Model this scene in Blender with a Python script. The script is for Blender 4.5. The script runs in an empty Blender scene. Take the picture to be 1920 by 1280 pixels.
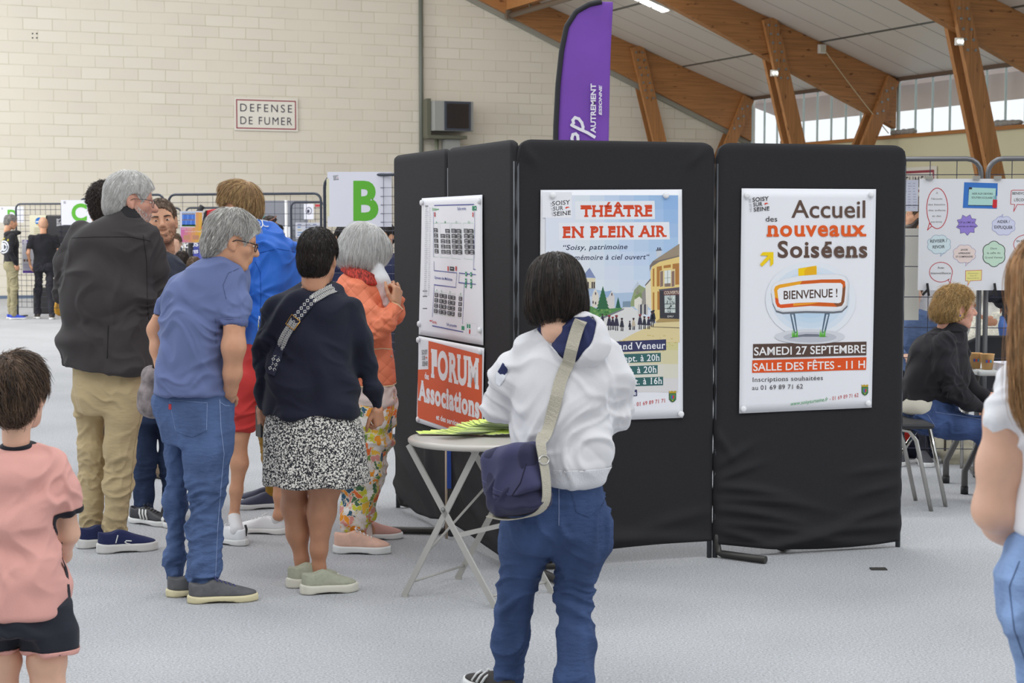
import bpy, bmesh, math, random
import numpy as np
from mathutils import Vector, Matrix
SC = bpy.context.scene
COL = SC.collection
# ------------------------------------------------------------------ camera
FPX = 3200.0                      # focal length in pixels of the 1920 x 1280 frame
CAMH = 1.6
PITCH = math.atan(215.0 / FPX)
cam_d = bpy.data.cameras.new('camera')
cam_d.sensor_width = 36.0
cam_d.lens = FPX / 1920.0 * 36.0
cam_d.clip_end = 200
cam = bpy.data.objects.new('camera', cam_d)
cam.location = (0, 0, CAMH)
cam.rotation_euler = (math.pi / 2 - PITCH, 0, 0)
COL.objects.link(cam)
SC.camera = cam
cam_d.dof.use_dof = True
cam_d.dof.focus_distance = 7.8
cam_d.dof.aperture_fstop = 9.0
# ------------------------------------------------------------------ light and exposure
SC.view_settings.view_transform = 'Standard'
SC.view_settings.look = 'None'
SC.view_settings.gamma = 1.0
SC.view_settings.use_curve_mapping = False
SC.view_settings.exposure = 0.70
W_ = bpy.data.worlds.new('world')
SC.world = W_
W_.use_nodes = True
bg = W_.node_tree.nodes['Background']
bg.inputs[0].default_value = (0.90, 0.95, 1.0, 1)
bg.inputs[1].default_value = 0.75
def lamp(name, loc, target, size, power, col=(1, 1, 1), size_y=None, spread=math.pi):
	d = bpy.data.lights.new(name, 'AREA')
	d.shape = 'RECTANGLE'
	d.size = size
	d.size_y = size_y or size
	d.energy = power
	d.color = col
	d.spread = spread
	o = bpy.data.objects.new(name, d)
	o.location = loc
	o.rotation_euler = (Vector(target) - Vector(loc)).to_track_quat('-Z', 'Y').to_euler()
	COL.objects.link(o)
	return o
# rows of ceiling luminaires of the hall (out of the frame, above the camera and the stands)
for i, (x, y) in enumerate([(-5, 1.0), (2.0, 2.0), (-6, 11), (1.5, 12.0), (8, 5), (-11, 24), (-3, 24), (4, 27)]):
	lamp('ceiling_luminaire_light', (x, y, 8.6), (x, y, 0), 2.6, 92 if y < 20 else 270, (1.0, 0.985, 0.96), 1.2)
lamp('wall_fill_light', (-3.5, 33.5, 8.4), (-5, 41, 4.2), 6.0, 70, (1.0, 0.985, 0.96), 0.8)  # added fill light, no such fixture seen; brightens the block wall
lamp('wall_fill_light', (2.5, 36.5, 7.4), (3, 44, 4.2), 5.0, 40, (1.0, 0.985, 0.96), 0.8)  # second added fill, lifts the right part of the block wall
# daylight from the glazed left side of the hall washing over the block wall
lamp('left_daylight', (-19.5, 27, 5.0), (-12, 38.5, 4.0), 5.0, 800, (1, 0.98, 0.94), 5.0)
# ------------------------------------------------------------------ helpers
def lin(c):
	if isinstance(c, str):
		c = tuple(int(c[i:i + 2], 16) for i in (0, 2, 4))
	r = []
	for v in c[:3]:
		v = v / 255.0
		r.append(v / 12.92 if v <= 0.04045 else ((v + 0.055) / 1.055) ** 2.4)
	return (r[0], r[1], r[2], 1.0)
def R(a):
	return math.radians(a)
_c, _s = math.cos(PITCH), math.sin(PITCH)
def ray(px, py):
	u, v = (px - 960.0) / FPX, -(py - 640.0) / FPX
	return np.array([u, _c + v * _s, -_s + v * _c])
def Wp(px, py, Y):
	d = ray(px, py)
	t = Y / d[1]
	return np.array([d[0] * t, Y, CAMH + d[2] * t])
def Gp(px, py, z=0.0):
	d = ray(px, py)
	t = (z - CAMH) / d[2]
	return np.array([d[0] * t, d[1] * t, z])
def tag(o, label=None, cat=None, group=None, kind=None):
	if label:
		o['label'] = label
	if cat:
		o['category'] = cat
	if group:
		o['group'] = group
	if kind:
		o['kind'] = kind
	return o
def link(o, parent=None):
	COL.objects.link(o)
	if parent is not None:
		o.parent = parent
	return o
def empty(name, loc=(0, 0, 0), rz=0.0):
	o = bpy.data.objects.new(name, None)
	o.location = loc
	o.rotation_euler = (0, 0, rz)
	o.empty_display_size = 0.1
	COL.objects.link(o)
	return o
# ------------------------------------------------------------------ materials
MATS = {}
def mat(name, col, rough=0.6, metal=0.0, spec=0.5, noise=0.0, nscale=8.0, nstretch=(1, 1, 1), bump=0.0, bscale=200.0,
		bstretch=(1, 1, 1), sheen=0.0, emit=None, trans=0.0, sss=0.0, bump2=None, coat=0.0):
	"""principled material; noise = mottling of the base colour, bump = fine relief"""
	if name in MATS:
		return MATS[name]
	m = bpy.data.materials.new(name)
	m.use_nodes = True
	nt = m.node_tree
	b = nt.nodes['Principled BSDF']
	c = lin(col) if not (isinstance(col, tuple) and len(col) == 4) else col
	b.inputs['Base Color'].default_value = c
	b.inputs['Roughness'].default_value = rough
	b.inputs['Metallic'].default_value = metal
	b.inputs['Specular IOR Level'].default_value = spec
	if sheen:
		b.inputs['Sheen Weight'].default_value = sheen
	if coat:
		b.inputs['Coat Weight'].default_value = coat
	if sss:
		b.inputs['Subsurface Weight'].default_value = sss
		b.inputs['Subsurface Radius'].default_value = (0.012, 0.005, 0.003)
		b.inputs['Subsurface Scale'].default_value = 1.0
	if emit:
		b.inputs['Emission Color'].default_value = lin(emit[0])
		b.inputs['Emission Strength'].default_value = emit[1]
	tc = nt.nodes.new('ShaderNodeTexCoord')
	def noise_tex(scale, stretch, detail=3):
		mp = nt.nodes.new('ShaderNodeMapping')
		mp.inputs['Scale'].default_value = stretch
		nt.links.new(tc.outputs['Object'], mp.inputs['Vector'])
		n = nt.nodes.new('ShaderNodeTexNoise')
		n.inputs['Scale'].default_value = scale
		n.inputs['Detail'].default_value = detail
		nt.links.new(mp.outputs[0], n.inputs['Vector'])
		return n
	if noise:
		n = noise_tex(nscale, nstretch)
		mx = nt.nodes.new('ShaderNodeMix')
		mx.data_type = 'RGBA'
		mx.inputs['A'].default_value = tuple(max(0, v * (1 - noise)) for v in c[:3]) + (1,)
		mx.inputs['B'].default_value = tuple(min(1, v * (1 + noise)) for v in c[:3]) + (1,)
		rp = nt.nodes.new('ShaderNodeMapRange')
		rp.inputs['From Min'].default_value = 0.3
		rp.inputs['From Max'].default_value = 0.7
		nt.links.new(n.outputs['Fac'], rp.inputs['Value'])
		nt.links.new(rp.outputs[0], mx.inputs['Factor'])
		nt.links.new(mx.outputs['Result'], b.inputs['Base Color'])
	prev = None
	for spec_ in ([(bump, bscale, bstretch)] if bump else []) + ([bump2] if bump2 else []):
		n = noise_tex(spec_[1], spec_[2], 2)
		bp = nt.nodes.new('ShaderNodeBump')
		bp.inputs['Strength'].default_value = spec_[0]
		bp.inputs['Distance'].default_value = 0.01
		nt.links.new(n.outputs['Fac'], bp.inputs['Height'])
		if prev:
			nt.links.new(prev.outputs[0], bp.inputs['Normal'])
		prev = bp
	if prev:
		nt.links.new(prev.outputs[0], b.inputs['Normal'])
	MATS[name] = m
	return m
def flat(col):
	"""printing ink / plain paper colour"""
	n = 'ink_' + (col if isinstance(col, str) else '%02x%02x%02x' % tuple(col))
	return mat(n, col, rough=0.55, spec=0.3)
# ------------------------------------------------------------------ mesh helpers
def mesh_np(name, V, F, mats=None, parent=None, smooth=True, midx=None, loc=None):
	"""V (n,3) array, F (m,4) or (m,3) int array"""
	me = bpy.data.meshes.new(name)
	V = np.asarray(V, np.float32)
	F = np.asarray(F, np.int32)
	k = F.shape[1]
	me.vertices.add(len(V))
	me.vertices.foreach_set('co', V.ravel())
	me.loops.add(F.size)
	me.loops.foreach_set('vertex_index', F.ravel())
	me.polygons.add(len(F))
	me.polygons.foreach_set('loop_start', np.arange(0, F.size, k, dtype=np.int32))
	me.polygons.foreach_set('use_smooth', np.full(len(F), smooth, dtype=bool))
	for m in (mats if isinstance(mats, (list, tuple)) else [mats]):
		if m:
			me.materials.append(m)
	if midx is not None:
		me.polygons.foreach_set('material_index', np.asarray(midx, np.int32))
	me.update(calc_edges=True)
	o = bpy.data.objects.new(name, me)
	link(o, parent)
	if loc is not None:
		o.location = loc
	return o
class MB:
	"""collects simple shapes into one mesh"""
	def __init__(self):
		self.bm = bmesh.new()
		self.mi = 0
	def _set(self, faces):
		for f in faces:
			f.material_index = self.mi
	def box(self, c, s, rz=0.0, M=None, bevel=0.0):
		mtx = M if M is not None else Matrix.Translation(Vector(c)) @ Matrix.Rotation(rz, 4, 'Z')
		r = bmesh.ops.create_cube(self.bm, size=1.0, matrix=mtx @ Matrix.Diagonal((s[0], s[1], s[2], 1)))
		fs = set(f for v in r['verts'] for f in v.link_faces)
		self._set(fs)
		if bevel:
			es = list(set(e for f in fs for e in f.edges))
			rr = bmesh.ops.bevel(self.bm, geom=es, offset=bevel, segments=2, affect='EDGES', profile=0.5)
			self._set(rr['faces'])
		return self
	def tube(self, pts, r, seg=10, caps=True, flat_=None):
		"""tube through points; r number or list; flat_=(width,thick) makes a flat bar section"""
		pts = [Vector(p) for p in pts]
		n = len(pts)
		rings = []
		up = None
		for i, p in enumerate(pts):
			d = (pts[min(i + 1, n - 1)] - pts[max(i - 1, 0)]).normalized()
			if up is None:
				a = Vector((0, 0, 1)) if abs(d.z) < 0.95 else Vector((0, 1, 0))
				up = d.cross(a).normalized()
			up = (up - d * up.dot(d)).normalized()
			w = d.cross(up)
			rr = r[i] if isinstance(r, (list, tuple)) else r
			ring = []
			for k in range(seg):
				a = 2 * math.pi * k / seg
				ring.append(self.bm.verts.new(p + (up * math.cos(a) + w * math.sin(a)) * rr))
			rings.append(ring)
		fs = []
		for i in range(n - 1):
			for k in range(seg):
				fs.append(self.bm.faces.new((rings[i][k], rings[i][(k + 1) % seg], rings[i + 1][(k + 1) % seg], rings[i + 1][k])))
		for f in fs:
			f.smooth = True
		if caps:
			fs.append(self.bm.faces.new(rings[0][::-1]))
			fs.append(self.bm.faces.new(rings[-1]))
		self._set(fs)
		return self
	def bar(self, a, b, w, t, wdir):
		"""flat bar from a to b, width w along wdir, thickness t"""
		a, b, wd = Vector(a), Vector(b), Vector(wdir)
		d = (b - a).normalized()
		wd = (wd - d * wd.dot(d)).normalized()
		td = d.cross(wd)
		vs = []
		for p in (a, b):
			for sw, st in ((-1, -1), (1, -1), (1, 1), (-1, 1)):
				vs.append(self.bm.verts.new(p + wd * sw * w / 2 + td * st * t / 2))
		q = [(0, 1, 2, 3), (7, 6, 5, 4), (0, 4, 5, 1), (1, 5, 6, 2), (2, 6, 7, 3), (3, 7, 4, 0)]
		self._set([self.bm.faces.new([vs[i] for i in f]) for f in q])
		return self
	def lathe(self, prof, c=(0, 0, 0), seg=24, cap=True):
		rings = []
		for r, z in prof:
			rings.append([self.bm.verts.new((c[0] + r * math.cos(2 * math.pi * k / seg), c[1] + r * math.sin(2 * math.pi * k / seg), c[2] + z)) for k in range(seg)])
		fs = []
		for i in range(len(prof) - 1):
			for k in range(seg):
				f = self.bm.faces.new((rings[i][k], rings[i][(k + 1) % seg], rings[i + 1][(k + 1) % seg], rings[i + 1][k]))
				f.smooth = True
				fs.append(f)
		if cap:
			fs.append(self.bm.faces.new(rings[0][::-1]))
			fs.append(self.bm.faces.new(rings[-1]))
		self._set(fs)
		return self
	def ball(self, c, r, seg=12, scale=(1, 1, 1)):
		rr = bmesh.ops.create_uvsphere(self.bm, u_segments=seg, v_segments=max(6, seg // 2), radius=r,
									   matrix=Matrix.Translation(Vector(c)) @ Matrix.Diagonal((*scale, 1)))
		fs = set(f for v in rr['verts'] for f in v.link_faces)
		for f in fs:
			f.smooth = True
		self._set(fs)
		return self
	def poly(self, pts):
		f = self.bm.faces.new([self.bm.verts.new(Vector(p)) for p in pts])
		self._set([f])
		return self
	def prism(self, pts, d):
		"""polygon pts extruded by vector d"""
		d = Vector(d)
		a = [self.bm.verts.new(Vector(p)) for p in pts]
		b = [self.bm.verts.new(Vector(p) + d) for p in pts]
		n = len(a)
		fs = [self.bm.faces.new(a[::-1]), self.bm.faces.new(b)]
		for i in range(n):
			fs.append(self.bm.faces.new((a[i], a[(i + 1) % n], b[(i + 1) % n], b[i])))
		self._set(fs)
		return self
	def build(self, name, mats, parent=None, loc=None, bevel=0.0):
		bmesh.ops.recalc_face_normals(self.bm, faces=self.bm.faces[:])
		me = bpy.data.meshes.new(name)
		self.bm.to_mesh(me)
		self.bm.free()
		for m in (mats if isinstance(mats, (list, tuple)) else [mats]):
			me.materials.append(m)
		o = bpy.data.objects.new(name, me)
		link(o, parent)
		if loc is not None:
			o.location = loc
		if bevel:
			md = o.modifiers.new('bevel', 'BEVEL')
			md.width = bevel
			md.segments = 2
			md.limit_method = 'ANGLE'
		return o
# ------------------------------------------------------------------ lettering
_txt_cache = {}
def text_geo(s, bold=0.0, slab=0.0, shear=0.0, space=1.0):
	"""outline polygons of a text line: verts (n,2), faces; unit = cap height, origin at left end of the base line"""
	key = (s, bold, slab, shear, space)
	if key in _txt_cache:
		return _txt_cache[key]
	cu = bpy.data.curves.new('t', 'FONT')
	cu.body = s
	cu.size = 1.0
	cu.offset = bold
	cu.shear = shear
	cu.space_character = space * (1 + 0.13 * slab)
	cu.resolution_u = 4
	ob = bpy.data.objects.new('t', cu)
	COL.objects.link(ob)
	dg = bpy.context.evaluated_depsgraph_get()
	me = bpy.data.meshes.new_from_object(ob.evaluated_get(dg))
	V = [v.co[:2] for v in me.vertices]
	F = [tuple(p.vertices) for p in me.polygons]
	CAP = 0.729
	nslab = None
	if slab:
		cnt = {}
		for p in me.polygons:
			for e in p.edge_keys:
				cnt[e] = cnt.get(e, 0) + 1
		th = 0.115 * slab
		for (a, b), n in cnt.items():
			if n != 1:
				continue
			x0, y0 = V[a]
			x1, y1 = V[b]
			if abs(y0 - y1) > 2e-3 or abs(x0 - x1) < 0.07:
				continue
			xa, xb = min(x0, x1), max(x0, x1)
			base = abs(y0) < 0.03 + bold
			top = abs(y0 - CAP) < 0.035 + bold or abs(y0 - 0.547) < 0.03 + bold
			if not (base or top):
				continue
			ex = 0.052 * slab
			xr = xb + (ex if xb - xa < 0.26 else 0)
			ya, yb = (y0, y0 + th) if base else (y0 - th, y0)
			n0 = len(V)
			if nslab is None:
				nslab = n0
			V += [(xa - ex, ya), (xr, ya), (xr, yb), (xa - ex, yb)]
			F.append((n0, n0 + 1, n0 + 2, n0 + 3))
	V = np.array(V) if V else np.zeros((1, 2))
	x0 = V[:, 0].min()
	V = (V - np.array([x0, 0])) / CAP
	bpy.data.objects.remove(ob)
	bpy.data.curves.remove(cu)
	bpy.data.meshes.remove(me)
	if nslab is None:
		nslab = len(V)
	_txt_cache[key] = (V, F, nslab)
	return V, F, nslab
class Plane:
	"""vertical plane through ground point p0 with horizontal direction d (unit, to the right seen from the front)"""
	def __init__(self, p0, d, n=None):
		self.p0 = np.array(p0, float)
		self.d = np.array(d, float) / np.linalg.norm(d)
		self.n = np.array([self.d[1], -self.d[0], 0.0])      # front side, towards the camera
	def uz(self, px, py):
		r = ray(px, py)
		o = np.array([0, 0, CAMH])
		t = ((self.p0 - o) @ self.n) / (r @ self.n)
		p = o + r * t
		return np.array([(p - self.p0) @ self.d, p[2]])
	def matrix(self):
		d, n = self.d, self.n
		# local x = d, local y = up, local z = front normal
		return Matrix(((d[0], 0, n[0], self.p0[0]), (d[1], 0, n[1], self.p0[1]), (0, 1, n[2], self.p0[2]), (0, 0, 0, 1)))
class Print:
	"""flat printed shapes on a Plane, in local coordinates x right, y up, z out of the sheet"""
	def __init__(self, plane, base=0.0):
		self.pl = plane
		self.V, self.F, self.MI, self.mats = [], [], [], []
		self.base = base
	def m(self, col):
		mt = flat(col) if not isinstance(col, bpy.types.Material) else col
		if mt not in self.mats:
			self.mats.append(mt)
		return self.mats.index(mt)
	def P(self, p):
		return self.pl.uz(*p) if self.pl else np.array(p, float)
	def poly(self, pts, col, layer=1):
		z = self.base + layer * 0.00018
		n0 = len(self.V)
		for p in pts:
			q = self.P(p)
			self.V.append((q[0], q[1], z))
		self.F.append(tuple(range(n0, len(self.V))))
		self.MI.append(self.m(col))
	def rect(self, x0, y0, x1, y1, col, layer=1):
		self.poly([(x0, y0), (x1, y0), (x1, y1), (x0, y1)], col, layer)
	def ell(self, cx, cy, rx, ry, col, layer=1, n=28):
		self.poly([(cx + rx * math.cos(2 * math.pi * k / n), cy + ry * math.sin(2 * math.pi * k / n)) for k in range(n)], col, layer)
	def line(self, pts, w, col, layer=1, closed=False):
		pts = [np.array(p, float) for p in pts]
		if closed:
			pts = pts + [pts[0]]
		for i_, (a, b) in enumerate(zip(pts[:-1], pts[1:])):
			d = b - a
			L = np.linalg.norm(d)
			if L < 1e-9:
				continue
			d = d / L
			nn = np.array([-d[1], d[0]]) * w / 2
			e = d * w * 0.35
			self.poly([a - nn - e, b - nn + e, b + nn + e, a + nn - e], col, layer + 0.4 * (i_ % 2))
	def text(self, s, pl, pr, cap, col, layer=2, bold=0.0, slab=0.0, shear=0.0, space=1.0):
		"""text from base-line left end pl to right end pr, capitals cap high (same unit as the points)"""
		V, F, ns = text_geo(s, bold, slab, shear, space)
		a, b = self.P(pl), self.P(pr)
		up = self.P((pl[0], pl[1] - cap)) - a if self.pl else np.array([0, cap], float)
		w = V[:, 0].max()
		ex = (b - a) / w
		z = self.base + layer * 0.00018
		n0 = len(self.V)
		for k, v in enumerate(V):
			q = a + ex * v[0] + up * v[1]
			self.V.append((q[0], q[1], z + (0.00008 if k >= ns else 0)))
		mi = self.m(col)
		for f in F:
			self.F.append(tuple(n0 + i for i in f))
			self.MI.append(mi)
	def textv(self, s, a, ex, ey, cap, col, layer=2, bold=0.0, length=None, shear=0.0):
		"""text in plane coordinates with free direction ex, up ey (unit vectors)"""
		V, F, ns = text_geo(s, bold, 0, shear)
		a, ex, ey = np.array(a, float), np.array(ex, float), np.array(ey, float)
		k = cap if length is None else length / V[:, 0].max()
		z = self.base + layer * 0.00018
		n0 = len(self.V)
		for v in V:
			q = a + ex * v[0] * k + ey * v[1] * cap
			self.V.append((q[0], q[1], z))
		mi = self.m(col)
		for f in F:
			self.F.append(tuple(n0 + i for i in f))
			self.MI.append(mi)
	def build(self, name, parent):
		me = bpy.data.meshes.new(name)
		me.from_pydata(self.V, [], self.F)
		for m in self.mats:
			me.materials.append(m)
		me.polygons.foreach_set('material_index', self.MI)
		# all faces look out of the sheet
		bm = bmesh.new()
		bm.from_mesh(me)
		for f in bm.faces:
			if f.normal.z < 0:
				f.normal_flip()
		bm.to_mesh(me)
		bm.free()
		o = bpy.data.objects.new(name, me)
		link(o, parent)
		return o
# ================================================================== the hall
ALPHA = math.atan2(0.391, 0.920)
RM = Matrix.Translation((-11.4, 38.0, 0)) @ Matrix.Rotation(ALPHA, 4, 'Z')
def in_room(o):
	o.matrix_world = RM
	return o
def roomuv(px, py, w=None, s=None):
	"""intersection of a pixel ray with the plane at distance w from the gable wall (or at s along it): (s, w, z)"""
	inv = RM.inverted()
	o = inv @ Vector((0, 0, CAMH))
	d = (inv.to_3x3() @ Vector(ray(px, py)))
	t = (-w - o.y) / d.y if w is not None else (s - o.x) / d.x
	p = o + d * t
	return np.array([p.x, -p.y, p.z])
# --- floor: grey fair carpet
def floor_mat():
	m = mat('carpet', (184, 185, 188), rough=0.95, spec=0.15, noise=0.07, nscale=0.9, bump=0.8, bscale=150)
	nt = m.node_tree
	b = nt.nodes['Principled BSDF']
	src = b.inputs['Base Color'].links[0].from_socket
	tc = [n for n in nt.nodes if n.type == 'TEX_COORD'][0]
	n1 = nt.nodes.new('ShaderNodeTexNoise')
	n1.inputs['Scale'].default_value = 105
	n1.inputs['Detail'].default_value = 4
	n1.inputs['Roughness'].default_value = 0.8
	nt.links.new(tc.outputs['Object'], n1.inputs['Vector'])
	r = nt.nodes.new('ShaderNodeMapRange')
	r.inputs['From Min'].default_value = 0.3
	r.inputs['From Max'].default_value = 0.7
	r.inputs['To Min'].default_value = 0.52
	r.inputs['To Max'].default_value = 1.38
	nt.links.new(n1.outputs['Fac'], r.inputs['Value'])
	mx = nt.nodes.new('ShaderNodeMix')
	mx.data_type = 'RGBA'
	mx.blend_type = 'MULTIPLY'
	mx.inputs['Factor'].default_value = 1
	nt.links.new(src, mx.inputs['A'])
	nt.links.new(r.outputs[0], mx.inputs['B'])
	nt.links.new(mx.outputs['Result'], b.inputs['Base Color'])
	return m
mb = MB()
mb.poly([(-30, -8, 0), (30, -8, 0), (30, 62, 0), (-30, 62, 0)])
tag(mb.build('floor', floor_mat()), kind='structure')
# --- gable wall of painted concrete blocks
def block_mat():
	m = bpy.data.materials.new('painted_blocks')
	m.use_nodes = True
	nt = m.node_tree
	b = nt.nodes['Principled BSDF']
	b.inputs['Roughness'].default_value = 0.8
	tc = nt.nodes.new('ShaderNodeTexCoord')
	sp = nt.nodes.new('ShaderNodeSeparateXYZ')
	nt.links.new(tc.outputs['Object'], sp.inputs[0])
	cb = nt.nodes.new('ShaderNodeCombineXYZ')
	nt.links.new(sp.outputs['X'], cb.inputs[0])
	nt.links.new(sp.outputs['Z'], cb.inputs[1])
	# a slight waviness of the joints
	nz = nt.nodes.new('ShaderNodeTexNoise')
	nz.inputs['Scale'].default_value = 1.3
	nt.links.new(cb.outputs[0], nz.inputs['Vector'])
	ad = nt.nodes.new('ShaderNodeVectorMath')
	ad.operation = 'MULTIPLY_ADD'
	ad.inputs[1].default_value = (0.06, 0.03, 0)
	nt.links.new(nz.outputs['Color'], ad.inputs[0])
	nt.links.new(cb.outputs[0], ad.inputs[2])
	br = nt.nodes.new('ShaderNodeTexBrick')
	br.inputs['Scale'].default_value = 1.0
	br.inputs['Mortar Size'].default_value = 0.011
	br.inputs['Mortar Smooth'].default_value = 0.6
	br.inputs['Brick Width'].default_value = 0.63
	br.inputs['Row Height'].default_value = 0.26
	br.inputs['Bias'].default_value = 0.0
	br.inputs['Color1'].default_value = lin((222, 216, 203))
	br.inputs['Color2'].default_value = lin((215, 208, 195))
	br.inputs['Mortar'].default_value = lin((192, 185, 163))
	nt.links.new(ad.outputs[0], br.inputs['Vector'])
	# joints only show here and there: paint fills many of them
	n2 = nt.nodes.new('ShaderNodeTexNoise')
	n2.inputs['Scale'].default_value = 0.9
	n2.inputs['Detail'].default_value = 5
	nt.links.new(cb.outputs[0], n2.inputs['Vector'])
	r2 = nt.nodes.new('ShaderNodeMapRange')
	r2.inputs['From Min'].default_value = 0.35
	r2.inputs['From Max'].default_value = 0.62
	r2.inputs['To Min'].default_value = 0.25
	nt.links.new(n2.outputs['Fac'], r2.inputs['Value'])
	mx = nt.nodes.new('ShaderNodeMix')
	mx.data_type = 'RGBA'
	mx.inputs['A'].default_value = lin((220, 213, 198))
	nt.links.new(r2.outputs[0], mx.inputs['Factor'])
	nt.links.new(br.outputs['Color'], mx.inputs['B'])
	nt.links.new(mx.outputs['Result'], b.inputs['Base Color'])
	bp = nt.nodes.new('ShaderNodeBump')
	bp.inputs['Strength'].default_value = 0.35
	bp.inputs['Distance'].default_value = 0.01
	bp.invert = True
	nt.links.new(br.outputs['Fac'], bp.inputs['Height'])
	nt.links.new(bp.outputs[0], b.inputs['Normal'])
	return m
S_EAVE = 19.17
def ztop(s):
	return 5.0 + 0.353 * (S_EAVE - s)
def zbot(s):                      # under-side of the tapered roof beams
	pts = [(-14, 15.6), (2, 10.9), (11.24, 7.23), (15.23, 5.52), (18.62, 4.10), (19.17, 3.85)]
	return float(np.interp(s, [p[0] for p in pts], [p[1] for p in pts]))
mb = MB()
mb.prism([(-16, 0.0, 0), (19.4, 0.0, 0), (19.4, 0.0, ztop(19.4)), (-2, 0.0, ztop(-2)), (-16, 0.0, ztop(-2))], (0, 0.3, 0))
tag(in_room(mb.build('wall_back', block_mat())), kind='structure')
mb = MB()
mb.box((1.7, -0.01, 0.035), (35.4, 0.02, 0.07))
tag(in_room(mb.build('baseboard_back', mat('blue_grey_skirting', (96, 112, 135), 0.6))), kind='structure')
# --- end wall of the hall behind the viewer, right wall carried on towards it
mb = MB()
mb.box((2, -9.2, 4.5), (50, 0.3, 9))
tag(mb.build('wall_front', mat('warm_grey_render', (168, 164, 156), 0.85)), kind='structure')
# --- side wall (cream), window band above it
cream = mat('cream_paint', (212, 207, 175), 0.75, noise=0.02, nscale=1.5)
W0, W1 = -0.3, 30.0
mb = MB()
mb.prism([(S_EAVE, -W0, 0), (S_EAVE, -W1, 0), (S_EAVE, -W1, 3.62), (S_EAVE, -W0, 3.62)], (0.25, 0, 0))
tag(in_room(mb.build('wall_right', cream)), kind='structure')
wood_trim = mat('varnished_ledge', (165, 110, 58), 0.45, noise=0.15, nscale=3, nstretch=(8, 0.6, 8))
mb = MB()
mb.box((S_EAVE + 0.08, -(W0 + W1) / 2, 3.66), (0.34, W1 - W0, 0.08))
tag(in_room(mb.build('trim_1', wood_trim)), kind='structure')
dark_trim = mat('dark_brown_rail', (92, 74, 60), 0.5)
mb = MB()
mb.box((S_EAVE + 0.02, -(W0 + W1) / 2, 4.97), (0.1, W1 - W0, 0.1))
tag(in_room(mb.build('trim_2', dark_trim)), kind='structure')
def glass_mat():
	"""fluted translucent glazing: part clear, part scattering"""
	m = bpy.data.materials.new('fluted_glass')
	m.use_nodes = True
	nt = m.node_tree
	out = nt.nodes['Material Output']
	nt.nodes.remove(nt.nodes['Principled BSDF'])
	tr = nt.nodes.new('ShaderNodeBsdfTransparent')
	tr.inputs[0].default_value = (0.99, 1.0, 1.0, 1)
	tl = nt.nodes.new('ShaderNodeBsdfTranslucent')
	tl.inputs[0].default_value = (0.93, 0.95, 0.96, 1)
	gl = nt.nodes.new('ShaderNodeBsdfGlossy')
	gl.inputs['Roughness'].default_value = 0.15
	m1 = nt.nodes.new('ShaderNodeMixShader')
	m1.inputs[0].default_value = 0.12
	m2 = nt.nodes.new('ShaderNodeMixShader')
	m2.inputs[0].default_value = 0.05
	nt.links.new(tr.outputs[0], m1.inputs[1])
	nt.links.new(tl.outputs[0], m1.inputs[2])
	nt.links.new(m1.outputs[0], m2.inputs[1])
	nt.links.new(gl.outputs[0], m2.inputs[2])
	nt.links.new(m2.outputs[0], out.inputs['Surface'])
	return m
GLASS = glass_mat()
rib_mat = mat('glass_rib', (196, 214, 210), 0.3)
for k, (wa, wb) in enumerate([(0.12, 6.4), (6.6, 12.9), (13.1, 19.4)]):
	mb = MB()
	# corrugated sheet
	n = int((wb - wa) / 0.06)
	prof = [(S_EAVE + 0.06 + 0.018 * math.sin(i * 0.6), -(wa + (wb - wa) * i / n)) for i in range(n + 1)]
	for (a, b) in zip(prof[:-1], prof[1:]):
		mb.poly([(a[0], a[1], 3.70), (b[0], b[1], 3.70), (b[0], b[1], 4.95), (a[0], a[1], 4.95)])
	w = tag(in_room(mb.build('window_%d' % (k + 1), GLASS)), kind='structure')
	mb = MB()
	for i in range(int((wb - wa) / 0.62) + 1):
		mb.box((S_EAVE + 0.05, -(wa + 0.03 + i * 0.62), 4.325), (0.05, 0.022, 1.25))
	mb.box((S_EAVE + 0.05, -wa, 4.325), (0.06, 0.06, 1.25))
	mb.box((S_EAVE + 0.05, -wb, 4.325), (0.06, 0.06, 1.25))
	f = mb.build('window_frame', rib_mat, w)
# eaves soffit outside, seen through the glazing
mb = MB()
mb.prism([(S_EAVE + 0.3, 0.5, 4.85), (S_EAVE + 0.3, -32, 4.85), (S_EAVE + 1.7, -32, 4.42), (S_EAVE + 1.7, 0.5, 4.42)], (0, 0, 0.1))
tag(in_room(mb.build('trim_3', mat('eaves_boards', (205, 186, 178), 0.8))), kind='structure')
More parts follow.
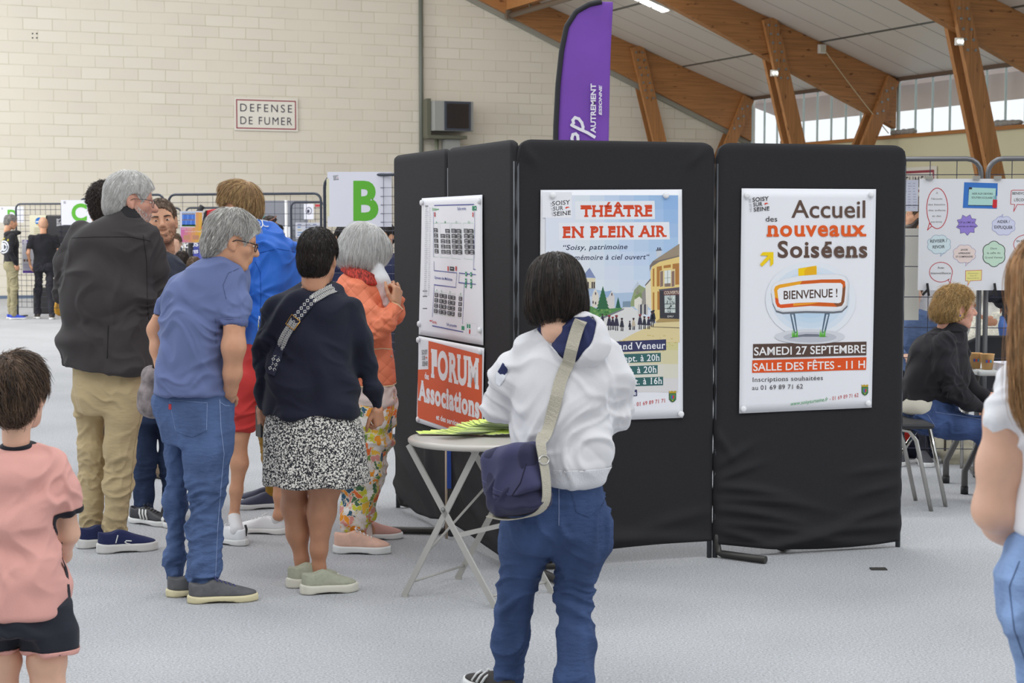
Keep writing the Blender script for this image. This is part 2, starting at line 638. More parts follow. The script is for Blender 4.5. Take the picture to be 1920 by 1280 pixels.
# --- ceiling of grey panels between the beams
def ceil_mat():
	m = bpy.data.materials.new('ceiling_panels')
	m.use_nodes = True
	nt = m.node_tree
	b = nt.nodes['Principled BSDF']
	b.inputs['Roughness'].default_value = 0.45
	tc = nt.nodes.new('ShaderNodeTexCoord')
	sp = nt.nodes.new('ShaderNodeSeparateXYZ')
	nt.links.new(tc.outputs['Object'], sp.inputs[0])
	def seam(sock, period, offs, width):
		a = nt.nodes.new('ShaderNodeMath')
		a.operation = 'ADD'
		a.inputs[1].default_value = offs
		nt.links.new(sock, a.inputs[0])
		d = nt.nodes.new('ShaderNodeMath')
		d.operation = 'PINGPONG'
		d.inputs[1].default_value = period / 2
		nt.links.new(a.outputs[0], d.inputs[0])
		c = nt.nodes.new('ShaderNodeMath')
		c.operation = 'LESS_THAN'
		c.inputs[1].default_value = width / 2
		nt.links.new(d.outputs[0], c.inputs[0])
		return c.outputs[0]
	s1 = seam(sp.outputs['Y'], 0.92, 0.1, 0.022)
	s2 = seam(sp.outputs['X'], 3.0, 0.9, 0.075)
	mx_ = nt.nodes.new('ShaderNodeMath')
	mx_.operation = 'MAXIMUM'
	nt.links.new(s1, mx_.inputs[0])
	nt.links.new(s2, mx_.inputs[1])
	mix = nt.nodes.new('ShaderNodeMix')
	mix.data_type = 'RGBA'
	mix.inputs['A'].default_value = lin((214, 209, 202))
	mix.inputs['B'].default_value = lin((88, 92, 90))
	nt.links.new(mx_.outputs[0], mix.inputs['Factor'])
	nt.links.new(mix.outputs['Result'], b.inputs['Base Color'])
	return m
mb = MB()
sa, sb = 1.5, S_EAVE + 0.06
mb.prism([(sa, 0.1, ztop(sa)), (sb, 0.1, ztop(sb)), (sb, -31, ztop(sb)), (sa, -31, ztop(sa))], (0, 0, 0.12))
tag(in_room(mb.build('ceiling', ceil_mat())), kind='structure')
# --- glued laminated beams with their raking V posts
def wood_mat(name, ax):
	st = (0.5, 14, 14) if ax == 'x' else (14, 14, 0.5)
	m = mat(name, (168, 116, 68), 0.5, noise=0.22, nscale=2.0, nstretch=st, bump=0.1, bscale=3, bstretch=st)
	nt = m.node_tree
	b = nt.nodes['Principled BSDF']
	src = b.inputs['Base Color'].links[0].from_socket
	tc = [n for n in nt.nodes if n.type == 'TEX_COORD'][0]
	n = nt.nodes.new('ShaderNodeTexNoise')
	n.inputs['Scale'].default_value = 3.2
	mp = nt.nodes.new('ShaderNodeMapping')
	mp.inputs['Scale'].default_value = (1, 4, 3.2) if ax == 'x' else (4, 4, 1)
	nt.links.new(tc.outputs['Object'], mp.inputs[0])
	nt.links.new(mp.outputs[0], n.inputs['Vector'])
	r = nt.nodes.new('ShaderNodeMapRange')
	r.inputs['From Min'].default_value = 0.66
	r.inputs['From Max'].default_value = 0.74
	nt.links.new(n.outputs['Fac'], r.inputs['Value'])
	mx = nt.nodes.new('ShaderNodeMix')
	mx.data_type = 'RGBA'
	nt.links.new(r.outputs[0], mx.inputs['Factor'])
	nt.links.new(src, mx.inputs['A'])
	mx.inputs['B'].default_value = lin((98, 58, 28))
	nt.links.new(mx.outputs['Result'], b.inputs['Base Color'])
	return m
WOODX, WOODZ = wood_mat('glulam_beam', 'x'), wood_mat('glulam_post', 'z')
steel_bolt = mat('bolt_steel', (150, 150, 148), 0.35, 0.8)
for bi, w in enumerate([0.12, 6.5, 13.0]):
	mb = MB()
	ss = [1.6, 4, 7, 9, 11.24, 13, 15.23, 17, 18.62, S_EAVE - 0.01]
	pts = [(s, -w + 0.1, ztop(s) - 0.005) for s in ss] + [(s, -w + 0.1, zbot(s)) for s in ss[::-1]]
	mb.prism(pts, (0, -0.2, 0))
	beam = in_room(mb.build('roof_beam', WOODX))
	tag(beam, ['varnished wooden roof beam lying along the top of the block wall', 'varnished wooden roof beam ending between the two bright windows',
			   'varnished wooden roof beam in the upper right corner, nearest the viewer'][bi], 'beam', 'laminated roof beams', 'structure')
	mb = MB()
	# long post and short strut on both cheeks, bolts
	zt = ztop(15.75) - 0.02
	for dy in (0.16, -0.16):
		mb.bar((15.72, -w + dy, zt), (17.45, -w + dy, -0.02), 0.36, 0.1, (1, 0, 0))
	post = in_room(mb.build('roof_post', WOODZ))
	tag(post, ['leaning wooden post carrying the roof beam on the block wall', 'leaning wooden post crossing the first bright window',
			   'leaning wooden post in front of the cream wall at far right'][bi], 'post', 'leaning roof posts', 'structure')
	mb = MB()
	z0 = min(zt - 0.1, 6.2)
	for q in range(7):
		for e in (-0.09, 0.09):
			z = zt - 0.16 - q * 0.19
			s = 15.72 + (zt - z) / zt * 1.73 + e
			mb.tube([(s, -w - 0.2, z), (s, -w - 0.235, z)], 0.028, 8)
	mb.build('bolt', steel_bolt, post)
	mb = MB()
	for dy in (0.16, -0.16):
		mb.bar((19.02, -w + dy, ztop(19.02) - 0.08), (16.9, -w + dy, 0.3), 0.32, 0.1, (1, 0, 0))
	strut = in_room(mb.build('roof_strut', WOODZ))
	tag(strut, ['short raking wooden strut at the wall end of the roof beam', 'short raking wooden strut beside the second bright window',
				'short raking wooden strut at the eaves end beyond the frame'][bi], 'strut', 'raking eaves struts', 'structure')
	mb = MB()
	for q in range(3):
		for e in (-0.08, 0.08):
			z = 4.72 - q * 0.26
			s = 18.88 - q * 0.12 + e
			mb.tube([(s, -w - 0.2, z + e * 0.4), (s, -w - 0.235, z + e * 0.4)], 0.03, 8)
	mb.build('bolt', steel_bolt, strut)
for o in COL.objects:
	if o.name.startswith('bolt'):
		o.matrix_world = RM
# flashing under the wall beam
mb = MB()
for a, b in [(2, 11.24), (11.24, 15.23), (15.23, 18.62), (18.62, S_EAVE)]:
	mb.bar((a, -0.06, zbot(a) - 0.05), (b, -0.06, zbot(b) - 0.05), 0.13, 0.1, (0, 0, 1))
tag(in_room(mb.build('trim_4', mat('grey_flashing', (150, 150, 140), 0.6))), kind='structure')
# purlin with its steel rail, meeting the wall beam
sp_ = 12.2
mb = MB()
mb.box((sp_, -8, zbot(sp_) + 0.36), (0.16, 16, 0.5))
tag(in_room(mb.build('roof_purlin', WOODX)), 'wooden purlin running out of the top of the frame', 'beam', kind='structure')
mb = MB()
mb.tube([(sp_ + 0.02, -0.05, zbot(sp_) - 0.02), (sp_ + 0.02, -16, zbot(sp_) - 0.02)], 0.07, 8)
mb.box((sp_ - 0.02, -0.24, zbot(sp_) + 0.2), (0.12, 0.12, 0.62))
for k in range(8):
	mb.box((sp_ + 0.02, -1.5 - k * 1.7, zbot(sp_) + 0.1), (0.05, 0.05, 0.3))
tag(in_room(mb.build('steel_rail', mat('brown_steel', (120, 104, 88), 0.5, 0.3))), 'brown steel rail hung under the wooden purlin', 'rail', kind='structure')
# --- small fixtures -------------------------------------------------
white_plastic = mat('white_plastic', (226, 224, 216), 0.4)
lit = mat('lit_diffuser', (255, 255, 250), 0.5, emit=((255, 255, 250), 12))
# light fitting with three lit fields under the ceiling
p = roomuv(1216, 11, w=4.2)
t = empty('ceiling_light')
t.matrix_world = RM @ Matrix.Translation((p[0], -p[1], ztop(p[0]) - 0.06)) @ Matrix.Rotation(math.atan(0.353), 4, 'Y')
tag(t, 'lit rectangular lamp with three bright fields under the grey ceiling', 'ceiling lamp')
mb = MB(); mb.box((0, 0, 0), (1.05, 0.34, 0.07)); mb.build('housing', white_plastic, t, bevel=0.01)
for k in range(3):
	mb = MB(); mb.box(((k - 1) * 0.34, 0, -0.045), (0.28, 0.28, 0.03)); mb.build('diffuser', lit, t)
# emergency spots on the two posts
for (px, py, w, lab) in [(1452, 137, 6.72, 'white emergency lamp on the leaning post before the first window'),
						 (1799, 78, 13.22, 'white emergency lamp on the leaning post at far right')]:
	p = roomuv(px, py, w=w)
	t = empty('emergency_lamp')
	t.matrix_world = RM @ Matrix.Translation((p[0], -p[1] + 0.005, p[2]))
	tag(t, lab, 'emergency lamp', 'emergency lamps on the posts')
	mb = MB(); mb.box((0, 0, 0), (0.17, 0.07, 0.14)); mb.build('housing', white_plastic, t, bevel=0.008)
	for e in (-0.04, 0.04):
		mb = MB(); mb.tube([(e, -0.03, 0), (e, -0.046, 0)], 0.022, 12); mb.build('spot', lit, t)
# white box on the beam with its cable
p = roomuv(1541, 92, w=6.64)
t = empty('junction_box')
t.matrix_world = RM @ Matrix.Translation((p[0], -p[1] + 0.01, p[2]))
tag(t, 'white junction box high on the middle roof beam', 'junction box')
mb = MB(); mb.box((0, 0, 0), (0.18, 0.1, 0.2)); mb.build('housing', white_plastic, t, bevel=0.01)
mb = MB(); mb.box((0, -0.055, 0), (0.12, 0.02, 0.14)); mb.build('cover', mat('aged_plastic', (205, 200, 184), 0.5), t)
q = roomuv(1664, 250, w=6.64)
mb = MB()
A, B = Vector((p[0] + 0.06, -6.69, p[2] - 0.05)), Vector((q[0], -6.68, q[2]))
mb.tube([A.lerp(B, i / 8) - Vector((0, 0, 0.03 * math.sin(i / 8 * math.pi))) for i in range(9)], 0.011, 6)
tag(in_room(mb.build('cable', mat('beige_cable', (200, 185, 150), 0.5))), 'pale cable running down the roof beam from the junction box', 'cable')
# lumps of rolled cloth left on the window ledge
for (px, w, L, lab) in [(1483, 3.4, 0.9, 'grey rolled sheet on the window ledge behind the black screens'), (1692, 7.1, 0.8, 'grey rolled sheet on the window ledge beside the short strut'),
						(1878, 11.9, 1.1, 'crumpled grey sheet on the window ledge at far right')]:
	p = roomuv(px, 250, s=S_EAVE)
	mb = MB()
	rnd = random.Random(px)
	for k in range(7):
		mb.ball((S_EAVE + 0.03 + rnd.uniform(-0.02, 0.02), -p[1] + (k - 3) * L / 7, 3.755), 0.11, 10, (0.9, L / 0.9, 0.5 + rnd.random() * 0.35))
	tag(in_room(mb.build('rolled_sheet', mat('grey_sheet', (150, 146, 140), 0.8))), lab, 'sheet', 'sheets left on the ledge')
# fan heater box with pipe on the gable wall
p = roomuv(846, 219, w=0.3)
t = empty('fan_heater')
t.matrix_world = RM @ Matrix.Translation((p[0], -0.32, p[2]))
tag(t, 'grey box-shaped fan heater with dark grille high on the block wall', 'heater')
gsteel = mat('grey_enamel', (150, 152, 150), 0.5)
dk = mat('dark_steel', (70, 70, 70), 0.5, 0.4)
k = 1 / 3200 * 41.5
mb = MB(); mb.box((-0.05, 0, 0), (1.02, 0.6, 0.72)); mb.build('casing', gsteel, t, bevel=0.015)
mb = MB(); mb.box((0.04, -0.31, 0), (0.68, 0.03, 0.7)); mb.build('grille_frame', mat('slate_frame', (62, 68, 80), 0.5), t)
mb = MB()
for i in range(16):
	mb.box((0.04, -0.33, -0.27 + i * 0.036), (0.56, 0.012, 0.012))
mb.box((0.04, -0.322, 0), (0.58, 0.006, 0.6))
mb.build('grille', mat('dark_grille', (58, 48, 42), 0.6), t)
mb = MB(); mb.bar((-0.66, 0.1, -0.5), (0.35, 0.1, -0.5), 0.5, 0.08, (0, 1, 0)); mb.bar((-0.62, 0.1, -0.5), (-0.62, 0.1, 0.42), 0.4, 0.1, (0, 1, 0)); mb.build('bracket', mat('olive_steel', (98, 98, 84), 0.6), t)
mb = MB(); mb.box((0.02, 0.1, -0.85), (0.36, 0.3, 0.6)); mb.build('duct', gsteel, t)
mb = MB(); mb.tube([(-0.31, 0.2, -0.5), (-0.31, 0.2, -1.2)], 0.05, 8); mb.build('pipe', mat('green_pipe', (120, 124, 104), 0.5), t)
p = roomuv(789, 100, w=0.06)
mb = MB(); mb.tube([(p[0], -0.07, 2.0), (p[0], -0.07, ztop(p[0]) - 0.2)], 0.055, 10)
tag(in_room(mb.build('wall_pipe', mat('grey_pipe', (104, 108, 100), 0.5))), 'grey vertical pipe on the block wall above the heater', 'pipe')
# no-smoking sign on the gable wall
def sign_on_wall(px0, py0, px1, py1, lines, label, w=0.04, side=False):
	if not side:
		pl = Plane(RM @ Vector((0, -w, 0)), RM.to_3x3() @ Vector((1, 0, 0)))
	else:
		pl = Plane(RM @ Vector((S_EAVE - 0.04, 0, 0)), RM.to_3x3() @ Vector((0, -1, 0)))
	a, b = pl.uz(px0, py1), pl.uz(px1, py0)
	mb = MB()
	mb.box(((a[0] + b[0]) / 2, (a[1] + b[1]) / 2, -0.012), (b[0] - a[0], b[1] - a[1], 0.02))
	o = mb.build('no_smoking_sign', mat('sign_white', (226, 222, 212), 0.5))
	o.matrix_world = pl.matrix()
	tag(o, label, 'sign')
	pr = Print(None)
	wd, ht = b[0] - a[0], b[1] - a[1]
	i = 0.035 * wd
	pr.line([(a[0] + i, a[1] + i), (b[0] - i, a[1] + i), (b[0] - i, b[1] - i), (a[0] + i, b[1] - i)], 0.018 * wd, (150, 62, 76), 1, True)
	n = len(lines)
	for q, (s_, sp) in enumerate(lines):
		pr.text(s_, (a[0] + wd * 0.09, b[1] - ht * (0.42 + 0.39 * q) if n == 2 else a[1] + ht * 0.3), (b[0] - wd * 0.09, b[1] - ht * (0.42 + 0.39 * q) if n == 2 else a[1] + ht * 0.3),
				ht * (0.25 if n == 2 else 0.4), (44, 40, 62), 2, 0.0, 0, 0, sp)
	pr.build('lettering', o)
	return o
sign_on_wall(440, 186, 558, 244, [('DEFENSE', 1.35), ('DE FUMER', 1.25)], 'white no-smoking sign with red border on the block wall')
sign_on_wall(1604, 311, 1756, 370, [('DEFENSE DE FUMER', 1.15)], 'white no-smoking sign with red border on the cream wall, half hidden', side=True)
# floor socket lid
p = Gp(1647, 1067)
mb = MB(); mb.box((p[0], p[1], 0.002), (0.075, 0.05, 0.006))
tag(mb.build('floor_socket', mat('dark_lid', (60, 58, 54), 0.6)), 'small dark floor lid in the carpet in front of the right screen', 'floor socket')
# four anchor holes left in the block wall
for px, py, w_ in [(61, 63, 'upper left'), (69, 63, 'upper right'), (61, 71, 'lower left'), (69, 71, 'lower right')]:
	p = roomuv(px, py, w=0.0)
	mb = MB()
	mb.tube([(p[0], 0.004, p[2]), (p[0], -0.004, p[2])], 0.018, 8)
	tag(in_room(mb.build('wall_anchor', mat('hole_dark', (40, 38, 36), 0.9))), w_ + ' of the four dark anchor points high on the block wall', 'wall anchor', 'anchor points in the block wall')
# ================================================================== black display screens with posters
BLACK = mat('black_jersey', (38, 37, 40), 0.8, spec=0.3, bump=0.25, bscale=320)
TUBE = mat('grey_tube', (88, 90, 94), 0.4, 0.6)
L0, C0, C1, R0_, R1_ = (np.array(p + (0.0,)) for p in [(-0.655, 9.68), (0.020, 7.86), (0.968, 8.195), (0.973, 8.19), (1.945, 8.47)])
Lm = (L0 + C0) / 2
def fold(u, z, parts):
	d = 0.0
	for (u0, z0, ang, wid, amp, lu, lz) in parts:
		# one crease: ridge along direction ang through (u0, z0)
		du, dz = u - u0, z - z0
		a = du * math.cos(ang) + dz * math.sin(ang)
		b = -du * math.sin(ang) + dz * math.cos(ang) + 0.25 * a * a
		d += 1.7 * amp * math.exp(-(b / wid) ** 2) * math.exp(-(a / lu) ** 2)
	return d
def screen(p0, p1, name, label, creases, bot, feet, extra_top=0.0):
	p0, p1 = np.array(p0), np.array(p1)
	W = np.linalg.norm(p1 - p0)
	pl = Plane(p0, p1 - p0)
	root = empty(name)
	root.matrix_world = pl.matrix()
	tag(root, label, 'display screen', 'black cloth screens')
	# cover: two sheets joined round the rim, rounded top corners
	NU, NZ = 70, 130
	H = 2.0 + extra_top
	rc = 0.075
	V, F = [], []
	idx = {}
	for side in (0, 1):
		for i in range(NU + 1):
			u = W * i / NU
			e = min(u, W - u)
			zt = H - (rc - math.sqrt(max(0, rc * rc - (rc - e) ** 2)) if e < rc else 0)
			zb = bot(u / W)
			for j in range(NZ + 1):
				z = zb + (zt - zb) * j / NZ
				rim = min(1.0, min(e, H - z, 0.03) / 0.03)
				th = 0.006 + 0.014 * math.sin(rim * math.pi / 2)
				d = fold(u, z, creases) if side == 0 else 0.6 * fold(W - u, z, creases)
				d *= min(1, e / 0.02 + 0.35)
				y = th + d
				uu = u
				if e < 0.003 and z < 1.9:      # slightly puckered edge
					uu += 0.004 * math.sin(z * 37) * math.exp(-z * 1.5) * (1 if u < W / 2 else -1)
				V.append((uu, z, y if side == 0 else -y))
				idx[side, i, j] = len(V) - 1
	for i in range(NU):
		for j in range(NZ):
			F.append((idx[0, i, j], idx[0, i + 1, j], idx[0, i + 1, j + 1], idx[0, i, j + 1]))
			F.append((idx[1, i, j], idx[1, i, j + 1], idx[1, i + 1, j + 1], idx[1, i + 1, j]))
	for i in range(NU):
		for j in (0, NZ):
			q = (idx[0, i, j], idx[1, i, j], idx[1, i + 1, j], idx[0, i + 1, j])
			F.append(q if j == 0 else q[::-1])
	for j in range(NZ):
		for i in (0, NU):
			q = (idx[0, i, j], idx[0, i, j + 1], idx[1, i, j + 1], idx[1, i, j])
			F.append(q if i == 0 else q[::-1])
	mesh_np('cover', V, F, BLACK, root)
	for u in (0.012, W - 0.012):
		mb = MB()
		mb.tube([(u, 0.0, 0), (u, 1.0, 0), (u, 1.9, 0)], 0.0125, 10)
		mb.build('post', TUBE, root)
	for (u, dx, dz, name_) in feet:
		mb = MB()
		mb.tube([(u, 0.14, 0), (u, 0.07, 0), (u + dx * 0.04, 0.028, dz * 0.04), (u + dx * 0.12, 0.0205, dz * 0.12), (u + dx, 0.0205, dz)], 0.018, 12)
		mb.build('foot', mat('worn_black_tube', (66, 64, 62), 0.45, 0.5), root)
	return pl, root
cr_r = [(0.02, 0.58, -0.9, 0.02, 0.012, 0.10, 0), (0.10, 0.50, 0.5, 0.02, 0.010, 0.10, 0), (0.12, 0.42, 0.3, 0.018, 0.010, 0.12, 0),
		(0.18, 0.33, -0.16, 0.02, 0.014, 0.20, 0), (0.28, 0.27, -0.12, 0.018, 0.012, 0.24, 0), (0.22, 0.21, -0.2, 0.02, 0.014, 0.24, 0),
		(0.3, 0.14, -0.16, 0.018, 0.010, 0.3, 0), (0.62, 0.10, 0.12, 0.025, 0.016, 0.4, 0), (0.8, 0.17, 0.25, 0.022, 0.012, 0.2, 0),
		(0.86, 0.30, 0.2, 0.02, 0.010, 0.12, 0), (0.84, 0.40, 0.1, 0.02, 0.008, 0.12, 0), (0.5, 0.06, 0.0, 0.02, 0.010, 0.4, 0), (0.15, 0.10, -0.3, 0.015, 0.01, 0.15, 0)]
cr_c = [(0.5, 0.12, 0.04, 0.03, 0.014, 0.5, 0), (0.8, 0.2, 0.2, 0.03, 0.008, 0.2, 0), (0.25, 0.25, -0.3, 0.03, 0.008, 0.3, 0), (0.1, 0.06, -0.1, 0.02, 0.01, 0.3, 0),
		(0.05, 1.93, -0.8, 0.02, 0.008, 0.06, 0), (0.9, 1.93, 0.8, 0.02, 0.008, 0.06, 0)]
cr_l = [(0.7, 0.32, -1.0, 0.04, 0.016, 0.16, 0), (0.5, 0.2, -0.5, 0.04, 0.014, 0.3, 0), (0.25, 0.3, -0.35, 0.04, 0.016, 0.25, 0), (0.85, 0.2, -0.7, 0.03, 0.012, 0.2, 0), (0.2, 0.12, -0.2, 0.03, 0.014, 0.3, 0)]
cr_l2 = [(0.3, 0.3, -0.6, 0.05, 0.014, 0.2, 0), (0.6, 0.18, -0.3, 0.04, 0.014, 0.3, 0), (0.85, 0.1, -0.2, 0.03, 0.012, 0.2, 0)]
PL_A, SC_A = screen(L0, Lm, 'display_screen', 'black cloth screen at the far left end, behind the stall map', cr_l,
					lambda t: 0.09 - 0.05 * math.sin(t * 3.1), [(0.94, -0.18, 0.36, 'f'), (0.05, -0.1, -0.35, 'f')])
PL_B, SC_B = screen(Lm, C0, 'display_screen', 'black cloth screen carrying the stall map, left of the theatre poster', cr_l2,
					lambda t: 0.06 + 0.02 * math.cos(t * 3.1), [(0.93, 0.1, -0.3, 'f')])
PL_C, SC_C = screen(C0, C1, 'display_screen', 'black cloth screen carrying the theatre poster behind the woman in white', cr_c,
					lambda t: 0.035 + 0.05 * t + 0.02 * math.sin(t * 3.1), [(0.06, 0.02, 0.42, 'f')])
PL_D, SC_D = screen(R0_, R1_, 'display_screen', 'rightmost black cloth screen carrying the welcome poster', cr_r,
					lambda t: 0.07 - 0.035 * math.sin(t * 3.1) - 0.035 * t, [(0.02, 0.16, 0.22, 'f'), (0.35, 0.3, -0.35, 'f')])
PIN = mat('white_magnet', (236, 236, 238), 0.35)
SHEET = mat('poster_paper', (236, 236, 241), 0.38, spec=0.4)
def poster(pl, corners, name, label, cat='poster', pins=True, off=0.03, group='posters on the black screens', curl=0.0):
	"""sheet pinned on a screen; corners TL, TR, BR, BL in photo pixels give its real outline on the screen plane"""
	q = Plane(pl.p0 + pl.n * off, pl.d)
	c = [q.uz(*p) for p in corners]
	n = 24
	V, F = [], []
	for j in range(n + 1):
		for i in range(n + 1):
			a = c[0] * (1 - i / n) + c[1] * (i / n)
			b = c[3] * (1 - i / n) + c[2] * (i / n)
			p = a * (1 - j / n) + b * (j / n)
			V.append((p[0], p[1], -0.002 * math.sin(i / n * 9 + 1) * math.sin(j / n * 5) - 0.0021))
	for j in range(n):
		for i in range(n):
			k = j * (n + 1) + i
			F.append((k, k + n + 1, k + n + 2, k + 1))
	o = mesh_np(name, V, F, SHEET)
	md = o.modifiers.new('paper', 'SOLIDIFY')
	md.thickness = 0.0008
	o.matrix_world = q.matrix()
	tag(o, label, cat, group)
	return q, o
def pins(o, q, pts, r=0.0155):
	for p in pts:
		a = q.uz(*p)
		mb = MB()
		seg = 14
		mb.lathe([(r * 0.8, 0.0), (r, 0.004), (r, 0.009), (r * 0.75, 0.0135), (r * 0.3, 0.015)], seg=seg)
		p_ = mb.build('magnet', PIN, o)
		p_.location = (a[0], a[1], -0.001)
def pxmap(x0, y0, k):
	return lambda *pts: [(x0 + p[0] / k, y0 + p[1] / k) for p in pts]
def town_logo(pr, f, scale=1.0, dark=(52, 48, 50)):
	"""f maps the logo's own unit square (x right, y down) to the print's points"""
	u = lambda x, y: f(x, y)
	pr.text('SOISY', u(0.16, 0.36), u(0.97, 0.27), 0.27 * scale, dark, 2, 0.012, 0.5)
	pr.text('SUR', u(0.20, 0.66), u(0.66, 0.61), 0.25 * scale, dark, 2, 0.012, 0.5)
	pr.text('SEINE', u(0.22, 0.98), u(1.0, 0.90), 0.26 * scale, dark, 2, 0.012, 0.5)
	pr.poly([u(0.74, 0.50), u(0.80, 0.43), u(0.88, 0.42), u(0.97, 0.48), u(0.86, 0.49), u(0.80, 0.55)], (220, 66, 40), 2)
def crest(pr, cx, cy, w, h):
	s = lambda pts: [(cx + x * w, cy + y * h) for x, y in pts]
	pr.poly(s([(-.46, -.3), (.46, -.3), (.46, .25), (.25, .42), (0, .5), (-.25, .42), (-.46, .25)]), (58, 98, 62), 2)
	pr.poly(s([(-.5, -.5), (-.3, -.42), (-.1, -.5), (.1, -.42), (.3, -.5), (.5, -.45), (.42, -.28), (-.42, -.28)]), (190, 160, 50), 3)
	pr.poly(s([(-.36, -.22), (.36, -.22), (.36, .2), (0, .4), (-.36, .2)]), (86, 140, 84), 3)
	pr.poly(s([(-.2, -.1), (0, -.1), (0, .22), (-.2, .18)]), (70, 100, 180), 4)
	pr.poly(s([(0, -.1), (.2, -.1), (.2, .14), (0, .22)]), (206, 60, 48), 4)
	pr.poly(s([(-.1, .3), (.1, .3), (0, .4)]), (220, 196, 70), 4)
# ---------------------------------------------------------------- welcome poster (right screen)
q, PO = poster(PL_D, [(1391, 353), (1643, 354.5), (1635, 764), (1386, 775)], 'poster', 'white welcome poster with a round-cornered sign drawing on the rightmost screen')
pins(PO, q, [(1399.5, 366), (1633, 364.5), (1627.5, 756), (1393, 767)])
pr = Print(q)
M1, M2, M3 = pxmap(1380, 340, 6.857), pxmap(1380, 480, 6.857), pxmap(1380, 630, 6.857)
brown, orange = (96, 74, 64), (226, 92, 30)
pr.text('Accueil', *M1((712, 465), (1662, 465)), 34.5, brown, 2, 0.008)
pr.text('des', *M1((382, 515), (530, 515)), 10.4, (58, 54, 54), 2)
pr.text('nouveaux', *M1((395, 703), (1675, 698)), 30.5, orange, 2, 0.028, 1.0)
pr.text('Soiséens', *M1((537, 975), (1688, 972)), 31.5, brown, 2, 0.028, 1.0)
pr.poly(M1((310, 950), (345, 910), (480, 908), (480, 1060), (440, 1095), (440, 990), (335, 1095), (308, 1065), (410, 955)), (244, 208, 20), 2)
lg = lambda x, y: (1405 + x * 37.5, 367.5 + y * 29.5)
town_logo(pr, lg, 29.5)
a, b = pr.P((1405.5, 397)), pr.P((1403.5, 372))
d_ = (b - a) / np.linalg.norm(b - a)
pr.textv('VILLE DE', a + np.array([0.012, 0]), d_, np.array([-d_[1], d_[0]]), 0.011, (150, 148, 152), 2, 0, np.linalg.norm(b - a))
for i in range(7):
	k = 1 - i * 0.13
	g = tuple(int(c0 + (c1 - c0) * (i / 6) ** 0.8) for c0, c1 in zip((232, 235, 241), (176, 208, 234)))
	cx, cy = M2((960, 560))[0]
	pr.ell(cx, cy, 85 * k, 72 * k, g, 0.5 + 0.15 * i)
cx, cy = M2((950, 1035))[0]
pr.ell(cx, cy, 66, 14, (214, 216, 222), 1.6)
pr.ell(cx, cy + 1, 50, 10, (190, 193, 202), 1.75)
pr.poly(M2((683, 1055), (760, 1020), (900, 1000), (1050, 1003), (1190, 1040), (1050, 1036), (850, 1036)), (120, 124, 136), 1.9)
for leg in [((692, 735), (757, 735), (792, 985), (745, 995)), ((1140, 732), (1207, 732), (1150, 985), (1098, 985))]:
	pr.poly(M2(*leg), (86, 106, 126), 2)
	x = (leg[0][0] + leg[1][0]) / 2
	x2 = (leg[2][0] + leg[3][0]) / 2
	pr.poly(M2((x - 12, 750), (x + 12, 750), (x2 + 8, 970), (x2 - 8, 970)), (206, 218, 230), 2.2)
pr.poly(M2((800, 160), (1030, 122), (1037, 140), (1037, 245), (803, 262)), (248, 206, 12), 2)
pr.poly(M2((880, 260), (880, 180), (920, 140), (1030, 128), (1035, 240)), (236, 178, 24), 2.2)
OUT = [(500, 345), (620, 292), (800, 255), (1100, 232), (1330, 230), (1420, 262), (1458, 330), (1450, 480), (1432, 630), (1360, 700), (1250, 712), (900, 705), (600, 720), (515, 695), (472, 600), (448, 460), (460, 390)]
pr.poly(M2(*[(x, y + 26) for x, y in OUT]), (112, 116, 124), 2.3)
pr.poly(M2(*OUT), (216, 218, 223), 2.5)
pr.poly(M2(*[(955 + (x - 955) * 0.97 - 8, 475 + (y - 475) * 0.95 - 6) for x, y in OUT]), (233, 234, 238), 2.7)
BO = [(488, 430), (505, 388), (560, 365), (830, 320), (1100, 300), (1350, 297), (1400, 325), (1408, 400), (1400, 500), (1390, 590), (1360, 640), (1300, 652), (950, 640), (580, 668), (530, 650), (508, 600)]
pr.poly(M2(*BO), (212, 96, 30), 3)
pr.poly(M2((488, 430), (505, 388), (560, 365), (850, 318), (820, 365), (560, 412), (535, 435), (545, 560), (500, 530)), (240, 168, 38), 3.2)
pr.poly(M2((508, 600), (500, 530), (545, 550), (552, 600), (575, 622), (735, 607), (730, 652), (580, 668), (530, 650)), (226, 88, 34), 3.2)
pr.poly(M2((1365, 420), (1408, 380), (1390, 590), (1360, 640), (1300, 652), (1250, 600), (1345, 590)), (134, 84, 56), 3.2)
pr.poly(M2((735, 607), (1080, 592), (960, 618), (735, 640)), (240, 158, 46), 3.3)
pr.poly(M2((530, 440), (558, 412), (800, 366), (1100, 344), (1345, 345), (1370, 370), (1365, 480), (1350, 590), (1320, 605), (1050, 592), (800, 600), (570, 622), (550, 600)), (240, 240, 243), 3.6)
pr.text('BIENVENUE !', *M2((612, 555), (1303, 523)), 16.4, (84, 62, 54), 4, 0.016)
rnd = random.Random(3)
for x0 in (760, 1112):
	for k in range(8):
		x = x0 - 34 + k * 9
		pr.poly(M2((x - 9, 1040), (x + 9, 1040), (x + rnd.uniform(-14, 14), 960 - rnd.random() * 25)), (104, 190, 76) if k % 2 else (124, 206, 92), 3)
pr.poly(M3((220, 102), (1678, 70), (1675, 245), (218, 282)), (88, 68, 60), 1.5)
pr.text('SAMEDI 27 SEPTEMBRE', *M3((232, 247), (1665, 213)), 15.9, (240, 238, 238), 2, 0.012)
pr.poly(M3((210, 310), (1678, 270), (1670, 432), (206, 472)), (224, 84, 30), 1.5)
pr.text('SALLE DES FÊTES - 11 H', *M3((222, 447), (1657, 410)), 15.2, (240, 238, 238), 2, 0.012)
pr.text('Inscriptions souhaitées', *M3((212, 587), (1117, 562)), 8.8, (58, 54, 58), 2, 0.0, 0.6)
pr.text('au 01 69 89 71 62', *M3((207, 692), (860, 672)), 8.8, (58, 54, 58), 2, 0.0, 0.6)
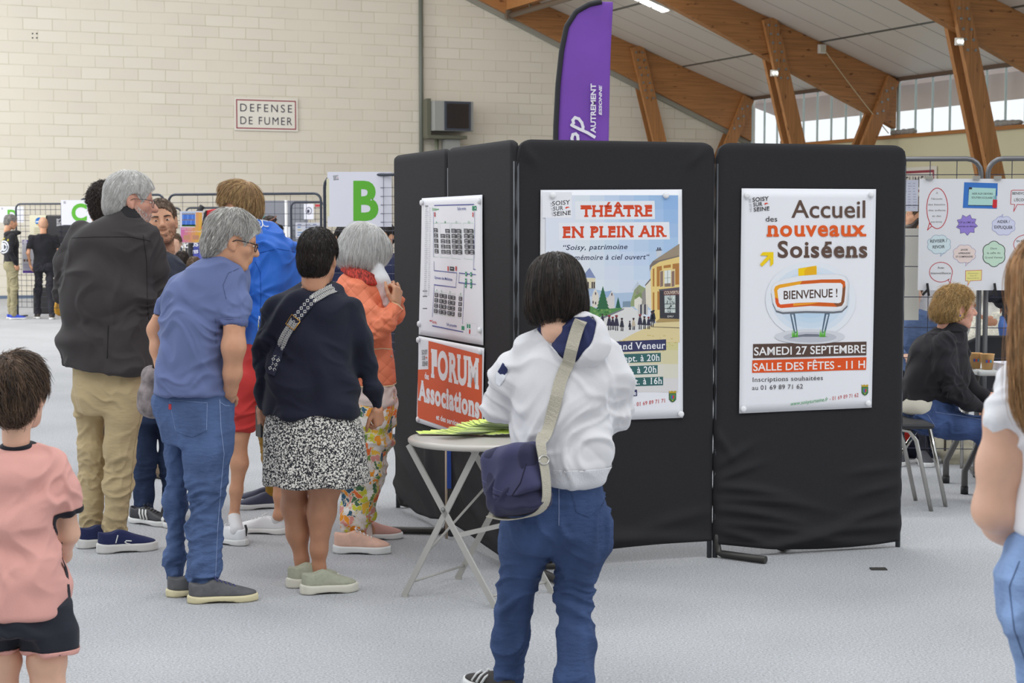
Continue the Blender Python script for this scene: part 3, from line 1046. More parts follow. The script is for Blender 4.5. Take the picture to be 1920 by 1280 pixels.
pr.text('www.soisysurseine.fr', *M3((705, 893), (1185, 830)), 7.4, (74, 158, 92), 2, 0.0, 0.0, 0.25)
pr.text('- 01 69 89 71 62', *M3((1203, 828), (1575, 778)), 7.4, (190, 60, 56), 2, 0.0, 0.4)
crest(pr, *M3((1657, 692))[0], 13.5, 21)
pr.build('printed_face', PO)
# ---------------------------------------------------------------- theatre poster (middle screen)
q, PO = poster(PL_C, [(1014, 356), (1279, 355), (1281, 783), (1012, 793)], 'poster', 'theatre poster with an old village street on the middle screen')
pins(PO, q, [(1036, 366), (1248, 366), (1276, 776), (1019, 786)])
pr = Print(q)
N1, N2, N3 = pxmap(1000, 340, 6.4), pxmap(1080, 440, 6.4), pxmap(1130, 620, 7.111)
x0, x1, y0, y1 = 1023, 1271.5, 366, 735
for i in range(9):
	for j in range(14):
		fx, fy = (i + .5) / 9, (j + .5) / 14
		blue = max(0, fx - 0.25) / 0.75 * max(0.12, 1 - fy * 1.5)
		c = (226 - 88 * blue, 231 - 52 * blue, 240 - 12 * blue)
		if fy > 0.62:
			t_ = min(1, (fy - 0.62) / 0.12)
			w_ = max(0, 1 - abs(fy - 0.76) / 0.16) * (0.45 + 0.55 * fx)
			c = (c[0] + (222 - 10 * w_ - c[0]) * t_, c[1] + (219 - 16 * w_ - c[1]) * t_, c[2] + (216 - 74 * w_ - c[2]) * t_)
		xa, xb = x0 + (x1 - x0) * i / 9, x0 + (x1 - x0) * (i + 1) / 9
		ya, yb = y0 + (y1 - y0) * j / 14, y0 + (y1 - y0) * (j + 1) / 14
		pr.rect(xa, ya, xb, yb, tuple(int(v / 4) * 4 for v in c), 0.6)
pr.rect(1017, 360, 1072, 408, (236, 236, 241), 1)
lg = lambda x, y: (1029 + x * 41, 374 + y * 31.5)
town_logo(pr, lg, 31)
a, b = pr.P((1034, 405)), pr.P((1031, 379))
d_ = (b - a) / np.linalg.norm(b - a)
pr.textv('VILLE DE', a + np.array([0.012, 0]), d_, np.array([-d_[1], d_[0]]), 0.011, (150, 148, 152), 2, 0, np.linalg.norm(b - a))
RED = (214, 74, 40)
pr.poly(N1((500, 240), (1455, 232), (1460, 452), (505, 458)), (233, 235, 241), 1)
pr.text('THÉÂTRE', *N1((566, 422), (1426, 416)), 21.8, RED, 2, 0.03, 1.0)
pr.poly(N1((305, 495), (1630, 487), (1638, 695), (310, 706)), (233, 235, 241), 1)
pr.text('EN PLEIN AIR', *N1((350, 675), (1600, 660)), 21.6, RED, 2, 0.03, 1.0)
navy = (54, 56, 86)
pr.text('“Soisy, patrimoine', *N1((357, 822), (1130, 810)), 9.8, navy, 2, 0.012, 0.6, 0.22)
pr.text('et mémoire à ciel ouvert“', *N1((385, 942), (1393, 932)), 9.8, navy, 2, 0.012, 0.6, 0.22)
# far hills, church
pr.poly(N2((0, 690), (250, 660), (480, 700), (690, 690), (900, 760), (900, 900), (0, 900)), (176, 196, 220), 1)
pr.poly(N2((560, 800), (655, 795), (655, 870), (560, 870)), (128, 150, 168), 1.2)
pr.poly(N2((640, 860), (700, 660), (760, 600), (830, 640), (900, 700), (900, 860)), (150, 164, 120), 1.1)
pr.poly(N2((60, 520), (232, 520), (232, 650), (60, 650)), (222, 212, 182), 1.4)
pr.poly(N2((162, 395), (60, 520), (92, 512), (236, 518)), (134, 146, 184), 1.5)
for x in (118, 145, 195, 218):
	pr.poly(N2((x - 9, 565), (x + 9, 565), (x + 9, 640), (x - 9, 640)), (74, 66, 70), 1.6)
pr.poly(N2((0, 640), (230, 640), (270, 720), (270, 870), (0, 870)), (204, 212, 226), 1.4)
pr.poly(N2((0, 735), (60, 650), (215, 650), (190, 740)), (168, 186, 214), 1.5)
pr.poly(N2((195, 720), (235, 650), (272, 720), (272, 870), (195, 870)), (222, 214, 202), 1.55)
for x, y in ((235, 705), (205, 810), (235, 820)):
	pr.ell(*N2((x, y))[0], 1.3, 3, (90, 80, 84), 1.6, 10)
pr.poly(N2((330, 690), (430, 670), (462, 740), (462, 890), (330, 890)), (214, 208, 206), 1.4)
pr.poly(N2((300, 690), (430, 668), (385, 750), (300, 760)), (152, 176, 210), 1.5)
pr.ell(*N2((430, 715))[0], 1.2, 3, (90, 80, 84), 1.6, 10)
def fir(cx, top, bot, hw, col):
	pts = [(cx, top)]
	n = 7
	for k in range(1, n + 1):
		y = top + (bot - top) * k / n
		pts += [(cx + hw * k / n, y), (cx + hw * (k / n) * 0.75, y - 4)]
	l = [(2 * cx - x, y) for x, y in pts[1:]][::-1]
	pr.poly(N2(*(pts + l)), col, 2)
fir(322, 615, 895, 84, (52, 104, 72))
fir(505, 745, 882, 36, (46, 98, 80))
pr.poly(N2((0, 880), (180, 855), (260, 895), (560, 875), (520, 920), (240, 1000), (0, 1010)), (92, 142, 84), 1.8)
for k in range(18):
	x, y = rnd.uniform(20, 420), rnd.uniform(890, 960)
	pr.ell(*N2((x, y))[0], 2.5, 2.2, (66, 120, 66) if k % 2 else (120, 160, 92), 1.9, 8)
pr.poly(N2((575, 868), (670, 868), (800, 960), (960, 1060), (1240, 1110), (1240, 1290), (0, 1290), (0, 1040), (240, 1010)), (222, 220, 218), 1.6)
pr.poly(N2((960, 1060), (1240, 1030), (1245, 1290), (500, 1290), (700, 1180)), (224, 206, 156), 1.8)
pr.poly(N2((100, 1030), (300, 990), (580, 880), (570, 900), (330, 1005), (120, 1045)), (120, 122, 130), 1.9)
# small houses, bare tree
pr.poly(N2((700, 780), (760, 740), (800, 780), (800, 930), (740, 900), (700, 870)), (226, 222, 210), 2)
pr.poly(N2((790, 700), (840, 640), (850, 960), (790, 940)), (150, 146, 140), 2)
pr.poly(N2((832, 600), (895, 525), (905, 900), (840, 840)), (228, 220, 200), 2.1)
pr.poly(N2((825, 605), (895, 522), (895, 545), (835, 612)), (110, 100, 100), 2.2)
for k in range(12):
	pr.line(N2((740, 720), (740 + (k - 6) * 11, 560 + abs(k - 6) * 16)), 0.35, (150, 140, 136), 1.9)
pr.poly(N2((700, 740), (770, 690), (820, 730), (800, 790), (720, 790)), (128, 146, 96), 1.95)
for k in range(5):
	pr.poly(N2((745 + k * 24, 840), (765 + k * 24, 830), (765 + k * 24, 960), (745 + k * 24, 950)), (70, 70, 84) if k % 2 else (200, 196, 190), 2.3)
# corner house with shop
pr.poly(N2((893, 440), (930, 330), (1240, 255), (1240, 1040), (955, 1040), (905, 900)), (232, 204, 132), 2.3)
pr.poly(N2((885, 440), (885, 370), (920, 318), (1070, 220), (1240, 108), (1240, 262), (1000, 325), (905, 385)), (128, 116, 108), 2.6)
pr.poly(N2((925, 318), (1070, 222), (1240, 112), (1240, 245), (1000, 305)), (158, 142, 122), 2.7)
pr.poly(N2((966, 185), (1024, 180), (1026, 235), (968, 275)), (206, 210, 216), 2.5)
pr.poly(N2((960, 178), (1028, 172), (1028, 190), (960, 195)), (110, 112, 124), 2.6)
for x in (975, 1000):
	pr.poly(N2((x, 152), (x + 14, 152), (x + 14, 178), (x, 178)), (60, 58, 76), 2.6)
brick = (178, 124, 66)
for pts in [((968, 385), (1030, 372), (1030, 615), (968, 620)), ((1050, 370), (1138, 355), (1138, 392), (1050, 402)), ((1158, 350), (1238, 340), (1238, 596), (1190, 600), (1190, 410), (1158, 410)),
			((920, 410), (940, 400), (940, 620), (920, 620)), ((975, 680), (1005, 676), (1005, 900), (975, 900)), ((920, 690), (940, 690), (940, 900), (920, 900))]:
	pr.poly(N2(*pts), brick, 2.7)
pr.poly(N2((1005, 432), (1190, 408), (1190, 622), (1005, 632)), (226, 206, 150), 2.8)
pr.poly(N2((1062, 432), (1136, 422), (1136, 618), (1062, 622)), (224, 228, 224), 2.9)
pr.line(N2((1099, 428), (1099, 620)), 0.9, (130, 140, 130), 3)
pr.line(N2((1062, 520), (1136, 515)), 0.7, (130, 140, 130), 3)
pr.poly(N2((1062, 585), (1136, 580), (1136, 620), (1062, 624)), (140, 120, 110), 3)
for xa, xb in ((1010, 1045), (1146, 1181)):
	pr.poly(N2((xa, 440), (xb, 432), (xb, 616), (xa, 626)), (142, 116, 106), 3)
pr.poly(N2((990, 655), (1240, 628), (1240, 662), (1000, 672)), (96, 90, 100), 3)
pr.poly(N2((1002, 672), (1240, 662), (1240, 1010), (1005, 1002)), (62, 62, 68), 2.9)
pr.poly(N2((1050, 672), (1240, 664), (1240, 722), (1050, 724)), (110, 74, 74), 3.1)
pr.text('COUVERTU', *N2((1058, 714), (1236, 706)), 6.0, (226, 214, 196), 3.3, 0.01)
pr.poly(N2((1060, 728), (1192, 724), (1192, 935), (1064, 935)), (190, 200, 196), 3.1)
for k in range(22):
	x, y = rnd.uniform(1064, 1180), rnd.uniform(735, 915)
	pr.poly(N2((x, y), (x + 10, y), (x + 12, y + 22), (x, y + 20)), (84, 90, 92) if k % 3 else (232, 232, 226), 3.2)
for y in (830, 885):
	pr.line(N2((1060, y), (1192, y)), 1.2, (60, 62, 66), 3.3)
pr.line(N2((1128, 726), (1128, 935)), 0.8, (60, 62, 66), 3.3)
pr.text('EAU', *N2((1098, 990), (1166, 987)), 3.6, (220, 220, 214), 3.2, 0.01)
pr.poly(N2((960, 1040), (1005, 1002), (1240, 1010), (1240, 1040), (960, 1055)), (176, 150, 100), 3)
pr.poly(N2((900, 1100), (1240, 1112), (1240, 1122), (905, 1108)), (120, 108, 86), 3)
for (x, y, h, c2) in [(317, 1065, 120, 0), (398, 1145, 185, 1), (440, 1140, 160, 1), (485, 1150, 190, 1), (550, 1155, 160, 0), (645, 1140, 110, 0), (690, 1140, 145, 2), (768, 1135, 185, 1),
					  (820, 1130, 155, 0), (870, 1130, 150, 1), (912, 1100, 190, 0), (930, 1060, 160, 0)]:
	col = [(52, 54, 66), (56, 54, 74), (196, 180, 158)][c2]
	w = h * 0.13
	pr.poly(N2((x - w * 0.6, y - h * 0.78), (x + w * 0.6, y - h * 0.78), (x + w * 1.3, y - h * 0.3), (x - w * 1.3, y - h * 0.3)), col, 3.6)
	for e in (-0.5, 0.4):
		pr.poly(N2((x + e * w, y - h * 0.32), (x + e * w + 9, y - h * 0.32), (x + e * w + 9, y), (x + e * w - 4, y)), (44, 44, 56), 3.5)
	pr.ell(*N2((x, y - h * 0.87))[0], h * 0.011, h * 0.014, (92, 66, 66), 3.7, 10)
	pr.ell(*N2((x, y - h * 0.94))[0], h * 0.016, h * 0.008, (150, 60, 70) if c2 == 1 else (50, 50, 60), 3.8, 10)
for k in range(40):
	x, y = rnd.uniform(1150, 1268), rnd.uniform(628, 660)
	pr.ell(x, y, rnd.uniform(1, 3.5), 0.7, (196, 176, 96), 1.9, 6)
# date bands
pr.poly(N3((-640, 175), (845, 113), (846, 258), (-640, 320)), (58, 60, 98), 2)
pr.text('Grand Veneur', *N3((62, 256), (832, 234)), 13.6, (238, 238, 242), 3, 0.012, 0.7)
for (ya, yb, xr, s_, xl, base) in [(293, 412, 775, 'sept. à 20h', 238, 414), (456, 572, 733, 'sept. à 20h', 190, 572), (611, 726, 806, 'sept. à 16h', 275, 722)]:
	pr.poly(N3((-500, ya + 46), (xr, ya), (xr, yb), (-500, yb + 46)), (58, 102, 102), 2)
	pr.text(s_, *N3((xl, base), (xr - 16, base - 18)), 12.6, (238, 240, 242), 3, 0.012, 0.7)
pr.poly(N3((-200, 812), (458, 783), (460, 868), (-200, 900)), (58, 60, 98), 2)
pr.text('gratuite', *N3((200, 866), (446, 856)), 8.6, (238, 238, 242), 3, 0.01, 0.6)
pr.text('www.soisysurseine.fr', *N3((-320, 1080), (392, 1012)), 7.4, (74, 158, 92), 3, 0, 0, 0.25)
pr.text('- 01 69 89 71 71', *N3((414, 1008), (832, 952)), 7.4, (196, 52, 50), 3, 0.006, 0.5)
crest(pr, *N3((932, 875))[0], 14.5, 22)
pr.build('printed_face', PO)
# ---------------------------------------------------------------- stall map (left screens)
PL_L = Plane(L0, C0 - L0)
q, PO = poster(PL_L, [(790, 371.5), (903.5, 365), (905, 647), (785, 627)], 'poster', 'white stall map with rows of black boxes on the left screens')
pins(PO, q, [(792, 380), (900, 377), (901, 619), (787, 607)])
pr = Print(q)
A1, A2 = pxmap(780, 355, 8.83), pxmap(780, 490, 8.536)
blue, green = (56, 66, 150), (60, 160, 96)
pr.poly(A1((300, 258), (955, 240), (957, 256), (300, 273)), blue, 1)
pr.text('Entrée', *A1((268, 352), (340, 349)), 6.0, (50, 160, 70), 2, 0.01)
pr.poly(A1((342, 325), (365, 322), (365, 316), (382, 328), (365, 340), (365, 334), (342, 337)), (50, 160, 70), 2)
pr.text('Salle verte', *A1((684, 342), (822, 336)), 5.6, blue, 2, 0.006)
for (x, y, w, h) in [(930, 275, 30, 75), (968, 272, 28, 75)]:
	pr.poly(A1((x, y), (x + w, y), (x + w, y + h), (x, y + h)), (34, 140, 100), 2)
pr.poly(A1((974, 300), (990, 300), (990, 318), (974, 318)), (230, 240, 236), 3)
for (x, y) in [(302, 378), (932, 380)]:
	pr.poly(A1((x, y), (x + 16, y), (x + 16, y + 74), (x, y + 74)), (210, 50, 50), 2)
	pr.text('RIA', *A1((x + 2, y + 40), (x + 14, y + 40)), 1.4, (240, 230, 230), 3)
for (a, b) in [((286, 375), (286, 1120)), ((966, 370), (970, 560))]:
	pr.line(A1(a, b), 0.45, blue, 1)
pr.line([A1((970, 560))[0], A2((918, 125))[0]], 0.55, blue, 1)
cols = [(292, 1, 0, 'A'), (402, 2, 3, 'B'), (585, 2, 8, 'C'), (790, 2, 10, 'D')]
for (x, nc, sk, L) in cols:
	wd = 72 if nc == 2 else 62
	xr = x + nc * 80
	pr.text(L, *A1((x + nc * 36, 560), (x + nc * 36 + 22, 560)), 4.0, green, 2, 0.01)
	pr.line(A1((x - 10, 558), (xr, 556)), 0.35, green, 1)
	pr.line(A1((x, 1115 + sk * 3), (xr - 6, 1122 + sk * 4)), 0.35, green, 1)
	for (xx) in (x - 6, xr - 4):
		pr.line(A1((xx, 560), (xx + 14, 1120 + sk * 3)), 0.2, (170, 200, 184), 1)
	for r_ in range(5):
		for c_ in range(nc):
			if L == 'B' and r_ == 0 and c_ == 0:
				continue
			bx, by = x + c_ * 82 + r_ * 4, 640 + r_ * 87 + c_ * 4 + (10 if L != 'A' else 0)
			pr.poly(A1((bx, by), (bx + wd, by + 2), (bx + wd + 4, by + 70), (bx + 4, by + 68)), (44, 42, 46), 2)
			for k in range(2):
				yy = by + 14 + k * 28
				pr.poly(A1((bx + 14, yy + 4), (bx + wd - 14 + rnd.uniform(-6, 6), yy + 5), (bx + wd - 12, yy + 17), (bx + 16, yy + 16)), (206, 206, 212), 3)
for k in range(46):
	y = 300 + k * 32
	p_, w2 = A1((150 - k * 0.5, y))[0], rnd.uniform(3.5, 6.5)
	pr.rect(p_[0], p_[1], p_[0] + w2, p_[1] + 0.9, (184, 184, 192), 2)
	pr.rect(p_[0] + 7.5, p_[1] + 0.3, p_[0] + 7.5 + rnd.uniform(2, 3.5), p_[1] + 1.2, (190, 190, 198), 2)
for y in (268,):
	p_ = A1((150, y))[0]
	pr.rect(p_[0], p_[1], p_[0] + 5.5, p_[1] + 1.6, (90, 90, 96), 2)
for y in (465, 550, 745):
	p_ = A2((108, y))[0]
	pr.rect(p_[0], p_[1], p_[0] + 8, p_[1] + 1.6, (90, 90, 96), 2)
pr.poly(A2((540, 80), (608, 88), (606, 152), (540, 146)), (44, 42, 46), 2)
pr.poly(A2((555, 104), (594, 108), (594, 120), (555, 116)), (206, 206, 212), 3)
for x in (504, 630):
	pr.poly(A2((x, 76), (x + 18, 78), (x + 18, 152), (x, 150)), (210, 50, 50), 2)
for pts in [((288, 138), (650, 178), (650, 188), (288, 152)), ((290, 365), (635, 410), (635, 420), (290, 380)), ((688, 178), (955, 206), (955, 218), (688, 192)), ((680, 330), (955, 360), (955, 372), (680, 345)),
			((258, 1020), (758, 1122), (756, 1136), (258, 1036)), ((915, 120), (952, 124), (952, 136), (915, 132))]:
	pr.poly(A2(*pts), blue, 1)
for (a, b) in [((286, 0), (288, 140)), ((652, 180), (634, 415)), ((688, 185), (682, 335)), ((290, 372), (260, 885)), ((770, 345), (745, 1000)), ((286, 375), (286, 372))]:
	pr.line(A2(a, b), 0.5, blue, 1)
pr.text('Gymnase des Meillottes', *A2((296, 275), (578, 310)), 5.4, blue, 2, 0.008)
for (x, y) in [(800, 200), (880, 206), (797, 308), (880, 318), (794, 385), (880, 395)]:
	pr.poly(A2((x - 12, y - 36), (x + 12, y - 33), (x + 12, y + 36), (x - 12, y + 33)), (42, 150, 108), 2.2)
	pr.ell(*A2((x, y))[0], 0.7, 1.4, (226, 240, 234), 3, 8)
for (x, nc, y0_, L) in [(300, 1, 500, 'A'), (376, 2, 512, 'G'), (514, 2, 535, 'F'), (685, 1, 560, 'E')]:
	pr.text(L, *A2((x + 22, y0_ - 30), (x + 38, y0_ - 29)), 3.2, green, 2, 0.01)
	pr.line(A2((x - 6, y0_ - 20), (x + nc * 60, y0_ - 14)), 0.3, green, 1)
	pr.line(A2((x - 16, y0_ + 335), (x + nc * 58 - 10, y0_ + 350)), 0.3, green, 1)
	for r_ in range(4):
		for c_ in range(nc):
			bx, by = x + c_ * 60 - r_ * 4, y0_ + r_ * 85 + c_ * 10
			pr.poly(A2((bx, by), (bx + 52, by + 6), (bx + 50, by + 70), (bx - 2, by + 64)), (44, 42, 46), 2)
			for k in range(2):
				yy = by + 14 + k * 26
				pr.poly(A2((bx + 10, yy), (bx + 42, yy + 4), (bx + 41, yy + 14), (bx + 9, yy + 10)), (206, 206, 212), 3)
pr.poly(A2((214, 945), (230, 935), (230, 942), (252, 942), (252, 958), (230, 958), (230, 965)), (206, 50, 48), 2)
pr.text('Sortie', *A2((258, 985), (327, 997)), 5.8, (206, 50, 48), 2, 0.01)
pr.text('Salle parquetée', *A2((487, 1022), (648, 1052)), 5.4, blue, 2, 0.008)
for (x, y) in [(730, 1030), (753, 1034), (816, 1000), (848, 1004)]:
	pr.poly(A2((x, y), (x + 22, y + 3), (x + 22, y + 66), (x, y + 63)), (42, 150, 108), 2)
pr.poly(A2((850, 1085), (870, 1088), (868, 1158), (848, 1154)), (210, 50, 50), 2)
pr.line(A2((808, 982), (980, 1000), (976, 1184), (806, 1165)), 0.25, (190, 190, 200), 1, True)
pr.build('printed_face', PO)
# ---------------------------------------------------------------- orange forum poster (left screens)
q, PO = poster(PL_L, [(784, 629.5), (907, 652.5), (904, 832), (781, 791)], 'poster', 'orange forum poster with white lettering on the left screens above the table')
pins(PO, q, [(785.5, 637), (902, 659), (900, 826), (785, 786)])
pr = Print(q)
B1 = pxmap(770, 630, 7.113)
og = (222, 86, 34)
pr.poly(B1((238, 62), (952, 252), (944, 1380), (90, 1085), (98, 447), (236, 441)), og, 1)
white = (240, 238, 240)
pr.text('FORUM', *B1((272, 528), (910, 690)), 51, white, 2, 0.045, 0.9)
pr.text('des', *B1((187, 562), (243, 582)), 12.5, white, 2, 0.03, 0.5)
pr.text('Associations', *B1((100, 838), (918, 1088)), 37, white, 2, 0.045, 0.7)
pr.text('et des services municipaux', *B1((340, 1108), (945, 1300)), 10.5, white, 2, 0.03)
lg = lambda x, y: (788.5 + x * 13, 652 + y * 34 + x * 2.5)
town_logo(pr, lg, 33)
pr.build('printed_face', PO)
# ================================================================== bistro table with flyers
PAINT = mat('warm_grey_enamel', (196, 190, 182), 0.3, spec=0.5)
PAINT2 = mat('grey_enamel_leg', (176, 174, 168), 0.35)
ZT = 0.69
tc_ = Gp(899, 819, ZT)
tab = empty('bistro_table', (tc_[0], tc_[1], 0))
tag(tab, 'round grey folding bistro table carrying the yellow flyers, in front of the black screens', 'table')
mb = MB()
mb.lathe([(0.285, -0.012), (0.303, -0.02), (0.31, -0.012), (0.311, -0.002), (0.305, 0.004), (0.28, 0.0045), (0.0005, 0.0045)], seg=64, cap=False)
mb.build('table_top', PAINT, tab).location = (0, 0, ZT - 0.0045)
tl = lambda px, py, z=0.0: Vector(Gp(px, py, z) - np.array([tc_[0], tc_[1], 0]))
fB, fA, fB2, fA2 = tl(757, 1118), tl(930, 1141), tl(857, 1085), tl(1036, 1112)
e2 = (fB2 - fB + fA2 - fA) / 2
up = Vector((0, 0, ZT - 0.025))
tA, tB = fB.lerp(fA, 0.06) + up, fB.lerp(fA, 0.80) + up
legs = [(tA, fA), (tB, fB), (tA + e2, fA2), (tB + e2, fB2)]
for a, b in legs:
	mb = MB()
	mb.bar(a, b, 0.026, 0.009, (fA - fB))
	mb.ball(a.lerp(b, 0.02), 0.006, 8)
	mb.bar(b + Vector((0, 0, 0.004)), b + Vector((0.02, -0.005, 0.004)), 0.03, 0.008, (0, 1, 0))
	mb.build('leg', PAINT2, tab)
for a, b, r_ in [(tA.lerp(fA, .56), (tA + e2).lerp(fA2, .56), 0), (tB.lerp(fB, .9), (tB + e2).lerp(fB2, .9), 1), (tA.lerp(fA, .93), (tA + e2).lerp(fA2, .93), 1), (tB.lerp(fB, .72), (tA + e2).lerp(fA2, .3), 1)]:
	mb = MB()
	if r_:
		mb.tube([a, b], 0.0055, 8)
	else:
		mb.bar(a, b, 0.02, 0.006, (0, 0, 1))
	mb.build('crossbar', PAINT2, tab)
mb = MB(); mb.ball(tA.lerp(fA, .40) + Vector((0, -.008, 0)), .009, 8); mb.build('rivet', steel_bolt, tab)
neon = [mat('neon_yellow_paper', (236, 250, 132), 0.5), mat('neon_lime_paper', (222, 244, 112), 0.5)]
rf = random.Random(12)
first = {}
for i in range(34):
	k = i / 33
	if i < 10:
		u, v, a, el = -0.17 + 0.03 * i, 0.10 - 0.004 * i, 10 - 8 * i, 1.5
	else:
		q = (i - 10) / 23
		u, v, a, el = -0.07 + 0.26 * q, -0.02 + 0.11 * math.sin(q * 3.0), 52 - 66 * q, 3 + 3 * q
	if i < 2:
		mb = MB()
		mb.box((0, 0, 0), (0.21, 0.1, 0.0012))
		o = mb.build('flyer', [neon[i], mat('flyer_edge', (206, 214, 200), 0.6)])
		for pl_ in o.data.polygons:
			pl_.material_index = 0 if pl_.normal.z > .5 else 1
		first[i] = o
	else:
		o = first[i % 2].copy()
		COL.objects.link(o)
	o.location = (tc_[0] + u + rf.uniform(-.012, .012), tc_[1] + v + rf.uniform(-.012, .012), ZT + 0.004 + i * 0.0016 + 0.1 * math.sin(R(el)))
	o.rotation_euler = (R(el * .6), R(el), R(a + rf.uniform(-9, 9)))
	tag(o, 'neon yellow-green flyer lying in the fanned heap on the bistro table', 'flyer', 'yellow flyers on the bistro table')
# slim banner pole behind the table, between the left screens
p_ = Gp(838, 1006)
t = empty('banner_pole', (p_[0], p_[1] - 0.05, 0))
tag(t, 'slim pole with a narrow blue and white strip behind the bistro table', 'pole')
mb = MB(); mb.tube([(0, 0, 0), (0, 0, .5)], 0.007, 8); mb.build('pole', mat('beige_pole', (196, 178, 156), .5), t)
mb = MB(); mb.box((0.014, -0.004, 0.36), (0.022, 0.004, 0.2)); mb.build('strip', mat('royal_blue_cloth', (46, 84, 176), .6), t)
# ================================================================== wire-grid stands
GTUBE = mat('dark_blue_grey_tube', (70, 74, 84), 0.35, 0.5)
WIRE = mat('grid_wire', (64, 66, 84), 0.4, 0.5)
def grid_stand(p0, p1, label, top=2.0, bot=0.18, cell=(0.1, 0.1), r=0.0019, tube=0.0125, group='wire grid stands', mt=GTUBE, feet=True):
	p0, p1 = np.array([*p0[:2], 0.0]), np.array([*p1[:2], 0.0])
	W = np.linalg.norm(p1 - p0)
	pl = Plane(p0, p1 - p0)
	t = empty('grid_stand')
	t.matrix_world = pl.matrix()
	tag(t, label, 'grid stand', group)
	rc = 0.09
	pts = [(tube, 0.0, 0), (tube, 1, 0), (tube, top - rc, 0)] + [(tube + rc - rc * math.cos(a), top - rc + rc * math.sin(a), 0) for a in (.39, .79, 1.18, 1.57)]
	pts += [(W - q[0], q[1], 0) for q in pts[::-1]]
	mb = MB(); mb.tube(pts, tube, 8); mb.build('frame', mt, t)
	mb = MB()
	nx, nz = max(2, int(W / cell[0])), int((top - bot) / cell[1])
	for i in range(1, nx):
		mb.tube([(W * i / nx, bot, 0), (W * i / nx, top - 0.01, 0)], r, 4, caps=False)
	for j in range(nz + 1):
		z = bot + (top - .1 - bot) * j / nz
		mb.tube([(0.01, z, 0), (W - .01, z, 0)], r, 4, caps=False)
	mb.build('wire_grid', WIRE, t)
	if feet:
		for u in (tube, W - tube):
			mb = MB(); mb.tube([(u, .02, -.28), (u, .018, 0), (u, .02, .28)], .014, 8); mb.build('foot', mt, t)
	return pl, t
def XY(px, D):
	return (Wp(px, 640, D)[0], D)
grid_stand(XY(33, 30.2), XY(196, 29.6), 'dark wire grid at far left behind the two men in black', r=.0042, tube=.017)
grid_stand(XY(196, 21.8), XY(313, 21.4), 'dark wire grid behind the heads of the men at left', r=.003, cell=(.2, .1), tube=.016)
grid_stand(XY(152, 27.7), XY(214, 27.5), 'wire grid holding up the C sign', r=.0026, tube=.016, top=2.05)
grid_stand(XY(318, 21.4), XY(606, 20.6), 'wide dark wire grid above the stooping man, left of the B sign', r=.003, cell=(.2, .15), tube=.016)
grid_stand(XY(255, 33), XY(344, 33), 'far wire grid left of the blue feather flag', top=1.96, r=.0042, tube=.02, cell=(.14, .14))
grid_stand(XY(350, 32.8), XY(540, 32.2), 'far wire grid behind the red jersey', top=1.96, r=.0042, tube=.02, cell=(.14, .14))
grid_stand(XY(546, 29.5), XY(612, 29.2), 'far wire grid holding white notices left of the B sign', top=2.02, r=.0042, tube=.02, cell=(.1, .1))
grid_stand(XY(608, 13.4), XY(770, 13.1), 'wire grid carrying the B sign, next to the black screens', r=.0019, cell=(.07, .07))
grid_stand(XY(1640, 10.95), XY(1838.5, 10.85), 'steel wire grid left of the post behind the seated woman', r=.0026, cell=(.14, .19), mt=mat('galvanised_tube', (120, 120, 122), .35, .7), tube=.016, top=2.03)
grid_stand(XY(1842, 10.85), XY(2040, 10.8), 'steel wire grid at the right edge above the table', r=.0026, cell=(.14, .19), mt=mat('galvanised_tube', (120, 120, 122), .35, .7), tube=.016, top=2.03)
PAPER = mat('sign_paper', (226, 226, 236), 0.6)
LG = (98, 178, 58)
def sheet(D, px0, py0, px1, py1, name, label, cat, m=PAPER, th=0.004, draw=None, group=None, parent=None):
	"""upright flat sheet facing the viewer side at depth D; draw(print, plane) adds the print in photo pixels"""
	pl = Plane((0, D, 0), (1, 0, 0))
	a, b = pl.uz(px0, py1), pl.uz(px1, py0)
	mb = MB(); mb.box(((a[0] + b[0]) / 2, (a[1] + b[1]) / 2, -th / 2), (b[0] - a[0], b[1] - a[1], th))
	o = mb.build(name, m, parent)
	o.matrix_world = pl.matrix()
	if parent is None:
		tag(o, label, cat, group)
	if draw:
		pr = Print(pl, base=0.0004 * max(1, D / 8))
		draw(pr)
		pr.build('print', o)
	return o
def letter(L, x0, x1, base, cap, lx, ly, ls):
	def d(pr):
		pr.text(L, (x0, base), (x1, base), cap, LG, 2, 0.035)
		town_logo(pr, lambda x, y: (lx + x * ls, ly + y * ls * .8), ls * .8)
	return d
sheet(13.2, 614.5, 322, 734, 425, 'letter_sign', 'white sign with a green letter B beside the black screens', 'sign', draw=letter('B', 662.5, 709.5, 410.5, 73, 622.5, 328, 12.5), group='green letter signs')
sheet(27.4, 115, 375, 186, 421.5, 'letter_sign', 'white sign with a green letter C behind the man in grey jacket', 'sign', draw=letter('C', 134, 163, 414, 33, 118, 377, 6), group='green letter signs')
sheet(30.6, 0, 387, 44, 417, 'letter_sign', 'white sign with a green letter D at the far left edge', 'sign', draw=letter('D', 14, 32, 413.5, 21, 1.5, 389, 4.5), group='green letter signs')
def dark_banner(pr):
	for k in range(3):
		pr.text(['SOI', 'SUR', 'SEINE'][k], (106, 414 + k * 4.8), (118, 414 + k * 4.8), 4, (220, 220, 224), 2, .02)
	a = pr.P((133, 439)); b = pr.P((149, 424))
	d = (b - a) / np.linalg.norm(b - a)
	pr.textv('SOISY', a, d, np.array([-d[1], d[0]]), .055, (206, 206, 40), 2, .03, np.linalg.norm(b - a))
	pr.text('nos', (114, 459), (126, 459), 5, (210, 210, 214), 2, .01)
sheet(29.9, 88, 404, 182, 520, 'club_banner', 'black banner with yellow and white lettering below the C sign', 'banner', mat('banner_black', (58, 58, 62), .7), draw=dark_banner)
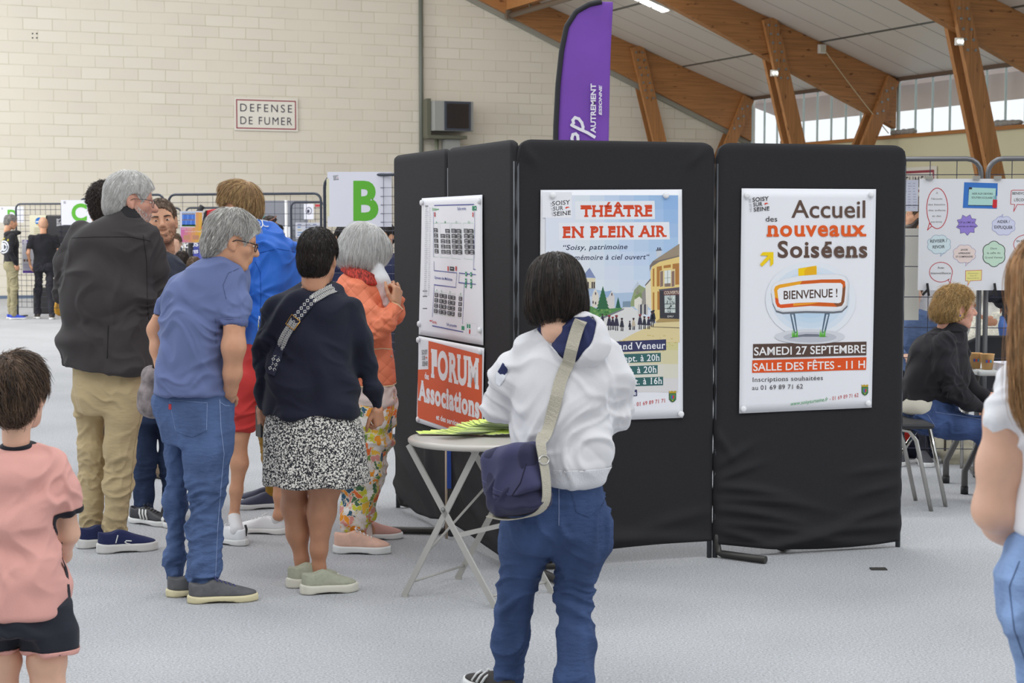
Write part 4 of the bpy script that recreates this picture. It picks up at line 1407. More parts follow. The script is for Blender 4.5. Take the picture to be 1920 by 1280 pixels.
def beige_poster(pr):
	pr.ell(73.5, 415, 7.5, 7.5, (42, 110, 190), 1)
	pr.rect(67, 414, 80, 417, (196, 214, 232), 2)
	for x, c in ((70, (220, 190, 60)), (74, (204, 84, 60)), (78, (230, 230, 230))):
		pr.ell(x, 421, 1.6, 1.4, c, 3, 8)
	for k in range(5):
		pr.rect(64, 427 + k * 3.2, 82 - (k % 3) * 3, 428 + k * 3.2, (170, 160, 120), 1)
sheet(29.9, 56, 403, 88, 448, 'notice', 'cream notice with a blue round emblem on the far wire grid', 'notice', mat('cream_paper', (226, 222, 196), .6), draw=beige_poster)
def purple_notice(pr):
	pr.rect(42.5, 450, 69, 457.5, (96, 62, 156), 1)
	pr.ell(47, 454, 4, 4, (226, 222, 238), 2)
	pr.text('Foulées', (52, 456), (66, 456), 3, (210, 200, 236), 2, .01)
	for x in (49, 54):
		pr.rect(x, 464, x + 2.2, 476, (60, 50, 100), 1)
	for k in range(3):
		pr.ell(46 + k * 5.5, 488, 2, 2.4, (130, 96, 84), 1, 10)
	for k in range(4):
		pr.rect(44, 495 + k * 3, 62, 496 + k * 3, (160, 150, 190), 1)
	pr.rect(43, 507, 64, 511.5, (110, 80, 170), 1)
sheet(29.9, 42, 449, 70, 512, 'notice', 'white notice with purple header on the far wire grid', 'notice', draw=purple_notice)
def team_poster(pr):
	for i in range(6):
		for j in range(6):
			c = [(214, 110, 190), (238, 196, 70)]
			f_ = min(1, max(0, (i / 5 * .8 + j / 5 * .2)))
			col = tuple(int(a + (b - a) * f_) for a, b in zip(*c)) if j > 2 or i > 3 else (236, 226, 236)
			pr.rect(339 + i * 6.7, 398 + j * 9.4, 339 + (i + 1) * 6.7, 398 + (j + 1) * 9.4, col, 1)
	pr.rect(341, 397, 367, 424, (190, 206, 230), 2)
	for r_ in range(2):
		for k in range(8):
			x, y = 343 + k * 3, 402 + r_ * 11
			pr.rect(x - 1.3, y, x + 1.4, y + 10, (56, 112, 214) if (k + r_) % 3 else (84, 140, 230), 3)
			pr.ell(x, y - 1, 1.1, 1.4, (122, 84, 66), 4, 8)
	pr.rect(341, 421, 367, 424.5, (96, 140, 70), 3)
	pr.text('BABY FOOT', (341, 430), (361, 430), 2.2, (246, 240, 244), 3)
	pr.text('ON VOUS ATTEND', (347, 435), (377, 435), 2.4, (246, 240, 244), 3)
	for x in (344, 361):
		pr.rect(x, 441, x + 12, 449, (206, 150, 120), 2)
sheet(21.2, 338, 395.5, 380, 455, 'poster', 'pink and yellow team poster hung on the wire grid above the stooping man', 'poster', draw=team_poster)
def notice_lines(x0, y0, x1, y1, cols, seed):
	def d(pr):
		r_ = random.Random(seed)
		n = int((y1 - y0) / 5)
		for k in range(n):
			for q in range(3):
				xx = x0 + (x1 - x0) * (.08 + .3 * q)
				pr.rect(xx, y0 + 3 + k * 5, xx + (x1 - x0) * r_.uniform(.12, .24), y0 + 4.6 + k * 5, cols[r_.randrange(len(cols))], 1)
	return d
sheet(21.0, 554, 417, 602, 447, 'notice', 'white chart with small coloured drawings left of the B sign', 'notice', draw=notice_lines(554, 417, 602, 447, [(120, 130, 170), (206, 190, 120), (110, 160, 210), (170, 170, 190)], 4))
sheet(29.0, 570, 382, 588, 411, 'notice', 'white notice with a dark round drawing on the far grid', 'notice', draw=lambda pr: (pr.ell(579, 395, 6, 7, (96, 96, 116), 1), pr.ell(579, 395, 4.6, 5.4, (216, 216, 226), 2), pr.ell(578, 396, 2.5, 3.4, (60, 60, 80), 3)))
sheet(29.0, 591, 383, 601, 387.5, 'notice', 'small red label on the far grid next to the B sign', 'notice', mat('red_label', (186, 48, 62), .6))
sheet(31.5, 497, 376, 577, 500, 'partition_board', 'grey cloth partition board behind the teal shirt', 'board', mat('grey_felt', (136, 138, 146), .9), .05)
sheet(31.44, 522, 425, 547, 500, 'notice', 'white board behind the person with dark glasses', 'notice', mat('white_board', (224, 226, 230), .5), .03)
sheet(12.9, 612.5, 335, 617, 406, 'masking_tape', 'strip of cream tape on the left edge of the B sign', 'tape', mat('masking_tape', (222, 218, 186), .7), .003)
mb = MB(); a = Wp(536.5, 375, 31.2); b = Gp(538.5, 589); mb.tube([a, b], .028, 8)
tag(mb.build('white_pole', mat('white_pole_paint', (228, 228, 230), .4)), 'white upright pole beside the hanging teal shirt', 'pole')
# hanging clothes
def garment(D, outline, name, label, m, th=.05, group=None):
	pl = Plane((0, D, 0), (1, 0, 0))
	P = [pl.uz(*q) for q in outline]
	mb = MB(); mb.prism([(a, b, -th / 2) for a, b in P], (0, 0, th))
	o = mb.build(name, m, None, bevel=.015)
	o.matrix_world = pl.matrix()
	tag(o, label, 'garment', group)
	return o, pl
teal, pl = garment(31.9, [(505, 396), (522, 396), (530, 400), (536, 412), (537.5, 425), (530, 426), (528, 415), (527, 430), (500, 430), (499, 415), (493, 420), (492, 410), (497, 400)], 'teal_shirt', 'teal sports shirt on a white hanger above the man with sunglasses', mat('teal_cotton', (36, 138, 140), .8))
mb = MB(); c = pl.uz(513, 396)
mb.tube([(c[0] - .09, c[1] - .01, 0), (c[0], c[1] + .06, 0), (c[0] + .09, c[1] - .01, 0), (c[0] - .09, c[1] - .01, 0)], .008, 6)
mb.tube([(c[0], c[1] + .06, 0), (c[0] + .005, c[1] + .1, 0), (c[0] + .02, c[1] + .12, 0), (c[0] - .005, c[1] + .14, 0)], .006, 6)
mb.build('hanger', mat('white_plastic', (226, 224, 216), .4), teal)
red, pl = garment(20.9, [(388, 394), (407, 391), (411, 420), (404, 470), (386, 470), (385, 430)], 'red_jersey', 'red football jersey with black sleeve hung on the wire grid', mat('red_jersey_cloth', (204, 36, 44), .7))
mb = MB()
mb.prism([(*pl.uz(*q), -.03) for q in [(388, 394), (386.5, 427), (379, 424), (384, 398)]], (0, 0, .07)); mb.build('sleeve', mat('black_jersey_cloth', (44, 42, 46), .7), red)
mb = MB()
mb.prism([(*pl.uz(*q), -.03) for q in [(379, 424), (386.5, 427), (385, 430), (378.5, 429)]], (0, 0, .07)); mb.build('cuff', mat('red_jersey_cloth', (204, 36, 44), .7), red)
mb = MB()
mb.prism([(*pl.uz(*q), .027) for q in [(380.5, 429), (385, 431), (385, 458), (382, 456)]], (0, 0, .01)); mb.build('side_stripe', mat('white_jersey_cloth', (226, 222, 226), .7), red)
# feather flags
def feather_flag(D, left, right, name, label, m, base_px, pole_w=.03, draw=None):
	pl = Plane((0, D, 0), (1, 0, 0))
	t = empty(name)
	t.matrix_world = pl.matrix()
	tag(t, label, 'flag')
	L = [pl.uz(*q) for q in left]
	Rr = [pl.uz(*q) for q in right]
	n = 40
	rs_ = lambda A: [np.array([np.interp(k / n, np.linspace(0, 1, len(A)), [q[i] for q in A]) for i in (0, 1)]) for k in range(n + 1)]
	A, B = rs_(L), rs_(Rr)
	V, F = [], []
	for k in range(n + 1):
		for j in range(9):
			q = A[k] * (1 - j / 8) + B[k] * (j / 8)
			V.append((q[0], q[1], .012 * math.sin(j / 8 * 4 + k * .12) * (j / 8)))
	for k in range(n):
		for j in range(8):
			a = k * 9 + j
			F.append((a, a + 1, a + 10, a + 9))
	c = mesh_np('flag_cloth', V, F, m, t)
	c.modifiers.new('cloth', 'SOLIDIFY').thickness = .003
	mb = MB()
	b = np.array([L[0][0] if base_px is None else pl.uz(base_px, 700)[0], .02])
	mb.tube([(b[0], b[1], 0), (L[0][0], (b[1] + L[0][1]) / 2, 0)] + [(q[0], q[1], 0) for q in A], pole_w, 8)
	mb.build('pole_sleeve', mat('black_sleeve', (38, 38, 42), .7), t)
	mb = MB(); mb.box((b[0], .015, 0), (.4, .03, .4)); mb.build('base', mat('dark_base', (48, 48, 52), .5), t)
	if draw:
		pr = Print(pl, base=.016)
		draw(pr)
		pr.build('lettering', t)
def purple_text(pr):
	wh = (236, 232, 240)
	a, b = pr.P((1116.5, 249.5)), pr.P((1117, 157))
	pr.textv('AUTREMENT', a, (0, 1), (-1, 0), .037, wh, 2, .03, b[1] - a[1])
	a, b = pr.P((1128, 216)), pr.P((1128, 160))
	pr.textv('ESSONNE', a, (0, 1), (-1, 0), .021, wh, 2, .03, b[1] - a[1], .2)
	Z = pxmap(1040, 120, 8.533)
	pr.line(Z((640, 1165), (520, 1095), (400, 1040), (290, 985), (268, 975), (300, 940), (285, 890), (330, 850), (390, 870), (440, 930), (462, 1000), (458, 1060)), 5.6 * 12.2 / 3200, wh, 2) if False else None
	P_ = [pr.P(q) for q in Z((635, 1168), (520, 1098), (400, 1045), (290, 990), (272, 978), (300, 945), (290, 900), (325, 858), (385, 880), (432, 940), (452, 1010), (446, 1062))]
	s = Print(None, base=pr.base)
	s.V, s.F, s.MI, s.mats = pr.V, pr.F, pr.MI, pr.mats
	s.line(P_, .021, wh, 2)
	s.line([pr.P(q) for q in Z((285, 1250), (275, 1190), (290, 1130), (335, 1118), (365, 1150), (372, 1200), (368, 1260))], .021, wh, 2)
feather_flag(12.2, [(1041, 330), (1042, 240), (1046, 160), (1053, 95), (1062, 50), (1080, 22), (1105, 8), (1128, 3)], [(1140, 330), (1142, 240), (1143.5, 160), (1145, 95), (1147, 50), (1148, 30), (1149, 14), (1149, 4)],
			 'feather_flag', 'tall purple feather flag with white lettering rising behind the black screens', mat('purple_cloth', (122, 70, 176), .6, noise=.08, nscale=3), 1040, .019, purple_text)
feather_flag(31, [(358, 560), (357, 480), (358, 440), (363, 415), (372, 398), (380, 386)], [(386, 560), (384, 480), (382, 440), (381, 415), (380.5, 398), (380, 386)][::1],
			 'feather_flag', 'blue feather flag with white lettering behind the team poster', mat('blue_flag_cloth', (76, 84, 176), .6), 358, .05,
			 lambda pr: (pr.text('VOUS', (338, 466), (372, 461), 8, (236, 236, 242), 2, .03), pr.text('ETES', (355, 476), (372, 474), 6, (236, 236, 242), 2, .03)))
# black loudspeaker, yellow wheel far left
q = Gp(82, 588)
t = empty('loudspeaker', (q[0], q[1] + .1, 0)); tag(t, 'black box on the floor behind the bald man', 'loudspeaker')
mb = MB(); mb.box((0, 0, .24), (.36, .3, .48)); mb.build('cabinet', mat('speaker_black', (34, 34, 36), .7), t, bevel=.02)
mb = MB(); mb.tube([(-.08, 0, .48), (-.06, 0, .53), (.06, 0, .53), (.08, 0, .48)], .012, 6); mb.build('handle', mat('grey_handle', (150, 150, 150), .5), t)
q = Gp(113, 592)
mb = MB(); mb.lathe([(.05, -.03), (.14, -.04), (.15, 0), (.14, .04), (.05, .03)], seg=24)
o = mb.build('yellow_wheel', mat('yellow_orange_rubber', (226, 170, 60), .6)); o.location = (q[0], q[1], .15); o.rotation_euler = (R(90), 0, R(60))
tag(o, 'yellow wheel on the floor just left of the grey jacket', 'wheel')
# ================================================================== homework-help stall on the right
def stall_poster(pr):
	red, gr, dk_ = (196, 54, 66), (120, 118, 120), (58, 58, 62)
	Pm, Pn = pxmap(1700, 320, 8.727), pxmap(1700, 430, 8.727)
	w_ = lambda k: k * 10.76 / 3200
	s = Print(None, base=pr.base); s.V, s.F, s.MI, s.mats = pr.V, pr.F, pr.MI, pr.mats
	ol = lambda pts, c, w=1.4, closed=True: s.line([pr.P(q) for q in pts], w_(w), c, 2, closed)
	arc = lambda cx, cy, rx, ry, a0, a1, n=24: [(cx + rx * math.cos(a0 + (a1 - a0) * k / n), cy + ry * math.sin(a0 + (a1 - a0) * k / n)) for k in range(n + 1)]
	ol(Pm(*arc(500, 615, 172, 332, 2.15, 2.15 + 5.85), (410, 905), (340, 970), (372, 860)), red)
	for k, (t, x0, x1) in enumerate([('À', 482, 512), ("l'écoute", 402, 582), ('des besoins', 352, 628), ('des enfants', 358, 634), ('et des', 420, 562), ('parents', 400, 576)]):
		pr.text(t, *Pm((x0, 378 + k * 94), (x1, 378 + k * 94)), 3.6, gr, 2)
	pr.poly(Pm((942, 188), (1490, 205), (1476, 622), (918, 608)), (62, 118, 196), 1)
	pr.poly(Pm((1012, 292), (1468, 308), (1452, 580), (1004, 572)), (38, 62, 90), 2)
	pr.poly(Pm((1022, 272), (1460, 288), (1444, 566), (1004, 560)), (178, 216, 208), 3)
	pr.poly(Pm((1020, 270), (1070, 272), (1068, 305), (1018, 303)), dk_, 4)
	pr.text('AIDE AUX DEVOIRS', *Pm((1066, 388), (1408, 392)), 3.6, dk_, 4, .012)
	pr.text('SOUTIEN SCOLAIRE', *Pm((1062, 452), (1406, 458)), 3.6, dk_, 4, .012)
	pr.poly(Pm((1410, 470), (1480, 475), (1476, 600), (1440, 614), (1402, 600)), (204, 48, 56), 5)
	for x, c in ((1425, (60, 110, 180)), (1445, (120, 200, 180)), (1468, (230, 230, 230))):
		pr.poly(Pm((x, 410), (x + 10, 410), (x + 10, 480), (x, 480)), c, 4)
	star = []
	for k in range(18):
		a = k * math.pi / 9 + .12
		r_ = (178 if k % 2 == 0 else 132)
		star.append((985 + r_ * math.cos(a), 885 + r_ * .98 * math.sin(a)))
	pr.poly(Pm(*star), (152, 132, 210), 1)
	ol(Pm(*star), (84, 74, 120), .6)
	pr.text('CP au CM2 et', *Pm((862, 858), (1100, 858)), 3.4, (58, 50, 92), 3, .006)
	pr.text('entrée en 6ème', *Pm((842, 922), (1128, 922)), 3.4, (58, 50, 92), 3, .006)
	def cloud(f, cx, cy, rx, ry, n, fill, line, tail=None, lw=.7, ph=0):
		pts = []
		for k in range(n * 8):
			a = 2 * math.pi * k / (n * 8) + ph
			b = 1 + .13 * abs(math.sin(n * a / 2)) - .06
			pts.append((cx + rx * b * math.cos(a), cy + ry * b * math.sin(a)))
		if tail:
			pr.poly(f(*tail), fill, 1)
			ol(f(*tail), line, lw, False)
		pr.poly(f(*pts), fill, 1.2)
		ol(f(*pts), line, lw)
	cloud(Pm, 1585, 900, 185, 150, 8, (212, 214, 236), (150, 150, 200), [(1520, 765), (1575, 712), (1560, 770)])
	pr.text('AIDER /', *Pm((1478, 855), (1688, 855)), 5.6, (48, 48, 56), 3, .014)
	pr.text('EXPLIQUER', *Pm((1434, 945), (1735, 952)), 6.0, (48, 48, 56), 3, .014)
	cloud(Pn, 530, 245, 185, 150, 8, (210, 226, 230), (140, 160, 190), [(560, 380), (552, 442), (610, 378)])
	pr.text('REVISER /', *Pn((384, 218), (662, 205)), 6.0, (48, 48, 56), 3, .014)
	pr.text('REVOIR', *Pn((426, 312), (622, 305)), 6.0, (48, 48, 56), 3, .014)
	cloud(Pn, 945, 400, 180, 145, 8, (232, 214, 208), (160, 150, 190), [(970, 540), (962, 600), (1020, 535)])
	for k, (t, x0, x1) in enumerate([('SAVOIR', 884, 1000), ('APPRENDRE', 842, 1042), ('ET COMPRENDRE', 804, 1085)]):
		pr.text(t, *Pn((x0, 348 + k * 56), (x1, 346 + k * 56)), 3.4, (48, 44, 52), 3, .016, 0, .1)
	cloud(Pn, 1428, 400, 180, 196, 6, (196, 222, 202), (54, 62, 60), None, 1.3, .5)
	for k, (t, x0, x1) in enumerate([('Dans', 1374, 1476), ('la salle du', 1316, 1532), ('Grand Veneur', 1278, 1576)]):
		pr.text(t, *Pn((x0, 326 + k * 74), (x1, 324 + k * 74)), 3.8, (70, 84, 84), 3)
	ol(Pn(*arc(560, 698, 188, 162, .75, .75 + 5.9), (712, 886), (676, 820)), red, 1.2)
	pr.text('Avec', *Pn((504, 642), (616, 642)), 4.2, dk_, 2)
	pr.text('bienveillance', *Pn((396, 732), (722, 730)), 4.2, dk_, 2)
	pr.poly(Pn((965, 675), (1228, 665), (1222, 832), (1040, 840), (998, 920), (1005, 842), (962, 842)), (232, 222, 140), 1)
	ol(Pn((965, 675), (1228, 665), (1222, 832), (1040, 840), (998, 920), (1005, 842), (962, 842)), (206, 80, 80), .8)
	for k, (t, x0, x1) in enumerate([('Mercredi entre', 1004, 1168), ('16 et 17h', 1040, 1140), ('séance de 45 min', 990, 1182)]):
		pr.text(t, *Pn((x0, 726 + k * 40), (x1, 724 + k * 40)), 2.0, (110, 100, 70), 2)
	ol(Pm((1710, 330), (1740, 318), (2400, 318), (2400, 552), (1810, 552), (1750, 668), (1768, 552), (1700, 545)), red, 1.1)
	pr.text('BENEVOLAT', *Pm((1730, 390), (2030, 388)), 5.0, dk_, 2, .006)
	pr.text("L'ÉCOUTE", *Pm((1758, 498), (2020, 496)), 5.2, dk_, 2, .006)
	ol(Pn(*arc(1960, 245, 210, 158, 2.35, 2.35 + 5.6), (1840, 385), (1762, 425), (1800, 356)), red, 1.1)
	for k, t in enumerate(['EN RESPECTANT', 'LE RYTHME DE', 'CHACUN']):
		pr.text(t, *Pn((1798 + (18, 36, 74)[k] - 18, 205 + k * 68), (2130, 203 + k * 68)), 3.6, dk_, 2, .006)
	ol(Pn((1694, 560), (1720, 542), (2400, 540), (2400, 784), (1815, 784), (1745, 905), (1766, 785), (1690, 776)), red, 1.1)
	for k, (t, x0, x1) in enumerate([('DONNER', 1778, 1950), ('REDONNER', 1768, 2010), ('CONFIANCE', 1764, 2040)]):
		pr.text(t, *Pn((x0, 602 + k * 80), (x1, 600 + k * 80)), 4.4, dk_, 2, .006)
sp_ = sheet(10.76, 1721, 335, 2010, 544, 'poster_board', 'white board of coloured speech bubbles hung above the seated woman', 'poster', mat('board_white', (226, 226, 230), .5), .006, draw=stall_poster)
mb = MB()
cl_ = mat('black_clip', (40, 38, 40), .4, .3)
for x, y, a in ((1739, 541, .4), (1865, 541, -.4)):
	p_ = np.array(Plane((0, 10.76, 0), (1, 0, 0)).uz(x, y))
	mb = MB()
	mb.bar((p_[0] - .006, p_[1] + .035, .015), (p_[0] + .004, p_[1] - .045, .02), .014, .008, (1, 0, 0))
	mb.bar((p_[0] + .002, p_[1], .018), (p_[0] - .036, p_[1] - .04, .02), .014, .008, (1, 0, 0))
	mb.build('clip', cl_, sp_)
for x in (1742, 1830, 1870):
	p_ = np.array(Plane((0, 10.76, 0), (1, 0, 0)).uz(x, 333))
	mb = MB(); mb.box((p_[0], p_[1], .008), (.045, .022, .02)); mb.build('clip', mat('chrome_clip', (190, 188, 180), .3, .8), sp_)
sheet(11.02, 1650, 337, 1722, 396, 'notice', 'pale notice seen through the grid between screen and white board', 'notice', mat('pale_paper', (214, 216, 230), .6), draw=notice_lines(1690, 340, 1722, 392, [(180, 184, 206)], 7))
sheet(11.02, 1655, 428, 1725, 600, 'cloth_hanging', 'pale hanging cloth seen through the grid beside the right screen', 'cloth', mat('pale_cloth', (220, 216, 206), .8), .02)
# folding table
q = Gp(1800, 921)
t = empty('folding_table', (q[0] + .42, q[1] + .12, 0))
tag(t, 'white folding table with paper cups beside the seated woman', 'table')
mb = MB(); mb.box((.25, 0, .735), (1.25, .62, .035)); mb.build('table_top', mat('speckled_white_top', (206, 208, 206), .4), t, bevel=.012)
lgm = mat('grey_leg_steel', (106, 104, 102), .4, .5)
for y in (-.22, .22):
	mb = MB(); mb.tube([(-.42, y, .02), (-.42, y, .14), (-.36, y, .26), (-.22, y, .72)], .02, 10); mb.build('leg', lgm, t)
	mb = MB(); mb.tube([(-.42, y, 0), (-.42, y, .045)], .023, 10); mb.build('foot_cap', mat('black_rubber', (34, 34, 34), .6), t)
mb = MB(); mb.tube([(-.33, -.22, .36), (-.33, .22, .36)], .014, 8); mb.build('crossbar', lgm, t)
kraft = mat('kraft_card', (206, 162, 106), .7)
def cup(px, py, label):
	pos = Gp(px, py, .754)
	c = empty('paper_cup', tuple(pos)); tag(c, label, 'cup', 'kraft cups on the folding table')
	mb = MB(); mb.lathe([(.001, .002), (.030, .0), (.041, .088), (.043, .092), (.0405, .092), (.0385, .086), (.029, .006), (.001, .006)], seg=24, cap=False); mb.build('cup_body', kraft, c)
	for k, cc in enumerate(((64, 84, 160), (190, 60, 70), (70, 150, 190))):
		mb = MB(); mb.box((-.014 + .012 * k, -.0365, .05), (.009, .004, .016)); mb.build('printed_mark', flat(cc), c)
cup(1828, 690, 'left kraft paper cup on the folding table')
cup(1851, 692, 'right kraft paper cup on the folding table')
pos = Gp(1877, 692, .754)
for k in range(9):
	mb = MB(); mb.box((0, 0, 0), (.15, .21, .0035)); o = mb.build('leaflet', mat('leaflet_white', (224, 224, 234), .6)) if k == 0 else o0.copy()
	if k == 0:
		o0 = o; mb = None
	else:
		mb.bm.free(); COL.objects.link(o)
	o.location = (pos[0] + .05, pos[1] + .05, .756 + k * .0042); o.rotation_euler = (0, 0, R(-8 + k * 2.2))
	tag(o, 'white leaflet in the low pile beside the paper cups', 'leaflet', 'leaflets piled on the folding table')
# chrome chair
a = Gp(1746, 958)
chx, chy = a[0], a[1]
t = empty('tube_chair', (chx - .2, chy + .17, 0)); tag(t, 'chrome tube chair under the seated woman', 'chair')
chrome = mat('chrome', (190, 188, 182), .15, .9)
for e, y in ((0, -.17), (1, .2)):
	mb = MB(); mb.tube([(.2, y, 0), (.11, y, .40), (.07, y, .455), (.02, y, .465), (-.2, y, .465), (-.24, y, .44), (-.3, y, 0)], .0125, 10); mb.build('leg_frame', chrome, t)
for y, x0 in ((-.02, .32),):
	mb = MB(); mb.tube([(x0 + .0, y, 0), (x0 - .1, y, .46)], .0125, 10); mb.build('leg', chrome, t)
	mb = MB(); mb.tube([(x0 - .36, y + .3, 0), (x0 - .1, y + .2, .46)], .0125, 10); mb.build('leg', chrome, t)
mb = MB(); mb.box((-.03, 0, .485), (.46, .44, .03), bevel=.012); mb.build('seat', mat('dark_seat', (42, 42, 46), .5), t)
mb = MB(); mb.box((-.33, 0, .78), (.03, .44, .3), bevel=.012); mb.tube([(-.28, -.19, .48), (-.33, -.19, .9)], .0125, 8); mb.tube([(-.28, .19, .48), (-.33, .19, .9)], .0125, 8); mb.build('backrest', mat('dark_seat', (42, 42, 46), .5), t)
# chair back beyond the table
q = Wp(1868, 640, 11.2)
t = empty('padded_chair', (q[0], q[1], 0)); tag(t, 'black padded chair behind the folding table', 'chair')
mb = MB()
bk = [(-.24, .46), (.24, .46), (.25, .7), (.2, .84), (.1, .885), (-.1, .885), (-.2, .84), (-.25, .7)]
mb.prism([(x, 0, z) for x, z in bk], (0, .05, 0)); mb.build('backrest', mat('black_upholstery', (44, 44, 48), .85), t, bevel=.012)
mb = MB(); mb.box((0, .25, .46), (.46, .46, .06), bevel=.015); mb.build('seat', mat('black_upholstery', (44, 44, 48), .85), t)
for x in (-.2, .2):
	for y in (.05, .45):
		mb = MB(); mb.tube([(x, y, 0), (x, y, .44)], .0125, 8); mb.build('leg', chrome, t)
# ================================================================== sculpting with distance fields
from mathutils.bvhtree import BVHTree
def keep(p):
	return Prim(p.f, [-9] * 3, [9] * 3, '&')
class Prim:
	__slots__ = ('f', 'lo', 'hi', 'op', 'k')
	def __init__(self, f, lo, hi, op='+', k=None):
		self.f, self.lo, self.hi, self.op, self.k = f, np.asarray(lo, float), np.asarray(hi, float), op, k
def cone(a, b, ra, rb, op='+', k=None, squash=None):
	"""round cone from a to b; squash=(axis, factor) makes it thinner along an axis (factor > 1)"""
	a, b = np.asarray(a, float), np.asarray(b, float)
	ba = b - a
	l2 = max(1e-9, ba @ ba)
	r = max(ra, rb)
	def f(x, y, z):
		X, Y, Z = x - a[0], y - a[1], z - a[2]
		t = np.clip((X * ba[0] + Y * ba[1] + Z * ba[2]) / l2, 0, 1)
		dx, dy, dz = X - t * ba[0], Y - t * ba[1], Z - t * ba[2]
		if squash is not None:
			n, s = squash
			q = (dx * n[0] + dy * n[1] + dz * n[2]) * (s - 1)
			dx, dy, dz = dx + q * n[0], dy + q * n[1], dz + q * n[2]
		return np.sqrt(dx * dx + dy * dy + dz * dz) - (ra + (rb - ra) * t)
	return Prim(f, np.minimum(a, b) - r, np.maximum(a, b) + r, op, k)
def ell(c, r, Rm=None, op='+', k=None):
	c, r = np.asarray(c, float), np.asarray(r, float)
	m = max(r)
	def f(x, y, z):
		X, Y, Z = x - c[0], y - c[1], z - c[2]
		if Rm is not None:
			X, Y, Z = (Rm[0, 0] * X + Rm[1, 0] * Y + Rm[2, 0] * Z, Rm[0, 1] * X + Rm[1, 1] * Y + Rm[2, 1] * Z, Rm[0, 2] * X + Rm[1, 2] * Y + Rm[2, 2] * Z)
		k0 = np.sqrt((X / r[0]) ** 2 + (Y / r[1]) ** 2 + (Z / r[2]) ** 2)
		k1 = np.sqrt((X / r[0] ** 2) ** 2 + (Y / r[1] ** 2) ** 2 + (Z / r[2] ** 2) ** 2) + 1e-9
		return k0 * (k0 - 1) / k1
	rr = r if Rm is None else np.array([m, m, m])
	return Prim(f, c - rr, c + rr, op, k)
def spline(xs, ys, n=200):
	"""smooth table through control points (Catmull-Rom tangents)"""
	xs, ys = np.asarray(xs, float), np.asarray(ys, float)
	o = np.argsort(xs)
	xs, ys = xs[o], ys[o]
	m = np.gradient(ys, xs) if len(xs) > 2 else np.full(len(xs), (ys[-1] - ys[0]) / (xs[-1] - xs[0]))
	t = np.linspace(xs[0], xs[-1], n)
	i = np.clip(np.searchsorted(xs, t) - 1, 0, len(xs) - 2)
	h = xs[i + 1] - xs[i]
	u = (t - xs[i]) / h
	v = (2 * u ** 3 - 3 * u ** 2 + 1) * ys[i] + (u ** 3 - 2 * u ** 2 + u) * h * m[i] + (-2 * u ** 3 + 3 * u ** 2) * ys[i + 1] + (u ** 3 - u ** 2) * h * m[i + 1]
	return t, v
def loft(rows, e=2.2, op='+', k=None, rnd=0.015, infl=0.0, yaw=0.0):
	"""rows (z, cx, cy, a, b): elliptic sections stacked along z"""
	rows = np.array(sorted(rows), float)
	T = [spline(rows[:, 0], rows[:, j]) for j in (1, 2, 3, 4)]
	z0, z1 = rows[0, 0], rows[-1, 0]
	cyw, syw = math.cos(yaw), math.sin(yaw)
	def f(x, y, z):
		zc = np.clip(z, z0, z1)
		cx, cy, a, b = (np.interp(zc, t, v) for t, v in T)
		a, b = a + infl, b + infl
		X, Y = x - cx, y - cy
		if yaw:
			X, Y = X * cyw + Y * syw, -X * syw + Y * cyw
		q = (np.abs(X / a) ** e + np.abs(Y / b) ** e + 1e-12) ** (1 / e)
		d = (q - 1) * np.minimum(a, b) * (0.55 + 0.45 * np.clip(np.minimum(a, b) / np.maximum(a, b), 0, 1))
		dz = np.maximum(z0 - z, z - z1)
		return np.where(dz > -rnd, np.sqrt(np.maximum(d + rnd, 0) ** 2 + np.maximum(dz + rnd, 0) ** 2) - rnd + np.minimum(np.maximum(d + rnd, dz + rnd), 0), d)
	am = rows[:, 3].max() + infl
	bm_ = rows[:, 4].max() + infl
	if yaw:
		am = bm_ = max(am, bm_)
	return Prim(f, [rows[:, 1].min() - am, rows[:, 2].min() - bm_, z0], [rows[:, 1].max() + am, rows[:, 2].max() + bm_, z1], op, k)
def xform(p, o, Rm, s=1.0):
	"""a prim given in a local frame (origin o, columns of Rm, scale s) as a prim of the outer frame"""
	o = np.asarray(o, float)
	def f(x, y, z):
		X, Y, Z = x - o[0], y - o[1], z - o[2]
		return s * p.f((Rm[0, 0] * X + Rm[1, 0] * Y + Rm[2, 0] * Z) / s, (Rm[0, 1] * X + Rm[1, 1] * Y + Rm[2, 1] * Z) / s, (Rm[0, 2] * X + Rm[1, 2] * Y + Rm[2, 2] * Z) / s)
	c, h = (p.lo + p.hi) / 2 * s, (p.hi - p.lo) / 2 * s
	cc = o + Rm @ c
	hh = np.abs(Rm) @ h
	return Prim(f, cc - hh, cc + hh, p.op, None if p.k is None else p.k * s)
def cuff(c, u, r=0.1, depth=0.12):
	"""cuts a sleeve or leg end flat: removes a short cylinder starting at c in direction u"""
	c, u = np.asarray(c, float), np.asarray(u, float)
	u = u / np.linalg.norm(u)
	def f(x, y, z):
		X, Y, Z = x - c[0], y - c[1], z - c[2]
		t = X * u[0] + Y * u[1] + Z * u[2]
		q = np.sqrt(np.maximum(X * X + Y * Y + Z * Z - t * t, 0))
		return np.maximum(q - r, np.maximum(-t, t - depth))
	m = c + u * depth / 2
	h = max(r, depth) * 1.2
	return Prim(f, m - h, m + h, '-', 0.004)
def smin(a, b, k):
	h = np.clip(0.5 + 0.5 * (b - a) / k, 0, 1)
	return b + (a - b) * h - k * h * (1 - h)
def combine(F, d, op, k):
	if op == '+':
		return smin(F, d, k)
	if op == '-':
		return -smin(-F, d, k)
	return np.maximum(F, d)            # '&' hard cut
def sd(prims, P, k=0.02):
	"""field value at points P (n,3)"""
	F = np.full(len(P), 1.0)
	x, y, z = P[:, 0], P[:, 1], P[:, 2]
	for p in prims:
		F = combine(F, p.f(x, y, z), p.op, p.k or k)
	return F
